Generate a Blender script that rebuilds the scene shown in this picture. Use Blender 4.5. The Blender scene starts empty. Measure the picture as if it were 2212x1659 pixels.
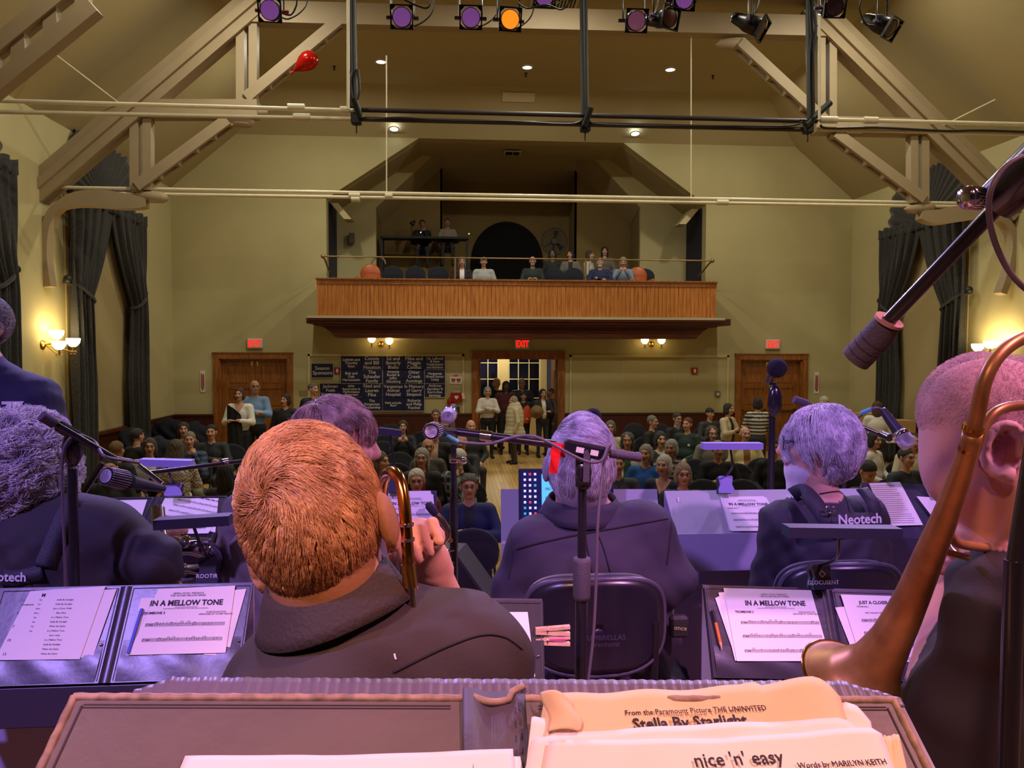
import bpy, math, random, numpy as np
from mathutils import Vector, Matrix, Euler
random.seed(7); rng = np.random.default_rng(7)
sc = bpy.context.scene; COL = sc.collection
R = math.radians
# ---------------------------------------------------------------- camera, world, exposure, lights
FPX = 1660.0; W2, H2 = 1106.0, 829.5
cam = bpy.data.objects.new('camera', bpy.data.cameras.new('camera')); COL.objects.link(cam)
cam.location = (0, 0, 2.45)
cam.data.lens = 36*FPX/2212; cam.data.sensor_width = 36; cam.data.clip_start = .02; cam.data.clip_end = 100
CM = (Euler((0, 0, R(-4.2))).to_matrix() @ Euler((R(90-2.4), 0, 0)).to_matrix() @ Euler((0, 0, R(.15))).to_matrix())
cam.rotation_euler = CM.to_euler()
sc.camera = cam
sc.view_settings.view_transform = 'Standard'; sc.view_settings.look = 'None'
sc.view_settings.exposure = 0; sc.view_settings.gamma = 1
sc.cycles.use_denoising = True
sc.cycles.max_bounces = 6; sc.cycles.diffuse_bounces = 3; sc.cycles.glossy_bounces = 3; sc.cycles.transmission_bounces = 4
sc.cycles.sample_clamp_indirect = 4
world = bpy.data.worlds.new('world'); sc.world = world; world.use_nodes = True
world.node_tree.nodes['Background'].inputs[0].default_value = (.75, .68, .45, 1)
world.node_tree.nodes['Background'].inputs[1].default_value = .045
def lin(c):
    c = [x/255 for x in c[:3]]
    return [x/12.92 if x <= .04045 else ((x+.055)/1.055)**2.4 for x in c]
def light(kind, loc, power, color, size=.2, aim=None, angle=60, blend=.5, name='lamp_light', cast=True):
    l = bpy.data.lights.new(name, kind); l.energy = power; l.color = color
    if kind == 'AREA': l.shape = 'DISK'; l.size = size
    elif kind == 'SPOT': l.spot_size = R(angle); l.spot_blend = blend; l.shadow_soft_size = size
    else: l.shadow_soft_size = size
    o = bpy.data.objects.new(name, l); COL.objects.link(o); o.location = loc
    if aim is not None: o.rotation_euler = (Vector(aim)-Vector(loc)).to_track_quat('-Z', 'Y').to_euler()
    return o
# downlights of the hall (lamps sit in the ceiling fixtures)
HALL = (1, .94, .76)
for lx in (-3.0, 1.6, 6.2):
    for ly in (7.6, 11.2, 15.4):
        light('AREA', (lx, ly, 8.3), 92, HALL, .3, (lx, ly, 0))
# stage lamps: purple wash over the band, amber on the back row
PURP = (.42, .26, 1.0)
light('SPOT', (-2.2, 7.4, 6.2), 1300, PURP, .15, (-.3, 2.0, 1.6), 60, .6)
light('SPOT', (4.2, 6.8, 6.2), 1200, (.55, .34, 1), .15, (1.2, 2.0, 1.6), 60, .6)
light('SPOT', (-2.6, -1.4, 5.6), 1050, (.44, .28, 1.0), .15, (.1, 3.1, 1.3), 38, .5)
light('SPOT', (3.4, -1.0, 5.6), 850, (.66, .30, .9), .15, (.9, 3.1, 1.3), 38, .5)
light('SPOT', (-.9, -1.5, 4.6), 420, (1, .50, .32), .12, (-.05, .55, 2.1), 30, .6)
light('SPOT', (2.2, .1, 4.8), 480, (1, .40, .54), .12, (.55, .95, 2.15), 36, .6)
# ---------------------------------------------------------------- pixel helpers (photograph pixel -> ray -> plane)
C0 = Vector((0, 0, 2.45))
def ray(u, v): return CM @ Vector(((u-W2)/FPX, -(v-H2)/FPX, -1))
def PY(u, v, Y): d = ray(u, v); return C0 + d*(Y/d.y)
def PX(u, v, X): d = ray(u, v); return C0 + d*(X/d.x)
def PZ(u, v, Z): d = ray(u, v); return C0 + d*((Z-2.45)/d.z)
# ---------------------------------------------------------------- materials
MATS = {}
def mat(name, col, rough=.6, metal=0, var=0, scale=8, bump=0, bscale=60, emit=0, ecol=None, wood=None, spec=None, stretch=(1, 1, 1), sheen=0, alpha=1, trans=0):
    if name in MATS: return MATS[name]
    m = bpy.data.materials.new(name); m.use_nodes = True; nt = m.node_tree; N = nt.nodes; L = nt.links
    b = N['Principled BSDF']; c = lin(col)+[1]
    b.inputs['Base Color'].default_value = c; b.inputs['Roughness'].default_value = rough; b.inputs['Metallic'].default_value = metal
    if spec is not None: b.inputs['Specular IOR Level'].default_value = spec
    if sheen: b.inputs['Sheen Weight'].default_value = sheen
    if trans: b.inputs['Transmission Weight'].default_value = trans
    if alpha < 1: b.inputs['Alpha'].default_value = alpha
    tc = N.new('ShaderNodeTexCoord'); mp = N.new('ShaderNodeMapping'); mp.inputs['Scale'].default_value = stretch
    L.new(tc.outputs['Object'], mp.inputs[0])
    if var or wood:
        if wood:
            n = N.new('ShaderNodeTexNoise'); n.inputs['Scale'].default_value = scale; n.inputs['Detail'].default_value = 5; n.inputs['Distortion'].default_value = .6
            L.new(mp.outputs[0], n.inputs[0]); c2 = lin(wood)+[1]
        else:
            n = N.new('ShaderNodeTexNoise'); n.inputs['Scale'].default_value = scale; n.inputs['Detail'].default_value = 4
            L.new(mp.outputs[0], n.inputs[0]); c2 = [max(0, x*(1-var)) for x in c[:3]]+[1]
        r = N.new('ShaderNodeValToRGB'); r.color_ramp.elements[0].position = .32; r.color_ramp.elements[1].position = .68
        r.color_ramp.elements[0].color = c2; r.color_ramp.elements[1].color = c
        L.new(n.outputs[0], r.inputs[0]); L.new(r.outputs[0], b.inputs['Base Color'])
    if bump:
        n2 = N.new('ShaderNodeTexNoise'); n2.inputs['Scale'].default_value = bscale; n2.inputs['Detail'].default_value = 3; L.new(mp.outputs[0], n2.inputs[0])
        bp = N.new('ShaderNodeBump'); bp.inputs['Strength'].default_value = bump; bp.inputs['Distance'].default_value = .01
        L.new(n2.outputs[0], bp.inputs['Height']); L.new(bp.outputs[0], b.inputs['Normal'])
    if emit:
        b.inputs['Emission Color'].default_value = (lin(ecol) if ecol else c[:3])+[1]; b.inputs['Emission Strength'].default_value = emit
    MATS[name] = m; return m
def colmat(name, rough=.75, bump=.15, bscale=120, sheen=0):
    m = mat(name, (128, 128, 128), rough, bump=bump, bscale=bscale, sheen=sheen); nt = m.node_tree
    a = nt.nodes.new('ShaderNodeAttribute'); a.attribute_name = 'Col'
    nt.links.new(a.outputs['Color'], nt.nodes['Principled BSDF'].inputs['Base Color']); return m
# ---------------------------------------------------------------- objects
ORG = {}
def tag(o, label=None, cat=None, group=None, kind=None):
    if label: o['label'] = label
    if cat: o['category'] = cat
    if group: o['group'] = group
    if kind: o['kind'] = kind
    return o
def empty(name, loc, label=None, cat=None, group=None, kind=None, rz=0):
    o = bpy.data.objects.new(name, None); COL.objects.link(o); o.location = loc; o.rotation_euler = (0, 0, rz); o.empty_display_size = .1
    ORG[o.name] = Vector(loc) if rz == 0 else Vector((0, 0, 0)); return tag(o, label, cat, group, kind)
def copy_tree(o, parent=None):
    c = o.copy(); COL.objects.link(c); c.parent = parent
    if parent is not None: c.matrix_parent_inverse = o.matrix_parent_inverse
    for k in ('label', 'category', 'group'):
        if parent is None and k in c: del c[k]
    for ch in [x for x in o.children]: copy_tree(ch, c)
    ORG[c.name] = ORG.get(o.name, Vector()); return c
def frame_of(d, up=Vector((0, 0, 1))):
    d = Vector(d).normalized()
    if abs(d.dot(up)) > .98: up = Vector((0, 1, 0))
    x = up.cross(d).normalized(); return x, d.cross(x), d     # x side, y up-ish, z along
_TX = {}
def text_geo(s, size=1.0, align='CENTER', bold=0, res=2):
    key = (s, size, align, bold)
    if key in _TX: return _TX[key]
    cu = bpy.data.curves.new('t', 'FONT'); cu.body = s; cu.size = size; cu.align_x = align; cu.align_y = 'CENTER'; cu.offset = bold; cu.resolution_u = res; cu.space_line = .9
    o = bpy.data.objects.new('t', cu); COL.objects.link(o); dg = bpy.context.evaluated_depsgraph_get(); dg.update()
    me = bpy.data.meshes.new_from_object(o.evaluated_get(dg))
    V = [v.co.copy() for v in me.vertices]; F = [tuple(p.vertices) for p in me.polygons]
    bpy.data.objects.remove(o); bpy.data.curves.remove(cu); bpy.data.meshes.remove(me)
    _TX[key] = (V, F); return V, F
class MB:
    def __init__(s): s.V = []; s.F = []; s.M = []; s.S = []
    def add(s, V, F, m=0, smooth=False, X=None):
        n = len(s.V); s.V += [X @ Vector(v) if X is not None else Vector(v) for v in V]
        s.F += [tuple(i+n for i in f) for f in F]; s.M += [m]*len(F); s.S += [smooth]*len(F); return s
    def box(s, c, d, X=None, m=0, bev=0):
        x, y, z = [a/2 for a in d]; c = Vector(c)
        if bev and min(x, y, z) > bev:
            b = bev; V = []; F = []
            import itertools
            pts = []
            for sx, sy, sz in itertools.product((-1, 1), repeat=3):
                for a in range(3):
                    q = [sx*(x-b), sy*(y-b), sz*(z-b)]; q[a] = (sx*x, sy*y, sz*z)[a]; pts.append(Vector(q))
            import bmesh
            bm = bmesh.new(); [bm.verts.new(p) for p in pts]; bmesh.ops.convex_hull(bm, input=bm.verts); bm.verts.index_update()
            V = [v.co+c for v in bm.verts]; F = [tuple(v.index for v in f.verts) for f in bm.faces]; bm.free()
            return s.add(V, F, m, False, X)
        V = [c+Vector((i*x, j*y, k*z)) for k in (-1, 1) for j in (-1, 1) for i in (-1, 1)]
        return s.add(V, [(0, 2, 3, 1), (4, 5, 7, 6), (0, 1, 5, 4), (2, 6, 7, 3), (0, 4, 6, 2), (1, 3, 7, 5)], m, False, X)
    def bb(s, a, b, m=0, X=None, bev=0):
        a = Vector(a); b = Vector(b); return s.box((a+b)/2, [abs(t) for t in (b-a)], X, m, bev)
    def beam(s, p, q, w, h, m=0, up=Vector((0, 0, 1))):   # box from p to q, w sideways, h up
        p = Vector(p); q = Vector(q); x, y, z = frame_of(q-p, up); V = [a+x*i*w/2+y*j*h/2 for a in (p, q) for j in (-1, 1) for i in (-1, 1)]
        return s.add(V, [(0, 2, 3, 1), (4, 5, 7, 6), (0, 1, 5, 4), (2, 6, 7, 3), (0, 4, 6, 2), (1, 3, 7, 5)], m)
    def tube(s, pts, r, n=10, m=0, caps=True, X=None, closed=False):
        P = [Vector(p) for p in pts]; k = len(P); rr = r if isinstance(r, (list, tuple)) else [r]*k
        V = []; F = []; x = None
        for i, p in enumerate(P):
            d = (P[(i+1) % k]-P[i-1]) if closed else (P[min(i+1, k-1)]-P[max(i-1, 0)])
            if d.length < 1e-9: d = Vector((0, 0, 1))
            d.normalize()
            if x is None: x = frame_of(d)[0]
            else: x = (x-d*x.dot(d)); x = x.normalized() if x.length > 1e-6 else frame_of(d)[0]
            y = d.cross(x)
            V += [p+(x*math.cos(2*math.pi*j/n)+y*math.sin(2*math.pi*j/n))*rr[i] for j in range(n)]
        for i in range(k if closed else k-1):
            a = i*n; b = ((i+1) % k)*n
            F += [(a+j, a+(j+1) % n, b+(j+1) % n, b+j) for j in range(n)]
        s.add(V, F, m, True, X)
        if caps and not closed:
            s.add(V[:n], [tuple(range(n))[::-1]], m, False, X); s.add(V[-n:], [tuple(range(n))], m, False, X)
        return s
    def cyl(s, p, q, r, r2=None, n=16, m=0, caps=True, X=None): return s.tube([p, q], [r, r if r2 is None else r2], n, m, caps, X)
    def lathe(s, prof, p, d, n=24, m=0, X=None, smooth=True):   # prof: [(r, t)] along d from p
        p = Vector(p); x, y, z = frame_of(d); V = []; F = []
        for r_, t in prof: V += [p+z*t+(x*math.cos(2*math.pi*j/n)+y*math.sin(2*math.pi*j/n))*max(r_, 1e-5) for j in range(n)]
        for i in range(len(prof)-1): F += [(i*n+j, i*n+(j+1) % n, (i+1)*n+(j+1) % n, (i+1)*n+j) for j in range(n)]
        return s.add(V, F, m, smooth, X)
    def ball(s, c, r, n=16, m=0, X=None, sc3=(1, 1, 1)):
        k = n//2; c = Vector(c); V = []; F = []
        for i in range(k+1):
            t = math.pi*i/k; V += [c+Vector((r*sc3[0]*math.sin(t)*math.cos(2*math.pi*j/n), r*sc3[1]*math.sin(t)*math.sin(2*math.pi*j/n), r*sc3[2]*math.cos(t))) for j in range(n)]
        for i in range(k): F += [(i*n+j, (i+1)*n+j, (i+1)*n+(j+1) % n, i*n+(j+1) % n) for j in range(n)]
        return s.add(V, F, m, True, X)
    def sweep(s, pts, w, hs, m=0):   # rectangular section, width along Y
        P = [Vector(p) for p in pts]; V = []; F = []
        for i, p in enumerate(P):
            d = (P[min(i+1, len(P)-1)]-P[max(i-1, 0)]).normalized(); u = d.cross(Vector((0, 1, 0))).normalized(); h = hs[i] if isinstance(hs, list) else hs
            V += [p+Vector((0, a*w/2, 0))+u*b*h/2 for a, b in ((-1, -1), (1, -1), (1, 1), (-1, 1))]
        n = len(P); F = [(4*i+j, 4*i+(j+1) % 4, 4*i+4+(j+1) % 4, 4*i+4+j) for i in range(n-1) for j in range(4)]+[(3, 2, 1, 0), (4*n-4, 4*n-3, 4*n-2, 4*n-1)]
        return s.add(V, F, m)
    def prism(s, poly, a, b, axis='y', m=0, X=None):   # poly in the other two axes
        def mk(u, v, t): return {'y': Vector((u, t, v)), 'x': Vector((t, u, v)), 'z': Vector((u, v, t))}[axis]
        n = len(poly); V = [mk(u, v, a) for u, v in poly]+[mk(u, v, b) for u, v in poly]
        F = [tuple(range(n)), tuple(range(2*n-1, n-1, -1))]+[(i, i+n, (i+1) % n+n, (i+1) % n) for i in range(n)]
        return s.add(V, F, m, False, X)
    def quad(s, a, b, c, d, m=0): return s.add([a, b, c, d], [(0, 1, 2, 3)], m)
    def grid(s, fn, nu, nv, m=0, smooth=True, X=None, wrap=False):
        V = [Vector(fn(i/(nu-(0 if wrap else 1)), j/(nv-1))) for j in range(nv) for i in range(nu)]
        F = [(j*nu+i, j*nu+(i+1) % nu, (j+1)*nu+(i+1) % nu, (j+1)*nu+i) for j in range(nv-1) for i in range(nu if wrap else nu-1)]
        return s.add(V, F, m, smooth, X)
    def text(s, t, size, X, m=0, align='CENTER', bold=0):
        V, F = text_geo(t, size, align, bold); return s.add(V, F, m, False, X)
    def build(s, name, mats, parent=None, label=None, cat=None, group=None, kind=None, solid=0, cols=None):
        me = bpy.data.meshes.new(name); o_ = ORG.get(parent.name, Vector()) if parent is not None else Vector()
        me.from_pydata([tuple(v-o_) for v in s.V], [], s.F)
        for mm in (mats if isinstance(mats, (list, tuple)) else [mats]): me.materials.append(mm)
        me.polygons.foreach_set('material_index', s.M); me.polygons.foreach_set('use_smooth', s.S); me.update()
        o = bpy.data.objects.new(name, me); COL.objects.link(o)
        if parent is not None: o.parent = parent
        if solid:
            md = o.modifiers.new('thickness', 'SOLIDIFY'); md.thickness = solid; md.offset = 0
        ORG[o.name] = o_; return tag(o, label, cat, group, kind)
def plane_X(o, x, y):     # matrix whose local x,y lie in a plane, z = normal
    x = Vector(x).normalized(); y = Vector(y); y = (y-x*x.dot(y)).normalized(); z = x.cross(y)
    M = Matrix((x, y, z)).transposed().to_4x4(); M.translation = Vector(o); return M
def arc(c, r, a0, a1, ax, ay, n=12):
    c = Vector(c); ax = Vector(ax); ay = Vector(ay)
    return [c+ax*r*math.cos(a0+(a1-a0)*i/n)+ay*r*math.sin(a0+(a1-a0)*i/n) for i in range(n+1)]
def smoothpath(pts, n=6):     # Catmull-Rom
    P = [Vector(p) for p in pts]; Q = []
    for i in range(len(P)-1):
        a, b, c, d = P[max(i-1, 0)], P[i], P[i+1], P[min(i+2, len(P)-1)]
        for k in range(n):
            t = k/n; Q.append(.5*((2*b)+(c-a)*t+(2*a-5*b+4*c-d)*t*t+(3*b-a-3*c+d)*t**3))
    Q.append(P[-1]); return Q
# ================================================================ the hall
D = 18.4; XL, XR = -6.55, 9.75; EAVE = 6.2; CEIL = 8.4; SL = 2.6; HIP = 17.5; BTOP = 7.46
CREAM = mat('cream_plaster', (186, 174, 126), .85, var=.06, scale=1.2, bump=.05, bscale=80)
CEILM = mat('ceiling_plaster', (176, 160, 116), .85, var=.05, scale=1, bump=.05, bscale=90)
TRUSSM = mat('painted_truss_wood', (164, 144, 112), .6, var=.08, scale=3)
RODM = mat('cream_painted_iron', (226, 214, 180), .4, var=.1, scale=9)
BLACKM = mat('black_iron', (22, 22, 24), .5)
WOOD = mat('honey_oak', (168, 104, 46), .42, wood=(120, 68, 24), scale=5, stretch=(6, 6, .7))
WOODL = mat('beadboard_oak', (205, 132, 62), .4, wood=(158, 92, 36), scale=4, stretch=(8, 8, .6))
WOODD = mat('dark_stained_wood', (104, 44, 18), .4, wood=(66, 26, 10), scale=5, stretch=(.7, 6, 6))
WAINS = mat('mahogany_wainscot', (84, 34, 20), .45, wood=(56, 20, 12), scale=5, stretch=(6, 6, .7))
NAVYW = mat('navy_paint', (14, 18, 52), .6)
def bx(u, v=500, Y=None): return PY(u, v, Y or D).x
def bz(u, v, Y=None): return PY(u, v, Y or D).z
dl0, dl1, dc0, dc1, dr0, dr1 = bx(470), bx(618), bx(1034), bx(1207), bx(1603), bx(1738)
dtop = 2.27
xa, xb = bx(705), bx(1525); hz = bz(750, 430)
x1, x2, x3, x4 = bx(790), bx(905), bx(1345), bx(1425)
m = MB()
def rect(a, b, c, d): m.prism([(a, c), (b, c), (b, d), (a, d)], D, D+.3)
ZB = 3.25
for a, b in ((XL-.3, dl0), (dl1, dc0), (dc1, dr0), (dr1, XR+.3)): rect(a, b, 0, ZB)
for a, b in ((dl0, dl1), (dc0, dc1), (dr0, dr1)): rect(a, b, dtop, ZB)
xs7 = XL+(BTOP-EAVE)/(CEIL-EAVE)*SL; xe7 = XR-(BTOP-EAVE)/(CEIL-EAVE)*SL
m.prism([(XL-.3, ZB), (xa, ZB), (xa, hz), (x2, BTOP), (x2, 8.6), (XL-.3, 8.6)], D, D+.3)
m.prism([(x3, 8.6), (x3, BTOP), (xb, hz), (xb, ZB), (XR+.3, ZB), (XR+.3, 8.6)], D, D+.3)
m.prism([(x2, BTOP), (x3, BTOP), (x3, 8.6), (x2, 8.6)], D, D+.3)
m.build('wall_back', CREAM, kind='structure')
MB().bb((XL-.3, -3, 0), (XL, D, EAVE+.5)).build('wall_left', CREAM, kind='structure')
MB().bb((XR, -3, 0), (XR+.3, D, EAVE+.5)).build('wall_right', CREAM, kind='structure')
m = MB()     # polygonal ceiling with a hipped far end
t = .2; s_ = (CEIL-EAVE)/SL
for z0 in (0,):
    m.prism([(XL, EAVE), (XL+SL, CEIL), (XL+SL, CEIL+t), (XL-.3, EAVE+t)], -3, D)
    m.prism([(XR, EAVE), (XR+.3, EAVE+t), (XR-SL, CEIL+t), (XR-SL, CEIL)], -3, D)
    m.prism([(XL+SL, CEIL), (XR-SL, CEIL), (XR-SL, CEIL+t), (XL+SL, CEIL+t)], -3, D)
m.prism([(HIP, CEIL), (D, BTOP), (D, CEIL)], xs7-.3, xe7+.3, axis='x')
m.build('ceiling', CEILM, kind='structure')
# floor: narrow boards running front to back
FL = mat('maple_floor_boards', (196, 160, 96), .35); nt = FL.node_tree; N = nt.nodes; L = nt.links
tc = N.new('ShaderNodeTexCoord'); br = N.new('ShaderNodeTexBrick'); mp = N.new('ShaderNodeMapping'); mp.inputs['Rotation'].default_value = (0, 0, R(90))
br.inputs['Scale'].default_value = 1; br.inputs['Brick Width'].default_value = 1.6; br.inputs['Row Height'].default_value = .075; br.inputs['Mortar Size'].default_value = .003
br.inputs['Color1'].default_value = lin((198, 162, 98))+[1]; br.inputs['Color2'].default_value = lin((168, 130, 74))+[1]; br.inputs['Mortar'].default_value = lin((90, 62, 34))+[1]
L.new(tc.outputs['Object'], mp.inputs[0]); L.new(mp.outputs[0], br.inputs[0]); L.new(br.outputs[0], N['Principled BSDF'].inputs['Base Color'])
MB().bb((XL-.3, -3, -.2), (XR+.3, 24.5, 0)).build('floor', FL, kind='structure')
# stage platform and two risers
STG = mat('stage_plywood', (196, 150, 104), .5, wood=(170, 124, 80), scale=2, stretch=(5, .6, 5))
MB().bb((XL, -3, 0), (XR, 5.05, .9)).build('floor_stage', STG, kind='structure')
MB().bb((-3.2, -2.6, .9), (4.2, 1.45, 1.05)).build('floor_riser', STG, kind='structure')
MB().bb((-3.2, -2.6, 1.05), (4.2, .55, 1.2)).build('floor_riser_back', STG, kind='structure')
MB().bb((XL-.3, -3.3, 0), (XR+.3, -3, 8.6)).build('wall_stage', mat('stage_black_wall', (40, 36, 40), .8), kind='structure')
# wainscot, rails, baseboards
wz = .93
def wains(a, b): 
    m = MB(); m.bb((a, D-.03, 0), (b, D, wz)); m.bb((a, D-.06, wz), (b, D, wz+.045)); m.bb((a, D-.045, 0), (b, D, .16)); return m
k = 3
for a, b in ((XL, dl0-.13), (dl1+.13, dc0-.16), (dc1+.16, dr0-.13), (dr1+.13, XR)):
    wains(a, b).build('trim_%d' % k, WAINS, kind='structure'); k += 1
for X_, sg in ((XL, 1), (XR, -1)):
    m = MB(); m.bb((X_, 5.1, 0), (X_+.03*sg, D-.03, wz)); m.bb((X_, 5.1, wz), (X_+.06*sg, D-.06, wz+.045)); m.build('trim_%d' % k, WAINS, kind='structure'); k += 1
# cream panel mouldings beside the centre door
MOLD = mat('cream_moulding', (206, 190, 140), .5)
def panel(u0, u1, v0, nm, parts=()):
    a, b = bx(u0), bx(u1); z1 = bz((u0+u1)/2, v0); z0 = wz+.045; m = MB(); w = .05
    for p, q in (((a, z0), (a+w, z1)), ((b-w, z0), (b, z1)), ((a, z1-w), (b, z1))): m.bb((p[0], D-.035, p[1]), (q[0], D, q[1]))
    for u in parts: m.bb((bx(u)-.004, D-.006, z0), (bx(u)+.004, D, z1-w))
    m.build(nm, MOLD, kind='structure')
panel(663, 1003, 765, 'trim_9'); panel(1232, 1578, 767, 'trim_10', (1349, 1460))
# doors ------------------------------------------------------------
BRASS = mat('aged_brass', (200, 160, 84), .3, metal=1)
def door_frame(nm, a, b, w=.13, wd=WOOD):
    f = MB(); z = dtop
    f.bb((a-w, D-.05, 0), (a, D+.02, z+w)); f.bb((b, D-.05, 0), (b+w, D+.02, z+w)); f.bb((a, D-.05, z), (b, D+.02, z+w)); f.bb((a-w-.02, D-.07, z+w), (b+w+.02, D+.02, z+w+.025))
    for c in (a-w/2, b+w/2):
        f.lathe([(.045, 0), (.045, -.012), (.03, -.012), (.028, -.004), (.012, -.004), (.01, -.014), (0, -.014)], (c, D-.05, z+w/2), (0, 1, 0), 20)
    return f.build(nm, wd, kind='structure')
def door_pair(nm, a, b):
    e = empty(nm, ((a+b)/2, D+.12, 0), kind='structure'); c = (a+b)/2
    fr = MB(); 
    for p, q in ((a, a+.03), (b-.03, b)): fr.bb((p, D, 0), (q, D+.2, dtop))
    fr.bb((a, D, dtop-.03), (b, D+.2, dtop)); fr.build('door_jamb', WOOD, e)
    for p, q in ((a+.03, c-.004), (c+.004, b-.03)):
        m = MB(); y0, y1 = D+.13, D+.165; st = .12
        m.bb((p, y0, .01), (p+st, y1, dtop-.03)); m.bb((q-st, y0, .01), (q, y1, dtop-.03))
        rails = [(.01, .25), (1.0, 1.12), (1.56, 1.66), (dtop-.15, dtop-.03)]
        for z0, z1 in rails: m.bb((p+st, y0, z0), (q-st, y1, z1))
        for i in range(3):
            m.bb((p+st, y0+.018, rails[i][1]), (q-st, y1-.005, rails[i+1][0]))
            m.bb((p+st+.04, y0+.006, rails[i][1]+.04), (q-st-.04, y0+.02, rails[i+1][0]-.04), bev=.005)
        l = m.build('door_leaf', WOOD, e)
        h = MB(); h.bb((p+.08, y0-.045, 1.0), (q-.08, y0-.025, 1.035)); h.bb((p+.07, y0-.045, .98), (p+.12, y0, 1.06)); h.bb((q-.12, y0-.045, .98), (q-.07, y0, 1.06))
        h.build('push_bar', BRASS, l)
        g = MB(); xx = q-.06 if p < c-.1 else p+.06; g.bb((xx-.02, y0-.02, dtop-.17), (xx+.02, y0, dtop-.06)); g.build('latch_case', BRASS, l)
door_frame('trim_11', dl0, dl1); door_frame('trim_12', dr0, dr1); door_frame('trim_13', dc0, dc1, .16)
door_pair('door_1', dl0, dl1); door_pair('door_2', dr0, dr1)
# open leaf of the centre doorway, folded against the jamb
e = empty('door_3', (dc1, D+.3, 0), kind='structure')
m = MB(); m.bb((dc1-.05, D+.12, .01), (dc1-.01, D+.95, dtop-.02)); m.bb((dc1-.065, D+.24, .3), (dc1-.05, D+.83, .95)); m.bb((dc1-.065, D+.24, 1.1), (dc1-.05, D+.83, 2.0)); m.build('door_leaf', WOOD, e)
m = MB(); m.bb((dc0+.01, D+.12, .01), (dc0+.05, D+.95, dtop-.02)); m.build('door_leaf', WOOD, e)
m = MB(); m.bb((dc1-.1, D+.2, 1.0), (dc1-.08, D+.85, 1.03)); m.build('push_bar', BRASS, e)
# corridor behind with night windows
YC = 21.6
COR = mat('corridor_cream', (214, 194, 138), .7)
MB().bb((-2.5, YC, 0), (5.6, YC+.2, .95)).bb((-2.5, YC, 2.7), (5.6, YC+.2, 3.1)).build('wall_corridor', COR, kind='structure')
MB().bb((-2.7, D+.3, 0), (-2.5, YC+.2, 3.0)).bb((5.6, D+.3, 0), (5.8, YC+.2, 3.0)).build('wall_corridor_end', COR, kind='structure')
GLN = mat('night_window_glass', (14, 20, 34), .08, spec=.6)
WFR = mat('white_window_paint', (232, 222, 180), .4)
def cz(v): return bz(1120, v, YC)
def cx(u): return bx(u, 830, YC)
wn = 1
for u0, u1, cols in ((1000, 1077, (1040, 1054)), (1098, 1167, (1120, 1143))):
    a, b = cx(u0), cx(u1); e = empty('window_%d' % wn, ((a+b)/2, YC, 1), kind='structure'); wn += 1
    MB().bb((a, YC+.06, .95), (b, YC+.1, 2.7)).build('pane', GLN, e)
    m = MB()
    for c in cols[1:] if u0 == 1000 else cols: m.bb((cx(c)-.012, YC+.02, .95), (cx(c)+.012, YC+.06, 2.7))
    for v in (784, 819, 860): m.bb((a, YC+.02, cz(v)-.012), (b, YC+.06, cz(v)+.012))
    for p in (a, b): m.bb((p-.03, YC-.0, .95), (p+.03, YC+.08, 2.7))
    m.build('muntins', WFR, e)
m = MB()
for u0, u1 in ((1077, 1098), (1167, 1181)): m.bb((cx(u0), YC-.03, .95), (cx(u1), YC+.06, 2.7)); 
m.bb((-2.5, YC-.06, .9), (cx(1181), YC+.02, .96))
m.build('trim_14', COR, kind='structure')
MB().bb((cx(1181), YC-.02, .95), (5.6, YC+.15, 2.7)).bb((-2.5, YC, .95), (cx(1000), YC+.15, 2.7)).build('wall_corridor_blue', mat('slate_blue_paint', (74, 86, 128), .7), kind='structure')
MB().bb((-2.6, D+.3, 3.0), (5.7, YC+.2, 3.15)).build('ceiling_corridor', CEILM, kind='structure')
light('AREA', ((dc0+dc1)/2-.3, 20.6, 2.95), 42, (1, .85, .6), .5, ((dc0+dc1)/2-.3, 20.6, 0))
# ---------------------------------------------------------------- balcony
YB = 17.35; YP = 20.0; YR = 21.2; YRR = 22.3; FB = 3.22
px0, px1 = bx(812, 500, YP), bx(1383, 500, YP)
q = [(px0, FB), (px0, bz(812, 448, YP)), (bx(960, 320, YP), bz(960, 312, YP)), (bx(1255, 320, YP), bz(1255, 312, YP)), (px1, bz(1383, 448, YP)), (px1, FB)]
f = [(xa, FB), (xa, hz), (x1, hz), (x2, BTOP), (x3, BTOP), (x4, hz), (xb, hz), (xb, FB)]
m = MB()      # piers + soffits between the opening in the back wall and the inner recess
y0, y1 = D+.0, YP
def V3(p, y): return Vector((p[0], y, p[1]))
m.prism([(xa-.2, FB), (q[1][0], FB), (q[1][0], q[1][1]), (q[2][0], q[2][1]), (q[2][0], 8.3), (xa-.2, 8.3)], YP, YP+.15); m.prism([(q[2][0], q[2][1]), (q[3][0], q[3][1]), (q[3][0], 8.3), (q[2][0], 8.3)], YP, YP+.15)
m.prism([(q[3][0], 8.3), (q[3][0], q[3][1]), (q[4][0], q[4][1]), (q[5][0], FB), (xb+.2, FB), (xb+.2, 8.3)], YP, YP+.15)
m.build('wall_balcony', CREAM, kind='structure')
m = MB()
zt = q[2][1]
y0 = D+.3; m.quad(V3((xa, hz), y0), V3((x2, BTOP), y0), V3((x2, BTOP), y1), V3((xa, hz), y1))
m.quad(V3((x2, BTOP), y0), V3((x3, BTOP), y0), V3((x3, BTOP), y1), V3((x2, BTOP), y1))
m.quad(V3((x3, BTOP), y0), V3((xb, hz), y0), V3((xb, hz), y1), V3((x3, BTOP), y1))
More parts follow.
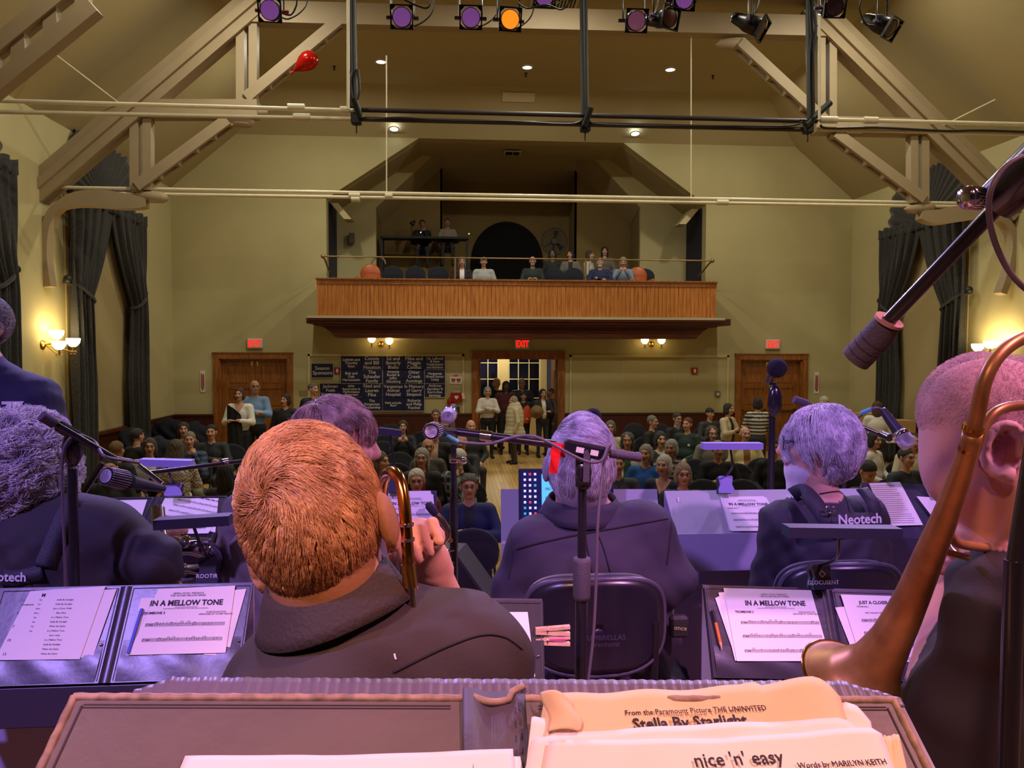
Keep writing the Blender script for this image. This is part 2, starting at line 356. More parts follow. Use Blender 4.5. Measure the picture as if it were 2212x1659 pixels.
# recess ceilings
ix0, ix1 = bx(955, 450, YR), bx(1242, 450, YR)
m.quad(V3(q[1], y1), V3(q[2], y1), V3((ix0, zt-.3), YR), V3((q[1][0], q[1][1]-.25), YR))
m.quad(V3(q[2], y1), V3(q[3], y1), V3((ix1, zt-.3), YR), V3((ix0, zt-.3), YR))
m.quad(V3(q[3], y1), V3(q[4], y1), V3((q[4][0], q[4][1]-.25), YR), V3((ix1, zt-.3), YR))
m.quad(V3((ix0, zt-.3), YR), V3((ix1, zt-.3), YR), V3((ix1, zt-.45), YRR), V3((ix0, zt-.45), YRR))
m.build('ceiling_balcony', CEILM, kind='structure', solid=.02)
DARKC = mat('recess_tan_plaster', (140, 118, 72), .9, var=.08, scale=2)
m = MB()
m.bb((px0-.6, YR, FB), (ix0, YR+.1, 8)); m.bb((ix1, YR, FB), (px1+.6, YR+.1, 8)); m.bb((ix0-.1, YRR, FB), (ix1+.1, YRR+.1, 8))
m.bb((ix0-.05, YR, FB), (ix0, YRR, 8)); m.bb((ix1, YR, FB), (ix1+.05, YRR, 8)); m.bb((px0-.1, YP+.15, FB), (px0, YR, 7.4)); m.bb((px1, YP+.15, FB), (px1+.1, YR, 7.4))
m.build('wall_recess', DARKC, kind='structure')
MB().bb((xa-.06, D+.32, FB), (xa, YP, hz+.0)).bb((xb, D+.32, FB), (xb+.06, YP, hz)).build('wall_navy', NAVYW, kind='structure')
MB().bb((xa-.3, YB+.1, FB-.15), (xb+.3, D, FB)).bb((xa-.3, D, FB-.1), (xb+.3, YRR+.1, FB)).build('floor_balcony', WAINS, kind='structure')
# slanted white soffit pieces by the navy doors
for i, (a, b, c, d) in enumerate(((xa+.02, xa+.34, hz-.38, hz), (xb-.02, xb-.34, hz-.38, hz))):
    m = MB(); m.prism([(a, d), (b, c), (b+(.18 if i == 0 else -.18), c), (a+(.18 if i == 0 else -.18), d)], D+.5, D+1.0); m.build('trim_%d' % (15+i), MOLD, kind='structure')
# balcony front
bal = empty('balcony_parapet', (1.6, YB, 2.9), 'long balcony parapet of vertical honey-coloured beadboard above the dark moulded cornice', 'balcony')
b0, b1 = bx(684, 600, YB), bx(1548, 600, YB); zc = bz(1115, 604, YB); z0 = bz(1115, 692, YB)
m = MB(); nb = 96; ww = (b1-b0-.1)/nb
for i in range(nb):
    x = b0+.05+i*ww; m.bb((x+.006, YB, z0+.02), (x+ww-.006, YB+.03, zc-.1)); 
m.bb((b0+.05, YB+.012, z0), (b1-.05, YB+.03, zc-.05))
for x in (b0, b1-.05): m.bb((x, YB, z0), (x+.05, D, zc-.05))
m.build('beadboard', WOODL, bal)
m = MB(); m.bb((b0-.02, YB-.05, zc-.04), (b1+.02, YB+.14, zc), bev=.008); m.bb((b0, YB-.02, zc-.13), (b1, YB+.02, zc-.04)); m.bb((b0-.02, YB, zc-.04), (b0+.1, D, zc)); m.bb((b1-.1, YB, zc-.04), (b1+.02, D, zc))
m.build('cap_rail', WOOD, bal)
c0, c1 = bx(665, 690, YB-.15), bx(1563, 690, YB-.15)
m = MB(); pr = [(-.18, z0+.03), (-.18, z0-.0), (-.12, z0-.03), (-.05, z0-.09), (-.05, z0-.12), (.02, z0-.14)]
for i in range(len(pr)-1):
    (o0, za), (o1, zb_) = pr[i], pr[i+1]
    m.prism([(YB+min(o0, o1)-0, zb_), (D, zb_), (D, za), (YB+o0, za)], c0+(i*.03), c1-(i*.03), axis='x')
m.build('upper_cornice', WOODD, bal)
MB().bb((c0-.02, YB-.2, z0+.02), (c1+.02, D, z0+.075)).build('cornice_ledge', mat('pale_ledge_paint', (190, 178, 150), .4), bal)
m = MB(); zq = z0-.14; g0, g1 = c0+.25, c1-.25
m.prism([(g0, zq), (g1, zq), (g1-.15, zq-.1), (g1-.3, zq-.26), (g0+.3, zq-.26), (g0+.15, zq-.1)], YB+.12, D); m.bb((g0+.2, YB+.09, zq-.13), (g1-.2, D, zq-.11))
m.build('lower_cornice', WOODD, bal)
# brass rail above
rl = empty('balcony_rail', (1.6, YB, zc), 'thin brass handrail on posts along the top of the balcony', 'handrail')
r0 = PY(697, 553, YB); r1 = PY(1540, 563, YB); zr = (r0.z+r1.z)/2
RAILM = mat('dark_brass_rail', (150, 122, 78), .4, metal=.6); m = MB(); m.tube([(r0.x, YB+.04, zr), (r1.x, YB+.04, zr)], .016, 12)
for x in (r0.x, r1.x): m.ball((x, YB+.04, zr), .05, 14)
m.build('rail_bar', RAILM, rl)
for x in (bx(983, 580, YB), bx(1266, 580, YB)): MB().cyl((x, YB+.04, zc), (x, YB+.04, zr), .022).build('rail_post', RAILM, rl)
for x, sg in ((r0.x, -1), (r1.x, 1)):
    MB().tube([(x, YB+.04, zr), (x+.0, YB+.3, zr-.05), (x+sg*.02, D-.1, zr-.22), (x, D, zr-.25)], .02, 10).build('wall_bracket', RAILM, rl)
# ================================================================ roof truss, tie rods, lighting grid
T = 12.9
def tp(u, v, dy=0): return PY(u, v, T+dy)
TG = 10.6
def tg_(u, v, dy=0): return PY(u, v, TG+dy)
def truss_side(nm, lab, pts, sg):
    e = empty(nm, pts['foot'], lab, 'truss')
    m = MB(); a, b = pts['raf']; m.beam(a, b, .3, .42); m.beam(a+Vector((0, -.0, .0)), b, .42, .12); m.build('rafter', TRUSSM, e)
    for p, q in pts['post']:
        for dx in (-.1, .1): MB().beam(p+Vector((dx, 0, 0)), q+Vector((dx, 0, 0)), .13, .16, up=Vector((0, 1, 0))).build('vertical_post', TRUSSM, e)
    for p, q in pts['diag']:
        m = MB(); n = 5
        for dy in (-.09, .09): m.beam(p+Vector((0, dy, 0)), q+Vector((0, dy, 0)), .07, .17)
        for i in range(n+1): t_ = i/n; c = p.lerp(q, t_); m.box(c, (.16, .14, .16))
        m.build('diagonal_brace', TRUSSM, e)
    p, q = pts['collar']; MB().beam(p, q, .3, .26).build('collar_beam', TRUSSM, e)
    # curved wall bracket with drooping leg
    br = pts['brk']; m = MB(); P = smoothpath(br, 5)
    n_ = len(P)-1; m.sweep(P, .2, [.12+.15*max(0, math.sin(math.pi*min(1, max(0, (i/n_-.5)/.5))))**.7 for i in range(n_+1)])
    m.build('curved_bracket', TRUSSM, e)
    for b_ in pts['tips']:
        c = tp(*b_); MB().lathe([(0, -.28), (.07, -.2), (.1, 0), (.09, .2), (.05, .27), (0, .28)], c, (1, 0, -.06*sg), 14).build('end_scroll', TRUSSM, e)
    return e
L_ = dict(foot=tp(100, 410), raf=(tp(60, 432), tp(575, -10)), post=[(tp(307, 412), tp(307, 250)), (tp(535, 225), tp(535, 45))],
    diag=[(tp(300, 405), tp(495, 262)), (tp(535, 215), tp(735, 48))], collar=(tp(280, 238), tp(560, 238)),
    brk=[tp(108, 620), tp(100, 560), tp(103, 500), tp(120, 456), tp(160, 434), tp(215, 430), tp(270, 436), tp(318, 440)], tips=[(325, 425), (540, 240), (512, 262)])
truss_side('roof_truss', 'cream painted roof truss on the left with rafter, posts and curved wall bracket', L_, 1)
R_ = dict(foot=tp(2150, 440), raf=(tp(2195, 460), tp(1745, 12)), post=[(tp(1982, 440), tp(1982, 290)), (tp(1783, 262), tp(1783, 60))],
    diag=[(tp(1990, 432), tp(1800, 290)), (tp(1775, 262), tp(1595, 95))], collar=(tp(2015, 278), tp(1755, 272)),
    brk=[tp(2160, 635), tp(2178, 580), tp(2186, 520), tp(2165, 478), tp(2120, 460), tp(2070, 462), tp(2020, 470), tp(1985, 466)], tips=[(1985, 450), (1580, 95), (1795, 280)])
truss_side('roof_truss', 'cream painted roof truss on the right with rafter, posts and curved wall bracket', R_, -1)
# nearer truss, its left corner in view
T2 = 8.6
e = empty('roof_truss', PY(20, 150, T2), 'nearest roof truss, only its double brace crossing the top left corner', 'truss')
for (u0, v0, u1, v1) in ((-40, 175, 205, -25),):
    p, q = PY(u0, v0, T2), PY(u1, v1, T2)
    for s2 in (-.2, .2):
        o_ = Vector((0, 0, s2)); MB().beam(p+o_, q+o_, .16, .16).build('diagonal_brace', TRUSSM, e)
    m = MB()
    for t_ in (.1, .34, .62, .9): c = p.lerp(q, t_); m.beam(c-Vector((0, 0, .24)), c+Vector((0, 0, .24)), .14, .1, up=Vector((0, 1, 0)))
    m.build('spacer', TRUSSM, e)
# collar beam across the hall top
m = MB(); m.beam(tp(548, 30), tp(1790, 62), .24, .34); e = m.build('collar_beam', TRUSSM); tag(e, 'long horizontal cream collar beam crossing high above the hall between both trusses', 'beam')
# valley rafters on the sloped ceiling
for lab, a, b in (('thin tie rod running across the upper left ceiling slope', PY(120, 118, 11.8), tp(280, 240)), ('thin tie rod running across the upper right ceiling slope', PY(2150, 215, 12.2), tp(2010, 285))):
    tag(MB().tube([a, b], .012, 6).build('tie_rod', RODM), lab, 'tie rod')
# tie rods: two pairs, threaded couplings
def rodpair(nm, lab, pairs, cps, mt, tp=tp):
    e = empty(nm, pairs[0][0], lab, 'tie rod')
    for p, q in pairs: MB().tube([p, q], .028, 10).build('rod', mt, e)
    for u, v, s2 in cps: c = tp(u, v); MB().cyl(c-Vector((s2, 0, 0)), c+Vector((s2, 0, 0)), .05, n=10).build('coupling', mt, e)
rodpair('tie_rods', 'lower pair of cream iron tie rods spanning wall to wall below the trusses', [(tp(80, 404), tp(2180, 441)), (tp(240, 418), tp(2120, 447))], ((766, 422, .09), (768, 430, .07), (840, 423, .06), (1560, 437, .1)), RODM)
rodpair('tie_rods', 'upper left pair of cream iron tie rods ending at the lighting frame', [(tg_(-25, 217), tg_(768, 239)), (tg_(-25, 241), tg_(768, 257))], ((640, 232, .11), (652, 253, .11), (745, 238, .06)), RODM, tg_)
rodpair('tie_rods', 'upper right pair of cream iron tie rods with a black cable tied along them', [(tg_(1765, 258), tg_(2235, 269)), (tg_(1765, 279), tg_(2235, 290))], ((1790, 259, .12), (1880, 260, .1), (1848, 280, .1)), RODM, tg_)
GRIDM = mat('dark_painted_pipe', (54, 42, 44), .45, var=.3, scale=12)
e = empty('lighting_frame', tg_(1264, 250), 'black pipe frame hanging in the middle, three drop tubes and two cross pipes', 'lighting frame')
MB().tube([tg_(770, 237), tg_(1765, 262)], .032, 10).build('cross_pipe', GRIDM, e); MB().tube([tg_(770, 257), tg_(1740, 280)], .032, 10).build('cross_pipe', GRIDM, e)
for u, v in ((764, 232), (1264, 250), (1752, 262)):
    top = tg_(u-4, -30, -.1); MB().tube([top, tg_(u, v, -.1)], .055, 12).build('drop_tube', BLACKM, e)
for i, (a, b) in enumerate((((764, 212), (779, 255)), ((1276, 232), (1262, 272)), ((1740, 270), (1793, 222)))):
    MB().tube([tg_(a[0], a[1], -.18), tg_(b[0], b[1], -.1)], .045, 10).build('clamp_pipe', BLACKM, e)
for cc in ((770, 256), (1264, 272), (1745, 276)): c = tg_(cc[0], cc[1]); m = MB(); m.box(c, (.14, .12, .17), bev=.02); m.cyl(c, c-Vector((0, 0, .2)), .01); m.build('pipe_clamp', BLACKM, e)
for pts_ in ([(780, 250), (800, 258), (860, 254), (960, 260), (1100, 262), (1230, 268), (1262, 256)], [(1270, 258), (1290, 268), (1400, 272), (1560, 272), (1700, 272), (1735, 262)]):
    MB().tube(smoothpath([tg_(u, v, -.06) for u, v in pts_]), .014, 6).build('cable', BLACKM, e)
tag(MB().tube(smoothpath([tg_(u, v, -.06) for u, v in ((1772, 270), (1790, 277), (1900, 276), (2040, 283), (2120, 282), (2235, 286))]), .018, 6).build('cable', BLACKM), 'black cable tied along the upper right tie rods', 'cable')
m = MB()
for j in range(5): m.tube(smoothpath([tg_(1752+random.uniform(-9, 9), -20, -.16), tg_(1758+random.uniform(-8, 6), 60, -.17), tg_(1755+random.uniform(-6, 6), 130, -.17), tg_(1757+random.uniform(-6, 6), 250, -.16)]), .016, 6)
tag(m.build('cable_bundle', BLACKM), 'bundle of black cables strapped down the right drop tube', 'cable'); m = MB()
for j in range(3): m.tube(smoothpath([tg_(768+j*3, 150, -.17), tg_(777, 190+4*j, -.18), tg_(765, 220, -.18), tg_(758-j*2, 180, -.18), tg_(762, 155, -.17)]), .012, 6)
tag(m.build('cable_loop', BLACKM), 'loop of black cable at the foot of the left drop tube', 'cable')
for u, v0, v1, lb in ((752, -20, 236, 'thin white conduit beside the left drop tube'), (1770, -20, 258, 'thin white conduit beside the right drop tube'), (835, 120, 430, 'thin hanger rod left of the balcony opening'), (1493, 66, 436, 'thin hanger rod right of the balcony opening')):
    tag(MB().tube([(tg_ if u in (752, 1770) else tp)(u, v0, -.3), (tg_ if u in (752, 1770) else tp)(u, v1, -.3)] if u in (752, 1770) else [tp(u, v0, .02), tp(u, v1, .02)], .02 if u in (752, 1770) else .01, 8).build('hanger_rod', RODM), lb, 'rod')
# small exits high beside the balcony, ceiling downlights, vents, sprinklers
LENS = mat('downlight_lens', (235, 245, 255), .3, emit=9, ecol=(225, 240, 255)); TRIMR = mat('downlight_trim', (210, 190, 140), .4)
def downlight(p, nrm=(0, 0, -1), n=1):
    e = empty('ceiling_downlight', p, None, 'downlight', 'recessed hall downlights')
    MB().lathe([(.125, 0), (.125, .012), (.1, .016), (.095, 0)], p, nrm, 24).build('trim_ring', TRIMR, e)
    MB().lathe([(.095, .006), (.0, .008)], p, nrm, 24).build('lens', LENS, e); return e
DLN = [('left downlight of the upper row, above the lighting frame', (823, 133)), ('middle downlight of the upper row, above the vent', (1139, 145)), ('right downlight of the upper row', (1448, 150))]
for lb, (u, v) in DLN: tag(downlight(PZ(u, v, CEIL-.005)), 'glowing round '+lb)
hn = Vector((0, -(CEIL-BTOP), -(D-HIP))).normalized()
def hip(u, v):
    d = ray(u, v); n_ = Vector((0, CEIL-BTOP, D-HIP)); p0 = Vector((0, HIP, CEIL)); return C0+d*((p0-C0).dot(n_)/d.dot(n_))
for lb, (u, v) in (('small left downlight of the lower row over the balcony opening', (852, 280)), ('small right downlight of the lower row over the balcony opening', (1370, 290))):
    e = downlight(hip(u, v)+Vector((0, -.1, -.01)), Vector((0, -.25, -1))); tag(e, 'glowing round '+lb)
for lb, (u, v) in (('glowing downlight at the far left edge under the nearest truss', (5, 93)),): tag(downlight(PX(u, v, XL+1.6) if False else PY(u, v, 9.6)+Vector((0, 0, 0)), (.55, 0, -.8)), lb)
e = downlight(PY(1925, 317, 15.9), (-.55, -.2, -.8)); tag(e, 'glowing round downlight on the right slope behind the right truss')
VENTM = mat('vent_enamel', (206, 196, 160), .5); DARK = mat('dark_slot', (30, 26, 20), .8)
def vent(lab, c, w, d, nrm=None):
    e = empty('ceiling_vent', c, lab, 'vent'); z = c.z
    MB().bb((c.x-w/2, c.y-d/2, z-.02), (c.x+w/2, c.y+d/2, z)).build('frame', VENTM, e)
    n = 14; m = MB()
    for i in range(n): 
        if i == n//2: continue
        x = c.x-w/2+.05+(w-.1)*i/(n-1); m.bb((x-.012, c.y-d/2+.05, z-.026), (x+.012, c.y+d/2-.05, z-.018))
    m.build('slots', DARK, e)
vp = hip(1120, 209)+hn*.015; e = empty('ceiling_vent', vp, 'wide double ceiling vent above the balcony opening', 'vent'); XV = plane_X(vp, (1, 0, 0), (0, HIP-D, CEIL-BTOP))
MB().box((0, 0, 0), (.74, .22, .02), XV).build('frame', VENTM, e); m = MB()
for i in range(16):
    if i != 8: m.box((-.31+.62*i/15, 0, -.014), (.02, .15, .012), XV)
tag(m.build('slots', DARK, e), kind='stuff')
vent('ceiling vent partly hidden behind the stage lamps', PZ(1195, 10, CEIL-.01), .8, .7)
vc = PY(1105, 331, 19.6); vent('dim vent in the balcony recess ceiling', Vector((vc.x, 19.3, BTOP-.06)), .42, .4)
for i, (u, v, lb) in enumerate(((1136, 158, 'tiny sprinkler head below the middle downlight'), (722, 143, 'tiny sprinkler head right of the red balloon'), (1540, 163, 'tiny sprinkler head right of the upper downlight row'))):
    p = PZ(u, v, CEIL); m = MB(); m.cyl(p, p-Vector((0, 0, .07)), .014, n=8); m.cyl(p-Vector((0, 0, .07)), p-Vector((0, 0, .075)), .03, n=10); m.cyl(p, p-Vector((0, 0, .01)), .035, n=10)
    tag(m.build('sprinkler', BLACKM), lb, 'sprinkler')
# balloon against the ceiling
bp = PY(658, 137, 12.3); e = empty('balloon', bp, 'red foil balloon stuck up under the ceiling by the left truss', 'balloon'); RED = mat('red_foil', (190, 26, 14), .18, metal=.5)
ax = Vector((.8, 0, .6)).normalized()
MB().lathe([(0, .0), (.02, .03), (.07, .1), (.125, .2), (.145, .29), (.13, .37), (.08, .43), (0, .45)], bp-ax*.22, ax, 24).build('foil_body', RED, e)
MB().lathe([(.03, -.05), (.008, 0), (.02, .03)], bp-ax*.22, ax, 10).build('neck', RED, e)
# ================================================================ stage lamps (par cans) on the pipe overhead
CANM = mat('black_par_can', (20, 20, 22), .35, spec=.5); LP = mat('purple_gel_lens', (150, 96, 180), .25, emit=.4, ecol=(150, 90, 180), var=.4, scale=30)
LO = mat('amber_gel_lens', (255, 150, 40), .3, emit=1.5, ecol=(255, 120, 24)); LD = mat('dull_gel_lens', (90, 46, 40), .3, var=.4, scale=30, emit=.03); GELF = mat('gel_frame_purple', (84, 60, 110), .4)
YPAR = 8.2
def par(lab, u, v, lens, aim, w=.19, red=False, face=None):
    c = PY(u, v, YPAR); e = empty('stage_lamp', c, lab, 'stage light', 'par cans hanging over the stage')
    d = Vector(aim).normalized(); x, y, z = frame_of(d)
    MB().lathe([(.0, -.36), (.05, -.36), (.06, -.33), (.075, -.24), (.095, -.18), (.1, 0), (.094, 0), (.094, -.02)], c, d, 20).build('can_body', CANM, e)
    X = plane_X(c, x, y); m = MB(); h = .112
    for s1 in (-1, 1): m.box((s1*h, 0, .012), (.014, 2*h+.014, .03), X); m.box((0, s1*h, .012), (2*h+.014, .014, .03), X)
    for s1 in (-1, 1):
        for s2 in (-1, 1): m.add([(s1*h, s2*h, 0), (s1*.5*h, s2*h, 0), (s1*h, s2*.5*h, 0)], [(0, 1, 2), (2, 1, 0)], 0, False, X)
    m.build('gel_frame', CANM, e)
    MB().lathe([(.092, .004), (.06, .014), (0, .02)], c, d, 24).build('lens', lens, e)
    # yoke
    m = MB(); p0 = c-d*.13; top = p0+Vector((0, 0, .3)); s_ = x if abs(x.z) < .5 else y
    m.tube([p0-s_*.12, top-s_*.12, top+s_*.12, p0+s_*.12], .009, 6); m.build('yoke', CANM, e)
    m = MB()
    for k_ in (-1, 1): m.cyl(p0+s_*k_*.1, p0+s_*k_*.17, .02, n=8)
    m.build('yoke_knobs', GELF if not red else mat('red_knob', (150, 30, 20), .4), e)
    m = MB(); m.cyl(top, top+Vector((0, 0, .12)), .02, n=8); m.box(top+Vector((0, 0, .14)), (.06, .09, .08), bev=.01); m.build('hook_clamp', CANM, e)
    b = c-d*.36; MB().tube(smoothpath([b, b+Vector((.12, .05, -.04)), b+Vector((.3, .08, .12)), b+Vector((.36, .1, .45))]), .008, 6).build('power_cable', CANM, e)
par('purple stage lamp furthest left, beside a red clamp', 583, 22, LP, (.05, -1, -.35), red=True)
par('purple stage lamp just right of the left drop tube', 868, 37, LP, (0, -1, -.35))
par('purple stage lamp left of the lit amber one', 1017, 38, LP, (0, -1, -.35))
par('lit amber stage lamp shining orange', 1102, 42, LO, (.1, -1, -.32))
par('dim purple lamp left of the tilted black can', 1375, 45, mat('mauve_gel_lens', (140, 84, 120), .25, emit=.3, ecol=(150, 90, 120), var=.4, scale=30), (0, -1, -.4))
par('black tilted can turned right, touching the dim purple lamp', 1447, 38, LD, (.5, -1, -.3))
par('black can pointing down right, left of the right drop tube', 1645, 62, LD, (.75, -.5, -.55))
par('dull grey lamp just right of the right drop tube', 1803, 14, mat('grey_gel_lens', (96, 80, 112), .3, var=.4, scale=30), (-.05, -1, -.3))
par('black can tilted down at the far right of the lamp row', 1925, 62, LD, (.5, -.7, -.6))
par('purple lamp half cut by the top edge over the vent', 1176, -8, LP, (.02, -1, -.3))
par('purple lamp half cut by the top edge above the tilted black can', 1478, -2, LP, (.02, -1, -.3))
tag(MB().tube([PY(480, -42, YPAR), PY(2100, -30, YPAR)], .03, 10).build('lamp_pipe', BLACKM), 'horizontal pipe carrying the row of stage lamps', 'pipe')
for i, a in enumerate(([(1118, 5), (1140, 18), (1180, 10), (1215, 20), (1240, -10)], [(865, -5), (900, 12), (925, 16), (938, -15)], [(1862, -10), (1857, 20), (1870, 50), (1888, 55)], [(608, 28), (628, 32), (640, 12), (642, -10)])):
    tag(MB().tube(smoothpath([PY(u, v, YPAR-.1) for u, v in a]), .009, 6).build('lamp_cable', CANM), ['looped black cable right of the amber stage lamp', 'looped black cable right of the second stage lamp', 'black cable curling down to the far right can', 'thin black cable looping right of the furthest left lamp'][i], 'cable')
# ================================================================ signs, exits, alarms
REDL = mat('exit_red_letters', (255, 40, 30), .4, emit=1.5, ecol=(255, 26, 20)); SIGNW = mat('exit_housing', (214, 196, 190), .4); EXF = mat('exit_face', (226, 190, 180), .5)
def exit_sign(lab, c, w=.36, h=.24, xd=(1, 0, 0), nd=None):
    e = empty('exit_sign', c, lab, 'exit sign', 'exit signs'); x = Vector(xd).normalized(); X = plane_X(c, x, (0, 0, 1))
    MB().box((0, 0, 0), (w, h, .08), X, bev=.02).build('housing', SIGNW, e)
    MB().box((0, 0, .042), (w-.08, h-.06, .004), X).build('face_plate', EXF, e)
    X2 = X @ Matrix.Translation((0, -.005, .047)) @ Matrix.Diagonal((1, 1.45, 1, 1)); MB().text('EXIT', .15, X2, bold=.004).build('lettering', REDL, e)
exit_sign('red lit EXIT sign above the left double door', PY(551, 742, D-.05)); exit_sign('red lit EXIT sign above the open centre doorway', PY(1128, 743, D-.05)); exit_sign('red lit EXIT sign above the right double door', PY(1669, 744, D-.05))
exit_sign('small edge-on EXIT sign left of the balcony opening', PY(730, 403, D+.6), .3, .3, (.25, 1, 0)); exit_sign('small edge-on EXIT sign right of the balcony opening', PY(1481, 414, D+.6), .3, .3, (.35, -1, 0))
NAVY = mat('navy_sign_board', (16, 20, 66), .5); WBRD = mat('sign_white_border', (214, 210, 200), .5); WTX = mat('sign_white_lettering', (214, 208, 206), .5)
def sponsor(txt, u, v, w=45, h=30, fs=None):
    c = PY(u, v, D-.05); s_ = (c-C0).length/FPX*1.015; ww, hh = w*s_, h*s_
    X = plane_X(c, (1, 0, 0), (0, 0, 1)); ls = txt.split('|'); first = ls[0]
    e = empty('sponsor_sign', c, 'navy sponsor sign reading '+' '.join(ls).replace('&', 'and')[:60], 'sign', 'sponsor signs on the back wall')
    MB().box((0, 0, 0), (ww, hh, .012), X).build('backing', WBRD, e)
    MB().box((0, 0, .007), (ww-.022, hh-.022, .004), X).build('face', NAVY, e)
    mx = max(len(l) for l in ls); fs = fs or min(.15, .93*ww/(mx*.5), hh/(len(ls)*.98))
    MB().text('\n'.join(ls), fs, X @ Matrix.Translation((0, 0, .0105)), bold=.0016).build('lettering', WTX, e)
cols = [759, 803.5, 849.5, 894.5, 939.5]; rows_ = [784, 813.5, 843.5, 873]
S = [['Lizbeth and|Timothy|Ryan', 'Connie|and Bill|Houston', 'Ed and|Beverly|Biello', 'Mike and|Maggie|Catillaz', 'H.J. LeBoeuf|& Sons|Contractors|and Builders'],
     ['Bob and|Deb|Hartenstein', 'The|Schaefer|Family', 'Amanda|Bodell &|Jeffry|Glassberg', 'Otter|Creek|Awnings', 'Vergennes|Grand Senior|Living'],
     ['RPM:|Restoration &|Performance|Motorcars', 'Ned and|Lauren|Pike', 'Vergennes|Animal|Hospital', 'In Memory|of Garry|Simpson', 'Anthony|Apodaca &|Kerri-Ann|Jennings'],
     ['Geoff|and Family', 'The|Vergennes|Partnership', 'Mark and Julie|Basol', 'Roberta|and Philip|Puschel', None]]
for r_ in range(4):
    for c_ in range(5):
        if S[r_][c_]: sponsor(S[r_][c_], cols[c_], rows_[r_])
sponsor('Season|Sponsors', 696.5, 800.5, 46, 31); sponsor('Jackman|Fuels|Vergennes', 714, 843, 45, 30)
PLW = mat('white_plastic', (222, 216, 204), .4); REDP = mat('red_plastic', (158, 22, 22), .4)
def wbox(nm, lab, cat, u, v, wpx, hpx, mt, d=.06, off=0, extra=None):
    c = PY(u, v, D-d/2-off); s_ = (c-C0).length/FPX; e = empty(nm, c, lab, cat); X = plane_X(c, (1, 0, 0), (0, 0, 1))
    MB().box((0, 0, 0), (wpx*s_, hpx*s_, d), X, bev=.006).build('casing', mt, e)
    if extra: extra(e, X, wpx*s_, hpx*s_, d/2)
    return e
def ex_pull(e, X, w, h, d): MB().box((0, 0, d+.01), (w*.32, h*.6, .02), X).build('pull_handle', PLW, e)
wbox('fire_alarm_pull', 'red fire alarm pull station between the sponsor signs', 'fire alarm', 729, 800.5, 12, 13, REDP, extra=ex_pull)
wbox('fire_alarm_pull', 'red fire alarm pull station on the right wall panel', 'fire alarm', 1500, 801, 13, 13, REDP, extra=ex_pull)
def ex_th(e, X, w, h, d): MB().box((0, 0, d+.005), (w*.5, h*.4, .01), X).build('display', DARK if False else PLW, e)
wbox('thermostat', 'small thermostat on the panel left of the right double door', 'thermostat', 1550, 851, 11, 12, mat('thermostat_grey', (120, 112, 84), .5), extra=ex_th)
def ex_aed(e, X, w, h, d):
    MB().box((0, h*.36, d+.002), (w*.92, h*.22, .004), X).build('red_banner', REDP, e)
    MB().text('AED | AED', .075, X @ Matrix.Translation((0, h*.35, d+.006)), bold=.002).build('lettering', PLW, e)
    for s1 in (-1, 1):
        hv = [(0, -.055), (.05, .01), (.045, .04), (.02, .05), (0, .03), (-.02, .05), (-.045, .04), (-.05, .01)]
        m = MB(); m.prism([(x+s1*w*.2, y-h*.12) for x, y in hv], 0, .003, 'z', X=X @ Matrix.Translation((0, 0, d+.001))); m.build('heart_symbol', REDP, e)
        MB().prism([(s1*w*.2-.004, -h*.12-.02), (s1*w*.2+.008, -h*.12+.005), (s1*w*.2, -h*.12+.005), (s1*w*.2+.004, -h*.12+.03), (s1*w*.2-.01, -h*.12+.0)], .004, .006, 'z', X=X @ Matrix.Translation((0, 0, d+.001))).build('bolt_symbol', PLW, e)
wbox('defibrillator_sign', 'white sign with a red banner and two hearts right of the sponsor signs', 'sign', 985, 819, 28, 22, PLW, .02, extra=ex_aed)
def ex_box(e, X, w, h, d):
    hv = [(0, -.05), (.05, .0), (.045, .035), (.02, .045), (0, .03), (-.02, .045), (-.045, .035), (-.05, .0)]
    MB().prism(hv, 0, .004, 'z', X=X @ Matrix.Translation((0, 0, d+.001))).build('heart_symbol', PLW, e)
    MB().box((w*.62, 0, d), (.06, .14, .01), X @ Matrix.Rotation(R(12), 4, 'Z')).build('paper_tag', PLW, e)
    MB().box((0, h*.62, 0), (w*.7, h*.3, d), X, bev=.01).build('mask_pouch', mat('pale_pouch', (180, 170, 160), .6), e)
    MB().ball((0, 0, 0), .09, 14, X=X @ Matrix.Translation((-w*.52, -h*.55, 0)), sc3=(1, 1.3, .6)).build('red_pouch', REDP, e)
wbox('defibrillator_case', 'red defibrillator case with a white heart and a paper tag below the heart sign', 'defibrillator', 986, 858, 24, 19, REDP, .14, extra=ex_box)
wbox('light_switch', 'dark switch plate low beside the centre doorway frame', 'switch', 989, 885, 8, 13, mat('dark_plate', (52, 60, 84), .4), .02)
wbox('light_switch', 'row of three switches right of the left double door', 'switch', 655, 849, 16, 11, mat('switch_plate', (150, 134, 90), .4), .02)
wbox('wall_speaker', 'small grey intercom box on the left balcony pier', 'speaker', 760, 515, 11, 22, mat('intercom_grey', (96, 90, 76), .5), .12, off=-1.55)
def arrow_sign(lab, u, v):
    c = PY(u, v, D-.01); e = empty('extinguisher_sign', c, lab, 'sign'); s_ = (c-C0).length/FPX; X = plane_X(c, (1, 0, 0), (0, 0, 1)); w, h = 9.5*s_, 43*s_
    MB().box((0, 0, 0), (w, h, .01), X).build('backing', PLW, e)
    MB().prism([(-w*.3, h*.38), (0, h*.32), (w*.3, h*.38), (w*.3, -h*.3), (0, -h*.42), (-w*.3, -h*.3)], .006, .009, 'z', X=X).build('arrow', REDP, e)
    MB().text('FIRE\nEXTINGUISHER'.replace('\n', ' '), .038, X @ Matrix.Translation((0, 0, .011)) @ Matrix.Rotation(R(-90), 4, 'Z')).build('lettering', PLW, e)
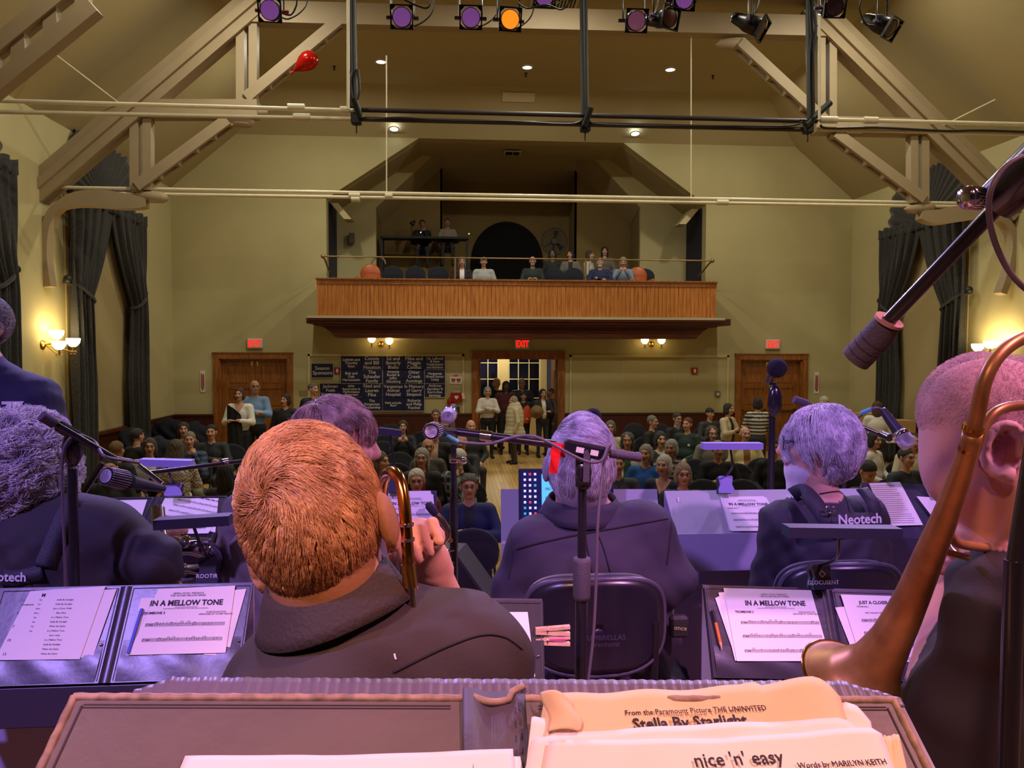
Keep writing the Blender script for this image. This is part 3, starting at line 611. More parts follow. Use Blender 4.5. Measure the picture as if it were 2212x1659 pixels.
arrow_sign('narrow red arrow fire extinguisher sign left of the left double door', 438, 824); arrow_sign('narrow red arrow fire extinguisher sign right of the right double door', 1764, 827)
# extinguisher under the left arrow
c = PY(440, 930, D-.12); e = empty('fire_extinguisher', c, 'fire extinguisher with a white tag hanging left of the left double door', 'fire extinguisher')
MB().lathe([(0, -.45), (.07, -.44), (.075, -.1), (.05, -.04), (.02, 0), (.02, .04), (0, .05)], c, (0, 0, 1), 18).build('cylinder', REDP, e)
m = MB(); m.bb(c+Vector((-.02, -.06, .04)), c+Vector((.02, .06, .06))); m.bb(c+Vector((-.03, -.08, .06)), c+Vector((.02, .02, .075))); m.build('handle', BLACKM, e)
MB().box((0, 0, 0), (.08, .15, .004), plane_X(c+Vector((-.1, -.09, .02)), (1, 0, .55), (-.5, 0, 1))).build('paper_tag', PLW, e)
# ================================================================ sconces
GLOB = mat('lit_glass_shade', (255, 240, 190), .3, emit=6, ecol=(255, 222, 150)); GLOBW = mat('lit_white_shade', (255, 250, 235), .3, emit=7, ecol=(255, 240, 190))
def shade(c, e, s=1.0):
    prof = [(.02, -.07), (.05, -.055), (.085, -.01), (.095, .04), (.09, .055), (.083, .04), (.07, -.01), (.02, -.05)]
    MB().lathe([(r_*s, t_*s) for r_, t_ in prof], c, (0, 0, 1), 24).build('glass_shade', GLOB, e)
def sconce(lab, base, nrm, arms, pw, s=1.0):
    e = empty('wall_sconce', base, lab, 'wall lamp', 'glass-shade wall lamps'); n_ = Vector(nrm)
    MB().lathe([(0, .03), (.03, .03), (.05, .02), (.07, .008), (.075, 0)], base, n_, 24).build('back_plate', BRASS, e)
    for a in arms:
        a = Vector(a); m = MB(); mid = base.lerp(a, .5)-Vector((0, 0, .07)); m.tube(smoothpath([base+n_*.03, mid, a-Vector((0, 0, .16)), a-Vector((0, 0, .07))]), .009, 8)
        for k_ in (1, -1): m.tube(arc(a-Vector((0, 0, .16))+Vector((k_*.025, 0, -.01)), .025, 0, 5.2, (1, 0, 0), (0, 0, 1), 10), .005, 6)
        m.lathe([(.03, -.075), (.012, -.1), (.02, -.13), (.0, -.15)], a, (0, 0, 1), 12)
        m.build('arm', BRASS, e); shade(a, e, s)
        light('POINT', a+Vector((0, 0, .07)), pw, (1, .78, .42), .05)
sconce('two-light brass wall lamp under the balcony, left of the centre doorway', PY(823, 744, D-.01), (0, -1, 0), [PY(803, 734, D-.22), PY(841, 738, D-.22)], 7)
sconce('two-light brass wall lamp under the balcony, right of the centre doorway', PY(1407, 744, D-.01), (0, -1, 0), [PY(1393, 737, D-.22), PY(1429, 737, D-.22)], 7)
bl = PX(93, 745, XL+.01); sconce('three-light wall lamp between the two left curtains', bl, (1, 0, 0), [bl+Vector((.22, .05, .0)), bl+Vector((.2, .02, .17)), bl+Vector((.3, .34, .05))], 11, 1.15)
br_ = PX(2160, 750, XR-.01); sconce('three-light wall lamp at the right edge behind the slide', br_, (-1, 0, 0), [br_+Vector((-.22, -.05, .05)), br_+Vector((-.26, .22, .0)), br_+Vector((-.2, -.3, .03))], 11, 1.15)
# ================================================================ windows with tall curtains
CURT = mat('charcoal_damask', (52, 50, 47), .8, var=.55, scale=30, bump=.6, bscale=50, sheen=.15)
SHADE = mat('roller_shade_tan', (168, 150, 104), .8)
def curtain_window(lab, X_, sg, Ya, Yb, zt, zb, apex, wn_):
    # roller shade in the window and its sill
    e = empty('window_%d' % wn_, (X_, (Ya+Yb)/2, zb), kind='structure')
    MB().bb((X_, Ya+.15, zb), (X_+.02*sg, Yb-.15, zt)).build('roller_shade', SHADE, e)
    MB().bb((X_, Ya, zb-.06), (X_+.12*sg, Yb, zb)).build('sill', WOODD, e)
    o = empty('curtain', (X_+.1*sg, (Ya+Yb)/2, zt), lab, 'curtain', 'tied-back window curtains'); ym = (Ya+Yb)/2; ztie = zt-1.75
    x0 = X_+.16*sg
    for side in (0, 1):
        def fn(u, v, side=side):
            z = zt-(zt-.12)*v; out = Ya if side == 0 else Yb; s_ = 1 if side == 0 else -1
            W = (Yb-Ya)/2
            vt = (zt-ztie)/(zt-.12)
            if v < vt: q_ = v/vt; w = W*(1.02-.56*q_**1.5)
            else: q_ = (v-vt)/(1-vt); w = W*(.46+.12*min(1, q_*2.2)-.05*q_)
            y = out+s_*w*u; 
            ph = u*34+.5*math.sin(v*9+side); am = .05+.025*math.sin(u*11)
            return (x0+sg*(am*math.sin(ph)+.02*math.sin(u*71+v*6)+.05*math.sin(math.pi*u)), y, z)
        MB().grid(fn, 130, 60).build('curtain_panel', CURT, o, solid=.012)
        y_t = (Ya if side == 0 else Yb); s_ = 1 if side == 0 else -1; w_t = (Yb-Ya)/2*.47
        MB().tube(smoothpath([(X_+.05*sg, y_t-s_*.02, ztie+.25), (x0+.1*sg, y_t+s_*w_t*.3, ztie+.15), (x0+.12*sg, y_t+s_*w_t*.8, ztie-.02), (x0, y_t+s_*w_t, ztie-.08)]), .03, 8).build('tie_band', CURT, o)
        MB().ball((X_+.14*sg, y_t-s_*.05, ztie+.28), .07, 12).build('holdback_knob', BLACKM, o)
    def hd(u, v): return (x0+sg*(.05+.03*math.sin(u*90)), Ya+(Yb-Ya)*u, zt+.1-.22*v+.02*math.sin(u*57)*(1-v))
    MB().grid(hd, 160, 4).build('gathered_header', CURT, o, solid=.012)
    rad = (Yb-Ya)/2-.1
    def fan(u, v):
        a = math.pi*u; r_ = .08+v*(1-.08); return (X_+sg*(.06+.03*v*math.sin(u*120)), ym-rad*math.cos(a)*r_, zt+.05+(apex-zt)*math.sin(a)*r_)
    MB().grid(fan, 200, 8).build('arched_fan', CURT, o, solid=.01)
zt = PX(230, 448, XL+.1).z; print('curt', zt)
Y0, Y1 = PX(152, 600, XL+.16).y, PX(312, 600, XL+.16).y
curtain_window('tall dark damask curtain with arched fan, second window on the left wall', XL, 1, Y0, Y1, zt, PX(240, 925, XL).z, zt+1.6, 3)
w_ = Y1-Y0; Y2 = PX(33, 600, XL+.16).y
curtain_window('tall dark damask curtain cut by the left edge of the picture', XL, 1, Y2-w_, Y2, zt, PX(240, 925, XL).z, zt+1.6, 4)
Y0, Y1 = PX(2088, 600, XR-.16).y, PX(1903, 600, XR-.16).y
curtain_window('tall dark damask curtain with arched fan on the right wall', XR, -1, Y0, Y1, zt, PX(240, 925, XL).z, zt+1.6, 5)
# ================================================================ one-surface figures (signed distance field -> surface nets)
def v3(*a): return np.array(a, float)
def Cp(a, b, ra, rb=None, lab='top', k=.03): return ('c', np.array(a, float), np.array(b, float), ra, ra if rb is None else rb, lab, k)
def El(c, r, lab='top', k=.03, rot=None): return ('e', np.array(c, float), np.array(r, float), rot, None, lab, k)
def pd(p, P):     # distance of points P (n,3) to a primitive
    if p[0] == 'c':
        a, b = p[1], p[2]; ba = b-a; pa = P-a; t = np.clip((pa@ba)/max(ba@ba, 1e-9), 0, 1)
        return np.sqrt(((pa-t[:, None]*ba)**2).sum(1))-(p[3]+(p[4]-p[3])*t)
    q = P-p[1]
    if p[3] is not None: q = q@p[3]
    k0 = np.sqrt(((q/p[2])**2).sum(1)); k1 = np.sqrt(((q/p[2]**2)**2).sum(1)); return k0*(k0-1)/np.maximum(k1, 1e-6)
def pbox(p):
    if p[0] == 'c': r = max(p[3], p[4]); return np.minimum(p[1], p[2])-r, np.maximum(p[1], p[2])+r
    r = p[2] if p[3] is None else np.full(3, p[2].max()); return p[1]-r, p[1]+r
def lines(lo, hi, h, fine):
    out = []; x = lo
    while x < hi+h:
        out.append(x); st = h
        for a, b, hf in fine:
            if a-hf < x < b: st = min(st, hf)
            elif x <= a < x+st: st = max(a-x, hf)
        x += st
    return np.array(out)
def nets(prims, h, fine=None, cut=None, disp=None):
    lo = np.min([pbox(p)[0] for p in prims], 0)-.03; hi = np.max([pbox(p)[1] for p in prims], 0)+.03
    fine = fine or []
    ax = [lines(lo[i], hi[i], h, [(f[0][i], f[1][i], f[2]) for f in fine]) for i in range(3)]
    n = [len(a) for a in ax]; F = np.full(n, .15)
    for p in prims:
        a, b = pbox(p); mg = .05+p[6]
        sl = [slice(max(0, np.searchsorted(ax[i], a[i]-mg)-1), min(n[i], np.searchsorted(ax[i], b[i]+mg)+1)) for i in range(3)]
        G = np.meshgrid(*[ax[i][sl[i]] for i in range(3)], indexing='ij'); P = np.stack([g.ravel() for g in G], 1)
        if len(P) == 0: continue
        d = pd(p, P).reshape(G[0].shape); f = F[tuple(sl)]; k = p[6]
        if k > 0: hh = np.maximum(k-np.abs(f-d), 0)/k; F[tuple(sl)] = np.minimum(f, d)-hh*hh*k*.25
        else: F[tuple(sl)] = np.minimum(f, d)
    if cut is not None or disp is not None:
        G = np.meshgrid(*ax, indexing='ij'); P = np.stack([g.ravel() for g in G], 1)
        if disp is not None: F = F+disp(P).reshape(n)
        if cut is not None: F = np.maximum(F, cut(P).reshape(n))
    F[0], F[-1], F[:, 0], F[:, -1], F[:, :, 0], F[:, :, -1] = .1, .1, .1, .1, .1, .1
    S = F < 0; c = sum(S[i:n[0]-1+i, j:n[1]-1+j, k:n[2]-1+k].astype(int) for i in (0, 1) for j in (0, 1) for k in (0, 1))
    cells = np.argwhere((c > 0) & (c < 8)); idx = -np.ones((n[0]-1, n[1]-1, n[2]-1), int); idx[tuple(cells.T)] = np.arange(len(cells))
    acc = np.zeros((len(cells), 3)); cnt = np.zeros(len(cells)); g = [ax[i][cells[:, i]] for i in range(3)]; g1 = [ax[i][cells[:, i]+1] for i in range(3)]
    for a_ in range(3):
        o1, o2 = [x for x in range(3) if x != a_]
        for i in (0, 1):
            for j in (0, 1):
                A = cells.copy(); A[:, o1] += i; A[:, o2] += j; B = A.copy(); B[:, a_] += 1
                fa = F[tuple(A.T)]; fb = F[tuple(B.T)]; m_ = (fa < 0) != (fb < 0); t = np.where(m_, fa/np.where(m_, fa-fb, 1), 0)
                pt = np.zeros((len(cells), 3)); pt[:, a_] = g[a_]+t*(g1[a_]-g[a_]); pt[:, o1] = (g1 if i else g)[o1]; pt[:, o2] = (g1 if j else g)[o2]
                acc[m_] += pt[m_]; cnt += m_
    V = acc/cnt[:, None]; Q = []
    for a_ in range(3):
        o1, o2 = (a_+1) % 3, (a_+2) % 3; s0 = [slice(None)]*3; s1 = [slice(None)]*3; s0[a_] = slice(0, -1); s1[a_] = slice(1, None)
        E = np.argwhere(S[tuple(s0)] != S[tuple(s1)]); E = E[(E[:, o1] > 0) & (E[:, o2] > 0)]
        def cell(d1, d2): C_ = E.copy(); C_[:, o1] += d1; C_[:, o2] += d2; return idx[tuple(C_.T)]
        q = np.stack([cell(-1, -1), cell(0, -1), cell(0, 0), cell(-1, 0)], 1); ins = S[tuple(E.T)]; q[~ins] = q[~ins][:, ::-1]; Q.append(q)
    return V, np.concatenate(Q)
def labels(prims, V):
    best = np.full(len(V), 9.); lab = np.zeros(len(V), int)
    for i, p in enumerate(prims):
        d = pd(p, V); m_ = d < best; best[m_] = d[m_]; lab[m_] = i
    return np.array([p[5] for p in prims])[lab]
def np_obj(name, V, Q, M, mt, cols=None, parent=None):
    if M is not None: V = V@M[:3, :3].T+M[:3, 3]
    if parent is not None: V = V-np.array(ORG[parent.name])
    me = bpy.data.meshes.new(name); me.vertices.add(len(V)); me.vertices.foreach_set('co', V.astype(np.float32).ravel())
    me.loops.add(len(Q)*4); me.loops.foreach_set('vertex_index', Q.astype(np.int32).ravel()); me.polygons.add(len(Q))
    me.polygons.foreach_set('loop_start', np.arange(0, len(Q)*4, 4, dtype=np.int32)); me.polygons.foreach_set('use_smooth', np.ones(len(Q), bool)); me.materials.append(mt)
    if cols is not None:
        at = me.color_attributes.new('Col', 'FLOAT_COLOR', 'POINT'); at.data.foreach_set('color', np.concatenate([cols, np.ones((len(V), 1))], 1).astype(np.float32).ravel())
    me.update(calc_edges=True); me.validate(); o = bpy.data.objects.new(name, me); COL.objects.link(o)
    if parent is not None: o.parent = parent
    ORG[o.name] = np.zeros(3) if parent is None else ORG[parent.name]; return o
def rotm(yaw=0, pitch=0, roll=0): return np.array(Euler((pitch, roll, yaw), 'XYZ').to_matrix())
FIG = colmat('skin_and_cloth', .75, .12, 160); HAIRM = colmat('hair_short', .6, .9, 220); GLS = mat('eyeglass_frame', (26, 22, 22), .3)
def head_prims(Hc, Rm, sc_=1., beard=None):
    def t(p): return Hc+Rm@(np.array(p)*sc_)
    def e(c, r, lab='skin', k=.02): return El(t(c), np.array(r)*sc_, lab, k*sc_, Rm)
    def c(a, b, ra, rb, lab='skin', k=.015): return Cp(t(a), t(b), ra*sc_, rb*sc_, lab, k*sc_)
    L_ = [e((0, .014, .03), (.073, .092, .084)), e((0, -.02, -.03), (.06, .068, .075)), e((0, -.055, -.088), (.03, .027, .024)), c((0, -.088, .018), (0, -.104, -.022), .007, .013), e((0, -.096, -.028), (.019, .012, .01)),
          c((-.034, -.078, .034), (.034, -.078, .034), .010, .010), e((.04, -.062, -.02), (.02, .02, .022)), e((-.04, -.062, -.02), (.02, .02, .022)),
          e((.031, -.0745, .01), (.0115, .012, .0062), 'eye', .006), e((-.031, -.0745, .01), (.0115, .012, .0062), 'eye', .006),
          c((-.017, -.083, -.058), (.017, -.083, -.058), .008, .008, 'lip', .01)]
    for s_ in (-1, 1): L_ += [e((s_*.077, .012, -.004), (.010, .018, .032), 'skin', .008), e((s_*.076, .006, -.024), (.008, .01, .014), 'skin', .006)]
    if beard: L_ += [e((0, -.05, -.085), (.05, .045, .04), 'beard', .02)] + ([e((0, -.06, -.14), (.04, .03, .06), 'beard', .02)] if beard == 'long' else []) + ([c((-.02, -.092, -.045), (.02, -.092, -.045), .009, .009, 'beard', .008)])
    return L_
def hand_prims(w, d, up, s_=1., lab='skin', curl=.5, side=1):
    w = np.array(w, float); d = np.array(d, float); d /= np.linalg.norm(d); up = np.array(up, float); up -= d*(up@d); up /= np.linalg.norm(up); sd = np.cross(d, up)*side
    L_ = [Cp(w, w+d*.05*s_, .026*s_, .03*s_, lab, .012), El(w+d*.055*s_, np.array([.04, .04, .022])*s_, lab, .012)]
    for i, (o, ln) in enumerate(((-.027, .062), (-.009, .072), (.009, .068), (.027, .052))):
        a = w+d*.075*s_+sd*o*s_; b = a+(d*(1-.3*curl)-up*curl*.5)*ln*.5*s_; c = b+(d*(.7-.9*curl)-up*curl)*ln*.55*s_
        L_ += [Cp(a, b, .0098*s_, .0088*s_, lab, .004), Cp(b, c, .0088*s_, .0072*s_, lab, .004)]
    a = w+d*.02*s_-sd*.025*s_; b = a+(-sd*.8+d*.5-up*.3)*.04*s_; c = b+(d*.9-up*.4)*.032*s_; L_ += [Cp(a, b, .013*s_, .011*s_, lab, .008), Cp(b, c, .011*s_, .008*s_, lab, .004)]
    return L_
ARMS = dict(lap=((.26, -.04, -.27), (.12, -.28, -.36), (-.3, -.7, -.3)), crossed=((.25, -.1, -.24), (-.04, -.22, -.2), (-1, -.1, .1)), phone=((.23, -.13, -.24), (.07, -.27, -.02), (-.3, -.3, .9)),
    chin=((.2, -.2, -.25), (.07, -.16, .02), (-.2, .1, 1)), down=((.25, .02, -.3), (.24, -.06, -.52), (0, -.1, -1)), hold=((.24, -.08, -.26), (.1, -.27, -.22), (-.6, -.5, .2)))
def figure(lab, X, Y, z0, rz, pose='sit', arms='lap', skin=(190, 140, 115), top=(40, 42, 50), pants=(34, 34, 40), hair='short', hc=(90, 80, 72), bald=False, beard=None, bc=(180, 175, 170), glasses=False,
           hy=0, hp=0, s=1., w=1., pat=None, inner=None, col2=None, group=None, h=.017, hf=.0085, armsR=None, lean=0, shoes=(24, 22, 22)):
    e = empty('person', (X, Y, z0), lab, 'person', group)
    M = np.array(Matrix.Translation((X, Y, z0)) @ Matrix.Rotation(rz, 4, 'Z') @ Matrix.Scale(s, 4)); st = pose != 'sit'; b = .95 if st else .52
    sh = np.array([0, lean, b+.47]); P = [El((0, 0, b), (.175*w, .135, .13), 'pants' if st else 'top'), El((0, -.01+lean*.3, b+.17), (.175*w, .135*w, .16)), El((0, lean*.8, b+.34), (.19*w, .125, .17)), Cp(sh+[-.15*w, 0, 0], sh+[.15*w, 0, 0], .072, .072), Cp(sh+[0, 0, .0], sh+[0, -.012, .13], .055, .048, 'skin')]
    for sd in (-1, 1):
        if st:
            P += [Cp((sd*.09, 0, b-.03), (sd*.1, -.01, .5), .088*w, .062, 'pants'), Cp((sd*.1, -.01, .5), (sd*.11, .02, .1), .058, .04, 'pants'), Cp((sd*.11, .03, .045), (sd*.13, -.13, .035), .042, .036, 'shoe')]
        else:
            P += [Cp((sd*.09, 0, b-.02), (sd*.13, -.42, .51), .09*w, .064, 'pants'), Cp((sd*.13, -.42, .5), (sd*.14, -.4, .1), .058, .042, 'pants'), Cp((sd*.14, -.38, .045), (sd*.15, -.52, .035), .042, .036, 'shoe')]
        am = armsR if (armsR and sd > 0) else arms; el, wr, hd = ARMS[am]
        if am == 'crossed': wr = (wr[0], wr[1]-.03*(sd > 0), wr[2]+.04*(sd > 0))
        f_ = np.array([sd, 1, 1]); S_ = sh+[sd*.175*w, 0, -.01]; E_ = sh+np.array(el)*f_*[w, 1, 1]; W_ = sh+np.array(wr)*f_
        P += [Cp(S_, E_, .07, .056), Cp(E_, W_, .054, .038)]; P += hand_prims(W_, np.array(hd)*f_, (0, -1, .3) if am in ('phone', 'chin') else (0, -.4, 1), .95, curl=.6, side=sd)
    Hc = sh+[0, -.025, .235]; Rm = rotm(hy, hp); P += head_prims(Hc, Rm, 1., beard)
    V, Q = nets(P, h, [(Hc-.13, Hc+.13, hf)]); lb = labels(P, V)
    cm = dict(skin=skin, top=top, pants=pants, shoe=shoes, eye=(96, 74, 66), lip=tuple(int(c*f) for c, f in zip(skin, (.82, .58, .56))), beard=bc)
    C = np.zeros((len(V), 3))
    for k_, c_ in cm.items(): C[lb == k_] = lin(c_)
    q = (V-Hc)@Rm; brow = (q[:, 1] < -.06) & (abs(q[:, 2]-.036) < .006) & (abs(abs(q[:, 0])-.032) < .018) & (lb == 'skin'); C[brow] = np.array(lin(hc))*.7+.3*C[brow]
    tp_ = lb == 'top'; r_ = V-sh
    if col2:
        if pat == 'stripe': m_ = tp_ & (np.sin(V[:, 2]*2*math.pi/.07) > 0)
        elif pat == 'plaid': m_ = tp_ & ((np.sin(V[:, 2]*2*math.pi/.09) > .5) | (np.sin(V[:, 0]*2*math.pi/.09) > .5))
        elif pat == 'spots': m_ = tp_ & (np.sin(V[:, 2]*150)*np.sin(V[:, 0]*150)*np.sin(V[:, 1]*120) > .1)
        elif pat == 'low': m_ = tp_ & (r_[:, 2] < -.24)
        elif pat == 'logo': m_ = tp_ & (np.hypot(r_[:, 0]-.08, r_[:, 2]+.13) < .022) & (r_[:, 1] < 0)
        else: m_ = tp_ & False
        C[m_] = lin(col2)
    if inner: m_ = tp_ & (abs(r_[:, 0]) < .018-.38*np.minimum(0, r_[:, 2]+.02)*0+.035) & (r_[:, 1] < -.03) & (r_[:, 2] > -.42) & (r_[:, 2] < .06); C[m_] = lin(inner)
    if pat == 'vneck': m_ = (abs(r_[:, 0]) < .06+r_[:, 2]*.5) & (r_[:, 1] < 0) & (r_[:, 2] > -.12) & tp_; C[m_] = lin(skin)
    if pat == 'collar': m_ = tp_ & (np.hypot(r_[:, 0], r_[:, 1]) < .085) & (r_[:, 2] > .02); C[m_] = lin(col2)
    if bald: pass
    np_obj('body', V, Q, M, FIG, C, e)
    def t(p): return Hc+Rm@np.array(p)
    def he(c, r, k=.02): return El(t(c), r, 'h', k, Rm)
    if hair != 'none':
        H = [he((0, .02, .04), (.083, .096, .088))]
        cutp = (-.045, .075)
        if hair == 'long': H += [he((.07, .03, -.06), (.026, .05, .13)), he((-.07, .03, -.06), (.026, .05, .13)), he((0, .07, -.07), (.08, .04, .15))]
        if hair == 'bob': H += [he((.066, .02, -.03), (.03, .06, .075)), he((-.066, .02, -.03), (.03, .06, .075)), he((0, .06, -.03), (.08, .05, .085))]
        if hair == 'curly': H = [he((0, .03, .03), (.1, .1, .1)), he((.07, .03, -.05), (.04, .06, .08)), he((-.07, .03, -.05), (.04, .06, .08)), he((0, .07, -.04), (.09, .06, .1))]
        if hair == 'cap': H += [Cp(t((-.03, -.09, .06)), t((.03, -.09, .06)), .016, .016, 'h', .015), Cp(t((-.02, -.12, .055)), t((.02, -.12, .055)), .012, .012, 'h', .02)]
        if hair == 'beanie': H = [he((0, .015, .055), (.087, .1, .085))]
        if hair == 'rim': H = [he((0, .022, -.002), (.082, .094, .05))]
        def cut(P_):
            q = (P_-Hc)@Rm; y, z, x = q[:, 1], q[:, 2], np.abs(q[:, 0])
            if hair in ('short',): return -np.minimum(z*.75+y*.66-.005, 9)-.0+0*x
            if hair == 'rim': return np.maximum(-(y*.9+.01), z-.035)
            if hair in ('cap', 'beanie'): return -(z-.042+np.where(y > -.07, .02, 0)+y*.15)
            face = np.sqrt((x/.058)**2+((y+.09)/.07)**2+((z+.02)/.085)**2)-1
            return np.maximum(-face*.05, -(z+.2))
        am = {'curly': .012, 'long': .004, 'bob': .004}.get(hair, .002)
        if hair in ('cap', 'beanie'): dp = None
        elif hair == 'curly': dp = lambda P_: am*np.sin(P_[:, 0]*90)*np.sin(P_[:, 1]*85+1)*np.sin(P_[:, 2]*80)
        else: dp = lambda P_: am*np.sin(P_[:, 0]*160+P_[:, 1]*120+4*np.sin(P_[:, 2]*18))
        V, Q = nets(H, hf*1.0, cut=cut, disp=dp)
        if len(Q):
            n_ = np.sin(V[:, 0]*210+V[:, 1]*170+5*np.sin(V[:, 2]*22))*.12+1; C = np.array(lin(hc))[None, :]*n_[:, None]
            np_obj('hat' if hair in ('cap', 'beanie') else 'hair', V, Q, M, HAIRM if hair not in ('cap', 'beanie') else FIG, C, e)
    if glasses:
        m = MB(); Mt = Matrix(M.tolist())
        for sx in (-1, 1):
            pts = [Vector(t((sx*.032+.021*math.cos(a), -.098, .01+.016*math.sin(a)))) for a in np.linspace(0, 2*math.pi, 15)[:-1]]
            m.tube([Mt @ p for p in pts], .0022*s, 5, closed=True); m.tube([Mt @ Vector(t((sx*.053, -.097, .014))), Mt @ Vector(t((sx*.078, .0, .012)))], .002, 5)
        m.tube([Mt @ Vector(t((-.011, -.1, .013))), Mt @ Vector(t((.011, -.1, .013)))], .002, 5); m.build('eyeglasses', GLS, e)
    return e, M, sh, Hc
# ---------------------------------------------------------------- chairs of the audience
CHF = mat('navy_chair_fabric', (16, 19, 36), .85, var=.2, scale=60, sheen=.2); CHL = mat('black_chair_steel', (18, 18, 20), .4)
def make_chair():
    e = empty('audience_chair', (0, 0, 0)); m = MB()
    m.grid(lambda u, v: (.23*math.copysign(abs(math.cos(2*math.pi*u))**.6, math.cos(2*math.pi*u))*(1-.12*abs(v*2-1)**3), .0+.22*math.copysign(abs(math.sin(2*math.pi*u))**.6, math.sin(2*math.pi*u))*(1-.12*abs(v*2-1)**3), .405+.06*v), 28, 6, wrap=True)
    n = 28; m.add([m.V[i] for i in range(n)], [tuple(range(n))[::-1]]); m.add([m.V[i+5*n] for i in range(n)], [tuple(range(n))]); m.build('seat', CHF, e)
    V, Q = nets([El((0, .27, .70), (.245, .035, .2), 'a', .02), El((0, .255, .62), (.23, .035, .14), 'a', .03)], .014, disp=lambda P: 0*P[:, 0]); np_obj('backrest', V, Q, None, CHF, None, e)
    for sx in (-1, 1):
        for sy in (-1, 1): MB().tube([(sx*.2, sy*.18, .41), (sx*.23, sy*.24, 0)], .012, 8).build('leg', CHL, e)
        MB().tube(smoothpath([(sx*.2, .15, .41), (sx*.2, .24, .42), (sx*.2, .28, .5), (sx*.19, .29, .66)], 3), .012, 8).build('back_bracket', CHL, e)
    return e
CH0 = make_chair(); ch_used = [False]
def chair(X, Y, z0, rz, lab, group='navy chairs of the audience'):
    o = CH0 if not ch_used[0] else copy_tree(CH0); ch_used[0] = True; o.location = (X, Y, z0); o.rotation_euler = (0, 0, rz); return tag(o, lab, 'chair', group)
def at_z(u, v, z): p = PZ(u, v, z); return p
GS = 'people in the audience'
def sit(lab, u, v, rz=None, floor=0, zh=1.225, ch=True, s=.97, Yfix=None, **k):
    if Yfix: p = PY(u, v, Yfix); z0 = p.z-zh*s
    else: p = PZ(u, v, floor+zh*s); z0 = floor
    Y_ = p.y; base = math.atan2(p.x, p.y)*-1 if rz is None else rz
    figure(lab, p.x, Y_+.05, z0, base, 'sit', s=s, group=GS if floor < 1 else 'people on the balcony', **k)
    if ch: chair(p.x, Y_+.06, floor if not Yfix else z0, base*.3, 'navy chair under the '+' '.join(lab.split(',')[0].split()[:11]))
def stand(lab, u, v, Y, rz=0, s=1., z0=0, **k):
    p = PY(u, v, Y); hz_ = 1.655*s
    figure(lab, p.x, Y, z0, rz, 'stand', s=(p.z-z0)/1.655, group='people standing at the back', **k)
SK = (196, 150, 126); SKD = (170, 120, 96)
# ================================================================ the audience
r_ = R
WHT = (205, 200, 190); BLK = (20, 20, 24); GRY = (150, 146, 140)
sit('person with dark hair turned away, black jacket, second from the left edge group', 291, 943, r_(150), top=BLK, hc=(46, 40, 36))
sit('person whose sandy hair top shows lowest at the far left', 247, 974, r_(170), hc=(120, 92, 60), top=(26, 26, 30))
sit('person in glasses and a white sweater at the left', 320, 966, top=WHT, hair='bob', hc=(70, 58, 50), glasses=True, arms='lap')
sit('person with long dark hair smiling behind the grey-haired man at left', 394, 928, top=(60, 50, 50), hair='long', hc=(48, 36, 30))
sit('person with grey hair, hand at mouth, blue striped sweater', 407, 951, r_(15), top=(50, 70, 104), pat='stripe', col2=(24, 30, 44), hc=(128, 116, 104), arms='lap', armsR='chin', pants=(110, 108, 84))
sit('person with long greying hair seen from behind in a patterned scarf and pale coat', 378, 970, r_(200), hair='long', hc=(92, 80, 70), top=(196, 184, 170), pat='spots', col2=(40, 38, 38), pants=(190, 180, 175))
sit('person with a moustache, dark open jacket and white collar at left', 455, 934, r_(5), top=(36, 40, 40), hc=(30, 26, 24), inner=(22, 24, 34), w=1.12, arms='crossed', beard=None)
sit('person bent low in dark clothes beside the red-haired player', 484, 1024, r_(160), top=(24, 22, 30), hair='long', hc=(28, 24, 26), ch=False)
sit('person in a dark top far left behind the boom stand', 232, 1012, r_(20), top=(16, 16, 24), hc=(30, 28, 30), hair='short')
sit('young person with long brown hair holding up a phone', 870, 922, top=(22, 24, 34), hair='long', hc=(58, 42, 34), arms='phone', s=.93)
sit('person in an open black shirt partly behind the round microphone', 940, 931, r_(-5), top=BLK, hc=(120, 112, 100), inner=SK, arms='down', w=1.1, Yfix=10.6)
sit('person with a brown cap of hair low against the wainscot behind the microphone', 941, 897, top=(44, 44, 48), hc=(86, 78, 64), glasses=True)
sit('person with small grey head near the centre doorway frame', 962, 914, top=(36, 36, 44), hc=(130, 132, 130))
sit('bald person at the foot of the doorway frame', 1017, 922, r_(10), top=(34, 36, 40), hair='none', arms='lap')
sit('person with glasses, hand at chin, behind the white-haired man in plaid', 998, 957, r_(-10), top=(30, 30, 34), hair='none', glasses=True, armsR='chin', w=1.1)
sit('person with white hair and beard turned left in a navy and white plaid shirt', 1001, 991, r_(-35), top=(30, 36, 48), pat='plaid', col2=(120, 124, 130), hc=(205, 196, 186), beard='short', bc=(205, 198, 190), hp=.35, w=1.15, armsR='chin', lean=-.08)
sit('person with long grey hair and glasses in a black cardigan over a red top', 911, 990, r_(-3), top=(26, 26, 32), inner=(140, 36, 46), hair='long', hc=(146, 142, 134), glasses=True, w=1.05)
sit('bald person with glasses half hidden behind the long-grey-haired one', 924, 966, r_(10), top=(70, 66, 62), hair='none', glasses=True)
sit('person with white hair and glasses peeking over the centre music stand', 899, 1040, top=(110, 30, 34), hc=(206, 200, 190), glasses=True)
sit('person in glasses and a navy fleece with crossed arms, nearest in the centre', 1013, 1052, r_(2), top=(22, 36, 82), hc=(84, 76, 66), glasses=True, arms='crossed', w=1.15, inner=(24, 28, 44))
sit('person with long brown hair in profile beside the young player', 818, 998, r_(60), top=(46, 42, 40), hair='long', hc=(92, 74, 58), armsR='chin')
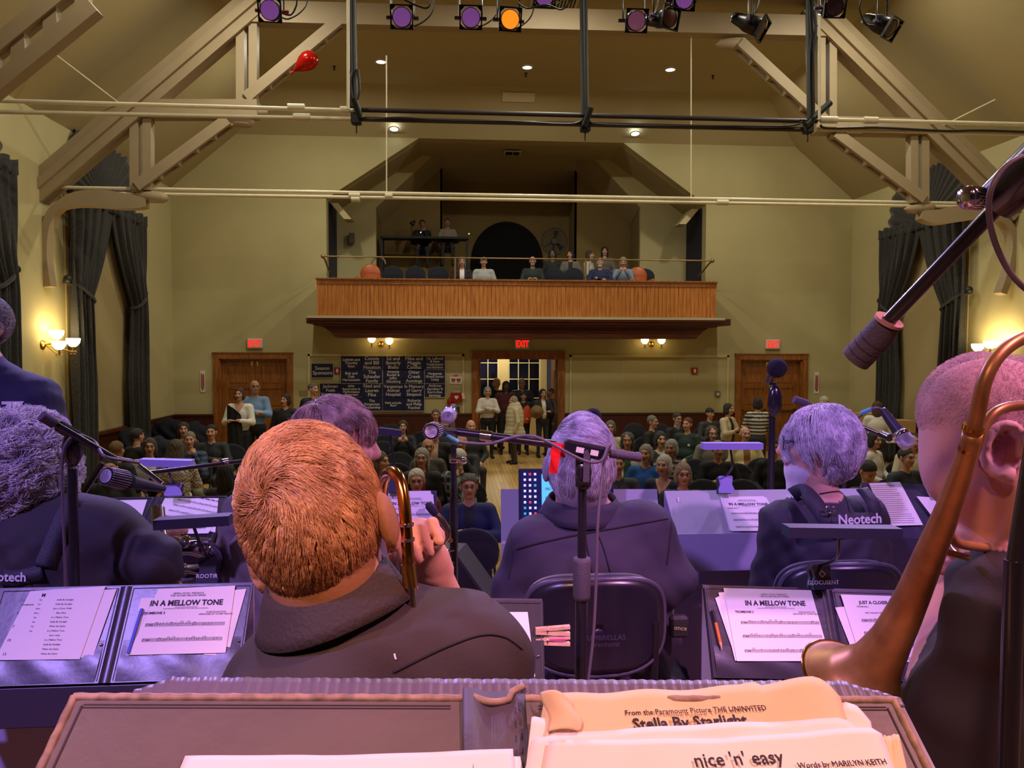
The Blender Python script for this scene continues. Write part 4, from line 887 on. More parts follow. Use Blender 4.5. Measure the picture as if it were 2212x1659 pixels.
# right half
sit('person with glasses and a cream sweater, leftmost of the back right rows', 1320, 924, top=(176, 166, 150), hc=(96, 92, 86), hair='bob', glasses=True)
sit('person with dark wavy hair in a white cardigan and green scarf', 1357, 953, top=(196, 192, 186), inner=(30, 80, 52), hair='curly', hc=(74, 70, 68), skin=SKD)
sit('person with dark hair, moustache and a charcoal jacket, nearest left of the right block', 1336, 1003, r_(-4), top=(50, 50, 54), hc=(40, 34, 32), arms='crossed', skin=(180, 132, 108), w=1.08)
sit('person in a bright blue turtleneck with grey bobbed hair', 1398, 981, r_(-30), top=(22, 84, 170), hair='bob', hc=(146, 138, 128), armsR='hold')
sit('person with dark hair and a white collared dark dress', 1428, 950, r_(3), top=(52, 52, 46), pat='collar', col2=(220, 214, 208), hair='bob', hc=(42, 40, 42), skin=(200, 156, 122))
sit('person with grey bobbed hair and a striped top turning left', 1453, 969, r_(-30), top=(60, 48, 62), pat='stripe', col2=(170, 164, 172), hair='bob', hc=(172, 170, 166))
sit('person with long white hair in a navy v-neck sweater', 1438, 1006, r_(-35), top=(18, 20, 52), pat='vneck', hair='bob', hc=(186, 182, 176))
sit('person with round glasses, eyes closed, ash blond bob, nearest the grey desk', 1478, 1026, r_(-6), top=(28, 26, 34), hair='bob', hc=(140, 118, 96), glasses=True)
sit('person with cropped grey hair in profile, black top, against the wainscot', 1409, 912, r_(50), top=(18, 18, 22), hc=(112, 106, 98), hair='short', glasses=True)
sit('person with a very long grey beard and glasses', 1463, 905, r_(20), top=(20, 20, 22), hc=(52, 44, 40), beard='long', bc=(150, 146, 142), glasses=True, hp=.15)
sit('young person with auburn hair in a dark green sweater with a small emblem', 1488, 917, r_(-45), top=(20, 44, 40), pat='logo', col2=(220, 220, 220), hc=(92, 48, 34), arms='lap', w=1.08)
sit('person in a black baseball cap and grey zip sweater', 1534, 886, r_(20), top=(50, 50, 52), hair='cap', hc=(24, 26, 34), zh=1.3, w=1.1)
sit('person with frizzy dark hair and glasses above the purple lamp bar', 1540, 938, r_(-3), top=(112, 104, 94), hair='curly', hc=(74, 66, 62), glasses=True, w=1.1)
sit('person with grey hair in a black turtleneck, arms crossed', 1553, 972, r_(-2), top=(16, 18, 22), hc=(168, 166, 162), arms='crossed', w=1.12, pat='collar', col2=(30, 32, 38), skin=(190, 142, 112))
sit('bald person in a cream jacket over a tan shirt', 1611, 938, r_(0), top=(214, 196, 138), inner=(134, 88, 44), hair='rim', hc=(150, 140, 130), w=1.15)
sit('person with black hair and loose white blouse at the right', 1888, 952, r_(35), top=(214, 208, 200), hair='bob', hc=(26, 22, 24))
sit('person with short dark hair looking down at the lower right', 1876, 1020, r_(15), top=(40, 42, 52), hc=(32, 28, 28), hp=.6)
sit('person in glasses and dark jacket under the right microphone', 1960, 990, r_(18), top=(34, 40, 58), hc=(44, 36, 40), hair='short', glasses=True, w=1.1)
sit('person in a cream top behind the right microphone', 1976, 955, r_(-8), top=(206, 190, 160), hair='curly', hc=(40, 32, 32))
sit('person in dark clothes glimpsed behind the right microphone pole', 1676, 968, r_(-20), top=(26, 26, 34), hc=(40, 34, 34), hair='short')
# standing at the back
stand('person in a white v-neck blouse, black coat over the arm, by the left door', 518, 852, 14.2, r_(-2), top=(216, 210, 196), pat='vneck', hair='bob', hc=(74, 44, 30), arms='hold', pants=(22, 22, 26))
p_ = PY(506, 905, 14.0)
tag(MB().grid(lambda u, v: (p_.x+.12*math.cos(2*math.pi*u)*(1+.35*v)+.05*v, 13.98+.09*math.sin(2*math.pi*u)+.012*math.sin(u*50), p_.z+.16-v*.95-.1*math.cos(2*math.pi*u)), 40, 14, wrap=True).build('coat', mat('black_wool', (12, 12, 14), .9, bump=.3)), 'black coat carried over the arm of the white-bloused person', 'coat')
stand('bald person in a pale blue shirt with crossed arms by the left double door', 551, 836, 14.7, r_(5), top=(120, 150, 190), hair='none', glasses=True, arms='crossed', hy=.35, pants=(18, 18, 22), beard='short', bc=(150, 130, 118))
stand('person in a black pullover with a small chest emblem, dark tied hair', 617, 864, 14.3, r_(0), top=(14, 14, 20), pat='logo', col2=(170, 60, 70), hair='bob', hc=(40, 24, 20), arms='down', pants=(14, 14, 20), hy=-.4)
stand('tall person in a dark sweater looking right beside the sponsor signs', 676, 841, 15.6, r_(25), top=(14, 16, 26), hc=(92, 84, 74), arms='down', hy=.6, pants=(14, 14, 20))
stand('person with grey bob and glasses, white sweater, arms crossed, left in the doorway', 1053, 846, 17.6, r_(5), top=(196, 188, 176), hair='bob', hc=(140, 134, 124), glasses=True, arms='crossed', pants=(16, 16, 22))
stand('blond person in black looking down, behind in the doorway', 1072, 828, 19.3, r_(40), top=(24, 26, 34), hair='bob', hc=(178, 150, 106), glasses=True, hp=.3)
stand('person in a dark red coat with long dark hair in the doorway', 1093, 834, 18.3, r_(5), top=(74, 14, 20), hair='long', hc=(36, 26, 24), skin=(90, 62, 56), arms='down', w=1.15)
stand('tall person with grey hair, moustache and glasses at the back of the doorway', 1127, 828, 19.0, r_(0), top=(34, 36, 46), hc=(146, 138, 126), glasses=True, beard='short', bc=(150, 140, 130), w=1.1)
stand('person in a dark knit hat and black coat in the middle of the doorway', 1131, 856, 18.2, r_(-5), top=(24, 26, 32), hair='beanie', hc=(44, 42, 40), w=1.1)
stand('person in black coat over a white top, glasses, right in the doorway', 1172, 850, 17.7, r_(15), top=(26, 22, 26), inner=(206, 196, 180), hair='long', hc=(34, 26, 26), glasses=True, arms='hold')
stand('person in a dark brown jacket in profile at the right door jamb', 1190, 848, 18.0, r_(-70), top=(60, 40, 38), hc=(46, 32, 28), skin=(120, 76, 62), arms='down')
stand('person with grey curls in a long cream padded coat walking left', 1110, 866, 16.7, r_(-75), top=(190, 178, 146), hair='curly', hc=(150, 140, 112), pants=(70, 52, 38), arms='down', w=1.1)
p_ = PY(1112, 900, 16.7)
V, Q = nets([El((p_.x, 16.7, p_.z-.05), (.2, .17, .42), 'a', .05), El((p_.x, 16.7, p_.z-.38), (.24, .19, .2), 'a', .08)], .025, disp=lambda P: .006*np.sin(P[:, 2]*70)); o = np_obj('padded_coat', V, Q, None, mat('cream_padded_cloth', (188, 176, 142), .8, bump=.2)); tag(o, 'long cream padded coat worn by the walking person in front of the doorway', 'coat')
p_ = PY(1137, 897, 18.0); V, Q = nets([El((p_.x, 18.0, p_.z), (.13, .06, .2), 'a', .02), El((p_.x+.02, 18.0, p_.z+.12), (.07, .04, .12), 'a', .03)], .02, disp=lambda P: .008*np.sin(P[:, 2]*45+P[:, 0]*60)); tag(np_obj('bag', V, Q, None, mat('orange_nylon', (226, 84, 34), .6)), 'bright orange bag hanging in the doorway crowd', 'bag')
p_ = PY(1160, 890, 17.4); tag(MB().lathe([(0, -.03), (.15, -.02), (.155, 0), (.14, .02), (.08, .05), (.07, .09), (0, .1)], p_, (0, -1, .1), 24).build('hat', mat('brown_felt', (116, 88, 52), .8)), 'brown felt hat held by the right-hand person in the doorway', 'hat')
stand('person with dark bob in a beige cardigan, arms crossed, by the right double door', 1572, 884, 13.3, r_(40), top=(188, 172, 140), inner=(22, 22, 34), hair='bob', hc=(36, 28, 28), arms='crossed')
stand('person from behind with a black and cream striped back by the right double door', 1637, 872, 13.6, r_(170), top=(26, 26, 34), pat='stripe', col2=(190, 182, 164), hair='bob', hc=(38, 28, 26))
stand('person with fluffy white hair at the back right', 1781, 868, 14.8, r_(35), top=(40, 40, 48), hair='curly', hc=(206, 200, 190))
stand('person with reddish brown hair and white top turned away behind the table', 1895, 880, 13.2, r_(150), top=(206, 200, 186), hair='long', hc=(76, 44, 32))
stand('person with thin pale hair low behind the cardboard box', 1836, 893, 14.6, r_(170), top=(60, 56, 52), hair='rim', hc=(170, 150, 120))
# table with boxes at the back right
tz = .76; a = PZ(1800, 950, tz); e = empty('folding_table', (a.x+1.1, a.y, 0), 'table under a white cloth with boxes at the back right', 'table')
TX, TY = a.x+1.1, a.y
MB().bb((TX-1.1, TY-.35, tz-.03), (TX+1.1, TY+.35, tz), bev=.005).build('table_top', mat('white_table_cloth', (206, 200, 188), .7), e)
for sx in (-1, 1):
    for sy in (-1, 1): MB().cyl((TX+sx*1, TY+sy*.28, 0), (TX+sx*1, TY+sy*.28, tz-.03), .018).build('leg', CHL, e)
CARD = mat('cardboard', (168, 132, 84), .8, var=.1)
def cbox(lab, x, y, w, d, h, z):
    e = empty('cardboard_box', (x, y, z), lab, 'box'); MB().bb((x-w/2, y-d/2, z), (x+w/2, y+d/2, z+h)).build('carton', CARD, e); MB().bb((x-w/2-.001, y-.03, z+h), (x+w/2+.001, y+.03, z+h+.002)).build('tape_strip', mat('packing_tape', (190, 160, 110), .3), e)
    MB().prism([(x-.03, z+h*.4), (x+.03, z+h*.4), (x+.03, z+h*.6), (x-.03, z+h*.6)], y-d/2-.003, y-d/2, 'y').build('hand_hole', DARK, e)
cbox('large cardboard box on the table at the back right', TX-.35, TY, .6, .45, .52, tz); cbox('smaller cardboard box beside the large one on the table', TX+.25, TY+.02, .4, .4, .38, tz); cbox('low cardboard box behind the white-haired sax player, left on the table', TX-.88, TY, .4, .4, .3, tz)
# empty chairs
for lab, u, v in (('empty navy chair, top of two beside the long-haired profile', 861, 975), ('empty navy chair in front of the other, left of the grey-haired person', 855, 999), ('empty navy chair under the phone holder row, left', 828, 938), ('empty navy chair low at left of the phone holder', 826, 952), ('empty navy chair against the wainscot in the centre', 845, 915), ('empty navy chair right of the phone holder', 915, 930),
    ('empty navy chair against the wainscot right of the doorway', 1370, 913), ('empty navy chair next to the cropped grey head', 1424, 914), ('empty navy chair left of the black turtleneck', 1500, 990), ('empty navy chair beside the blond bob, near the grey desk', 1518, 1034), ('empty navy chair right of the black turtleneck', 1592, 1000), ('empty navy chair near the grey desk under the lamp base', 1602, 1034), ('empty navy chair below the cream jacket', 1645, 988), ('empty navy chair behind the right pole', 1690, 1008),
    ('empty navy chair below the moustached person at left', 500, 958), ('empty navy chair left of the white blouse row', 1830, 1002), ('large empty navy chair nearest the stage, beside the monitor', 1020, 1140), ('empty navy chair at far left by the wall', 300, 932)):
    p = PZ(u, v, .9); chair(p.x, p.y-.27, 0, 0, lab)
# coats piled on chairs by the left wall
CO = mat('dark_navy_coats', (16, 18, 34), .9, bump=.4, bscale=30)
for lab, u, v, w in (('dark coat heaped over a chair back under the left curtain', 366, 905, .34), ('second dark coat heaped beside the extinguisher', 416, 912, .32), ('dark coat on a chair at the foot of the left curtain', 290, 925, .26), ('dark coat hanging low behind the person in the white sweater', 340, 945, .3)):
    p = PZ(u, v, 1.0); V, Q = nets([El((p.x, p.y, .72), (w, .2, .3), 'a', .1), El((p.x-.1, p.y, .34), (w*.9, .24, .36), 'a', .1), Cp((p.x-w*.7, p.y-.05, .9), (p.x-w, p.y-.1, .35), .07, .06, 'a', .05)], .03, disp=lambda P: .02*np.sin(P[:, 0]*22+3*np.sin(P[:, 2]*9)))
    tag(np_obj('coat', V, Q, None, CO), lab, 'coat', 'coats piled by the left wall')
# ---------------------------------------------------------------- balcony people and furniture
YS = 18.1
def bsit(lab, u, v, Y=YS, **k): sit(lab, u, v, floor=3.22, Yfix=Y, ch=k.pop('ch', True), **k)
bsit('person with long grey hair and white shirt, leftmost in the balcony front row', 998, 566, top=(38, 22, 34), inner=(230, 226, 220), hair='long', hc=(120, 112, 104), h=.02)
bsit('person in a flat cap and pale shirt on the balcony', 1045, 566, top=(170, 172, 172), hair='cap', hc=(108, 108, 84), pants=(30, 30, 40), w=1.1)
bsit('person with grey beard in a dark vest holding a cup on the balcony', 1151, 564, top=(30, 42, 40), hair='rim', hc=(120, 110, 100), beard='short', bc=(150, 146, 140), arms='hold', glasses=True, w=1.1)
bsit('person in black deep in the shade beside the fan', 1194, 550, 18.9, top=(16, 16, 22), hair='curly', hc=(20, 16, 22), ch=False, skin=(120, 88, 84))
bsit('person in a black tank top and grey cardigan on the balcony', 1233, 550, 18.8, top=(104, 98, 90), inner=(14, 14, 18), hair='bob', hc=(24, 20, 22), hy=-.5, ch=False)
bsit('person with long hair and white tee in profile on the balcony', 1273, 551, 18.9, rz=r_(60), top=(190, 184, 174), hair='long', hc=(64, 50, 40), ch=False)
bsit('person in a navy sweater with arms crossed on the balcony front row', 1297, 567, top=(18, 34, 74), hc=(190, 186, 180), hair='rim', arms='crossed', beard='short', bc=(190, 186, 180), w=1.15)
bsit('person with long dark hair in grey at the back of the balcony', 1307, 543, 19.3, top=(96, 88, 80), hair='long', hc=(30, 20, 22), ch=False)
bsit('person with long grey hair in light grey, looking at a phone on the balcony', 1347, 566, top=(120, 136, 160), hair='long', hc=(150, 138, 118), arms='phone', hp=.3)
sit('person in black with hand at chin behind the sound desk', 912, 484, Yfix=20.7, floor=3.22, top=(12, 12, 16), hc=(50, 30, 28), armsR='chin', ch=False, skin=(150, 104, 92))
sit('person in a light grey sweater behind the sound desk', 967, 481, Yfix=20.7, floor=3.22, top=(126, 118, 100), hc=(60, 34, 28), ch=False, skin=(150, 104, 92))
dk = PY(915, 512, 20.3); e = empty('sound_desk', (dk.x, 20.35, 3.22), 'dark raised sound desk at the left back of the balcony', 'desk'); DB = mat('black_desk', (14, 12, 10), .6)
xA, xB = PY(822, 512, 20.3).x, PY(1012, 512, 20.3).x
MB().bb((xA, 20.15, dk.z-.06), (xB, 20.6, dk.z), bev=.005).build('desk_top', DB, e)
for x in (xA+.04, xB-.04): MB().bb((x-.03, 20.2, 3.22), (x+.03, 20.55, dk.z-.06)).build('leg', DB, e)
MB().bb((xA, 20.5, 3.22), (xB, 20.55, 3.5)).build('modesty_panel', DB, e)
for i, (u, v) in enumerate(((909, 502), (1013, 505))): MB().ball(PY(u, v, 20.14), .012, 8).build('indicator_lamp', LENS, e)
p = PY(889, 485, 20.4); e = empty('desk_lamp', p, 'small dark desk lamp head left of the sound operators', 'lamp'); MB().lathe([(.07, 0), (.06, .06), (.02, .14), (0, .15)], p, (.6, .2, .7), 14).build('lamp_shade', BLACKM, e); MB().tube([p, (p.x, 20.4, dk.z)], .012, 6).build('arm', BLACKM, e)
# arched dark window cover and fan
ac = PY(1095, 560, YRR-.03); rr = 78/FPX*YRR; e = empty('arched_window_cover', ac, 'large black half-round window cover on the back wall of the balcony', 'window cover')
MB().prism([(ac.x+rr*math.cos(a), ac.z-.1+rr*math.sin(a)*1.12) for a in np.linspace(0, math.pi, 33)]+[(ac.x-rr, 3.22), (ac.x+rr, 3.22)], YRR-.06, YRR, 'y').build('cover_panel', mat('black_felt', (4, 4, 5), .95), e)
fc = PY(1197, 522, 19.9); e = empty('pedestal_fan', fc, 'large round black pedestal fan behind the balcony seats', 'fan'); m = MB()
for rr_ in (.34, .28, .2, .1): m.tube([fc+Vector((rr_*math.cos(a), -.05-.04*(1-rr_/.34), rr_*math.sin(a))) for a in np.linspace(0, 2*math.pi, 37)[:-1]], .007 if rr_ < .34 else .014, 6, closed=True)
for a in np.linspace(0, 2*math.pi, 25)[:-1]: m.tube([fc+Vector((.08*math.cos(a), -.09, .08*math.sin(a))), fc+Vector((.34*math.cos(a), -.05, .34*math.sin(a)))], .003, 4)
m.build('cage', BLACKM, e)
for a in (1.4, 3.5, 5.6):
    MB().add([fc+Vector((math.cos(a+d)*r1_, dy, math.sin(a+d)*r1_)) for r1_, d, dy in ((.05, -.3, .02), (.3, -.3, .03), (.3, .22, -.03), (.05, .3, -.02))], [(0, 1, 2, 3)]).build('blade', BLACKM, e, solid=.006)
MB().cyl(fc+Vector((0, -.06, 0)), fc+Vector((0, .16, 0)), .07).build('motor', BLACKM, e); MB().cyl((fc.x, fc.y+.1, 3.22), fc+Vector((0, .1, 0)), .022).build('pole', BLACKM, e); MB().cyl((fc.x, fc.y+.1, 3.22), (fc.x, fc.y+.1, 3.25), .2).build('base', BLACKM, e)
LEA = mat('orange_leather', (186, 92, 44), .4, var=.1, scale=10)
def armchair(lab, u, v, sg):
    p = PY(u, v, 18.25); e = empty('leather_armchair', (p.x, 18.0, 3.54), lab, 'armchair', 'leather armchairs on the balcony'); x = p.x
    V, Q = nets([El((x, 18.2, 4.25), (.24, .07, .24), 'a', .04), El((x, 18.2, 4.02), (.23, .08, .24), 'a', .04)], .02); np_obj('backrest', V, Q, None, LEA, None, e)
    MB().bb((x-.23, 17.7, 3.85), (x+.23, 18.18, 3.98), bev=.03).build('seat', LEA, e)
    for s1 in (-1, 1):
        MB().bb((x+s1*.25-.04, 17.68, 3.7), (x+s1*.25+.04, 18.2, 4.16), bev=.03).build('armrest', LEA, e)
        for y in (17.74, 18.14): MB().cyl((x+s1*.22, y, 3.54), (x+s1*.22, y, 3.86), .02).build('leg', WOOD, e)
armchair('orange leather armchair at the left end of the balcony', 801, 585, -1); armchair('orange leather armchair at the right end of the balcony', 1376, 587, 1)
for lab, u in (('navy chair next to the left leather armchair on the balcony', 847), ('second empty navy chair from the left on the balcony', 896), ('third empty navy chair from the left on the balcony', 946), ('empty navy chair right of the bearded person on the balcony', 1200), ('empty navy chair beside the right rail post on the balcony', 1243), ('empty navy chair at the far right end of the balcony', 1399)):
    p = PY(u, 585, 18.0); chair(p.x, 18.0, 3.56, 0, lab, 'navy chairs on the balcony')
MB().bb((xa, 17.62, 3.22), (xb, 19.5, 3.54)).build('floor_balcony_step', WAINS, kind='structure')
c = PY(818, 570, 18.6); tag(MB().tube(arc(c, .16, 0, math.pi, (1, 0, 0), (0, 0, 1))+[c+Vector((-.16, 0, -.4))], .02, 8).build('folded_walker', mat('grey_tube', (120, 120, 112), .4)), 'grey curved tube of a folded walker behind the left armchair', 'walker')
# ================================================================ the band on stage
def W(u, v, Y): return np.array(PY(u, v, Y))
SHIRT = colmat('stage_clothes', .78, .06, 260); HAIRC = {}
def hair_mat(nm, col, col2, rough=.35):
    m = mat(nm, col, rough, wood=col2, scale=26); m.node_tree.nodes['Principled BSDF'].inputs['Specular IOR Level'].default_value = .45; return m
def hair_strands(e, Hc, Rm, rad, keep, flow, N, L_, r0, mt, steps=6, lift=.006, curl=0, wob=.15, c=(0, .012, .02), seed=1, Lfn=None, clump=0):
    g = np.random.default_rng(seed); rad = np.array(rad); c = np.array(c); P = []
    while len(P) < N:
        d = g.normal(size=(N*2, 3)); d /= np.linalg.norm(d, axis=1)[:, None]; q = d*rad; m_ = keep(q+c); P += list(q[m_])
    q = np.array(P[:N]); pts = [q.copy()]; ln = L_*(.7+.5*g.random(N)); ph = g.random(N)*6.28; wv = g.normal(size=(N, 3))*wob; cl = None
    if clump:
        ci = g.choice(N, clump, replace=False); cc_ = q[ci]; cl = np.concatenate([np.argmin(((q[i:i+2000, None]-cc_[None])**2).sum(2), 1) for i in range(0, N, 2000)])
        ph = (g.random(clump)*6.28)[cl]+g.normal(size=N)*.35; wv = (g.normal(size=(clump, 3))*wob)[cl]+g.normal(size=(N, 3))*wob*.25; ln = L_*(.65+.6*g.random(clump)[cl])*(.9+.2*g.random(N)); off0 = q-cc_[cl]
    if Lfn is not None: ln = ln*Lfn(q+c)
    for i in range(1, steps):
        n_ = q/rad**2; n_ /= np.linalg.norm(n_, axis=1)[:, None]; f = flow(q+c)+wv; f -= n_*(f*n_).sum(1)[:, None]; f /= np.maximum(np.linalg.norm(f, axis=1), 1e-6)[:, None]
        q = q+f*(ln/(steps-1))[:, None]; lv = np.sqrt(((q/rad)**2).sum(1)); tgt = 1+lift/rad.mean()*(.3+.7*g.random(N))*math.sin(math.pi*min(1, i/(steps-1)*.8+.1)); 
        below = lv < tgt; q[below] = q[below]/lv[below, None]*tgt[below, None]; 
        if not hasattr(keep, 'free'): over = lv > tgt+.03; q[over] = q[over]/lv[over, None]*(tgt[over, None]+.03)
        o = q if cl is None else q-off0*.75*(i/(steps-1))
        if curl: 
            s_ = np.cross(f, n_); t = i/(steps-1)*curl[1]; o = o+curl[0]*(s_*np.sin(ph+t)[:, None]+n_*(np.cos(ph+t)[:, None]+1))
        pts.append(o)
    A = np.stack(pts, 1).reshape(-1, 3)+c; A = A@Rm.T+Hc-np.array(ORG[e.name])
    hc = bpy.data.hair_curves.new('hair'); hc.add_curves([steps]*N); hc.points.foreach_set('position', A.astype(np.float32).ravel())
    rr = np.tile(np.linspace(1, .35, steps), N)*r0; hc.points.foreach_set('radius', rr.astype(np.float32)); hc.materials.append(mt)
    o = bpy.data.objects.new('hair', hc); COL.objects.link(o); o.parent = e; ORG[o.name] = ORG[e.name]; return o
def body(lab, base, P, cm, h, fine, Hc, Rm, hp, disp=None, paint=None, cat='person', hcol=None, group='members of the band'):
    e = empty('person', base, lab, cat, group); PR = P+hp
    V, Q = nets(PR, h, fine, disp=disp); lb = labels(PR, V); C = np.zeros((len(V), 3))
    for k_ in set(lb): C[lb == k_] = lin(cm[k_])
    q = (V-Hc)@Rm
    if hcol is not None: m_ = (lb == 'skin') & hcol[0](q); C[m_] = lin(hcol[1])
    if paint: paint(V, q, lb, C)
    np_obj('body', V, Q, None, SHIRT, C, e); BV[e.name] = BVHTree.FromPolygons(V.tolist(), Q.tolist()); return e
def wrinkle(a=.004, mask=None):
    def f(P_):
        d = a*(np.sin(P_[:, 0]*34+9*np.sin(P_[:, 2]*7+P_[:, 1]*4))*np.sin(P_[:, 2]*26+5*np.sin(P_[:, 0]*9)))+a*.5*np.sin(P_[:, 2]*60+8*np.sin(P_[:, 0]*12))
        return d if mask is None else d*mask(P_)
    return f
def strap(e, nm, pts, w, mt, nrm, t=.004):
    P_ = smoothpath(pts, 6); m = MB(); V = []; F = []
    for i, p in enumerate(P_):
        d = (P_[min(i+1, len(P_)-1)]-P_[max(i-1, 0)]).normalized(); n_ = Vector(nrm); s_ = d.cross(n_).normalized(); V += [p-s_*w/2, p+s_*w/2]
    F = [(2*i, 2*i+1, 2*i+3, 2*i+2) for i in range(len(P_)-1)]; m.add(V, F, 0, True); return m.build(nm, mt, e, solid=t)
SKP = (214, 160, 138); BK = (40, 36, 38); NECK = mat('harness_webbing', (48, 46, 56), .6, bump=.3, bscale=300); WLET = mat('white_embroidery', (226, 220, 226), .6)
from mathutils.bvhtree import BVHTree
BV = {}
def surf(e, u, v, lift=.003):
    d = ray(u, v).normalized(); h = BV[e.name].ray_cast(C0, d)
    return None if h[0] is None else h[0]-d*lift
def seam_line(e, nm, pts, mt, r=.0016, lift=.0006, n=8):
    P_ = smoothpath([Vector((u, v, 0)) for u, v in pts], n); Q_ = [surf(e, p.x, p.y, lift) for p in P_]; Q_ = [q for q in Q_ if q is not None]
    if len(Q_) > 2: return MB().tube(Q_, r, 5).build(nm, mt, e)
def strap_on(e, nm, pts, w, mt, lift=.006):
    P_ = smoothpath([Vector((u, v, 0)) for u, v in pts], 6); Q_ = [surf(e, p.x, p.y, lift) for p in P_]; Q_ = [q for q in Q_ if q is not None]
    V = []
    for i, q in enumerate(Q_): d = (Q_[min(i+1, len(Q_)-1)]-Q_[max(i-1, 0)]).normalized(); s_ = d.cross((q-C0).normalized()).normalized(); V += [q-s_*w/2, q+s_*w/2]
    m = MB(); m.add(V, [(2*i, 2*i+1, 2*i+3, 2*i+2) for i in range(len(Q_)-1)], 0, True); return m.build(nm, mt, e, solid=.005)
SEAM = mat('dark_seam_thread', (26, 20, 26), .8)
# ---- 1. copper-haired trombonist, straight ahead
Hc = W(686, 1110, .9); roll = R(-14); Rm = rotm(R(180-8), R(-6), 0); Rz = np.array(Matrix.Rotation(roll, 3, 'Y')); Rm = Rz@Rm
P = [Cp(W(705, 1230, .9), W(745, 1400, .9), .056, .06, 'skin'), Cp(W(640, 1580, .84), W(1005, 1424, .95), .075, .077), Cp(W(760, 1440, .89), W(985, 1420, .95), .085, .07), Cp(W(740, 1450, .88), W(610, 1590, .84), .08, .075),
     El(W(800, 1640, .93), (.2, .12, .22)), El(W(820, 1900, .97), (.19, .14, .2)), El(W(830, 2200, 1.0), (.2, .16, .15), 'pants'),
     Cp(W(1005, 1424, .95), W(1060, 1600, 1.05), .073, .062), Cp(W(1060, 1600, 1.05), W(990, 1420, 1.2), .055, .05), Cp(W(640, 1590, .85), W(600, 1800, 1.0), .07, .06),
     Cp(W(990, 1440, 1.2), W(922, 1215, 1.06), .046, .033, 'skin', .01)]
for u in (740, 900): P += [Cp(W(u, 2200, 1.02), W(u, 1750, 1.45), .09, .07, 'pants'), Cp(W(u, 1750, 1.45), (W(u, 1750, 1.45)[0], 1.42, 1.12), .06, .045, 'pants')]
P += hand_prims(W(920, 1200, 1.06), W(880, 1110, .98)-W(920, 1200, 1.06), (-.2, 1, .2), .92, 'skin', curl=1.0, side=-1)
hp = head_prims(Hc, Rm, .92)+[El(Hc+Rm@v3(0, .032, -.055), (.06, .058, .066), 'skin', .03, Rm)]+[El(Hc+Rm@v3(-.082, .012, -.026), (.010, .024, .036), 'skin', .008, Rm), El(Hc+Rm@v3(.082, .004, -.045), (.012, .024, .036), 'skin', .008, Rm)]
e = body('copper-blond person seen from behind in a dark brown shirt, playing trombone', W(800, 1900, .95), P, dict(skin=SKP, top=(54, 44, 40), pants=(30, 28, 32), eye=(96, 74, 66), lip=(150, 90, 84)), .011, [(Hc-.12, Hc+.12, .005), (W(860, 1300, 1.0)-.05, W(960, 1060, 1.1)+.03, .005)], Hc, Rm, hp,
    disp=wrinkle(.004, lambda P_: P_[:, 2] < 2.14), hcol=(lambda q: (q[:, 2]*.8+q[:, 1]*.8 > -.02) & (q[:, 1] > -.07), (150, 104, 64)))
E1 = e
crown = np.array([.012, .09, .055])
def flow1(q): d = q-crown; r_ = np.linalg.norm(d, axis=1)[:, None]; return d/np.maximum(r_, 1e-3)+.6*np.cross(d, np.array([0, .8, .55]))/np.maximum(r_, .01)+np.array([0, 0, -.35])
def keep1(q): x = np.abs(q[:, 0]); return (q[:, 2]*.85+q[:, 1]*.8 > -.062) & ~((x > .062) & (q[:, 1] < .03) & (q[:, 2] < -.0)) & (q[:, 2] > -.115) & ~((q[:, 1] < -.07) & (q[:, 2] < .06))
hair_strands(e, Hc, Rm, (.0735, .093, .097), keep1, flow1, 42000, .036, .00042, hair_mat('copper_hair', (226, 176, 116), (158, 106, 60)), lift=.008, c=(0, .013, .009), wob=.22, clump=900)
# turned-up collar
cc, ca = Vector(W(722, 1308, .9)), Vector(W(705, 1230, .9)-W(745, 1400, .9)).normalized()
xx, yy, zz = frame_of(ca)
m = MB(); m.grid(lambda u, v: cc+xx*math.cos(2*math.pi*u)*(.084-.012*v)+yy*math.sin(2*math.pi*u)*(.08-.012*v)+zz*(-.045+.085*v), 48, 5, wrap=True)
m.grid(lambda u, v: cc+xx*math.cos(2*math.pi*u)*(.073+.022*v)+yy*math.sin(2*math.pi*u)*(.069+.022*v)+zz*(.041-.05*v+.005*math.sin(2*math.pi*u*2)), 48, 5, wrap=True)
m.build('collar', mat('brown_shirt_cloth', (56, 46, 40), .8, bump=.2, bscale=200), e, solid=.004)
seam_line(e, 'yoke_seam', [(850, 1452), (905, 1425), (970, 1395), (1040, 1372), (1090, 1376), (1128, 1402)], SEAM)
seam_line(e, 'lint', [(852, 1412), (853, 1418), (855, 1424)], WLET, .0012)
# trombone 1
GOLD = mat('lacquered_brass', (212, 150, 70), .16, metal=1, var=.25, scale=30); SILV = mat('silver_plate', (214, 206, 214), .14, metal=1); DGOLD = mat('worn_dark_brass', (190, 136, 84), .42, metal=.6, var=.4, scale=22)
e = empty('trombone', W(880, 1200, .9), 'trombone bow and slide tube held beside the ear of the copper-haired player', 'trombone')
MB().tube(smoothpath([W(846, 1190, 1.04), W(832, 1110, 1.03), W(826, 1060, 1.0), W(834, 1026, .965), W(850, 1020, .935), W(865, 1040, .915), W(874, 1095, .9), W(880, 1180, .89), W(884, 1240, .888)]), .0072, 16).build('tuning_bow', GOLD, e)
MB().tube([W(881, 1218, .889), W(887, 1268, .887)], .0086, 16).build('ferrule', mat('bright_brass', (230, 180, 90), .2, metal=1), e)
for u, v in ((877, 1133), (879, 1165), (887, 1270)): MB().tube([W(u, v-3, .891), W(u, v+3, .891)], .0092, 16).build('ring', SILV, e)
MB().tube([W(887, 1268, .887), W(892, 1345, .885)], .006, 12).build('slide_tube', SILV, e); MB().tube([W(852, 1110, 1.0), W(868, 1290, .98)], .005, 12).build('inner_tube', SILV, e)
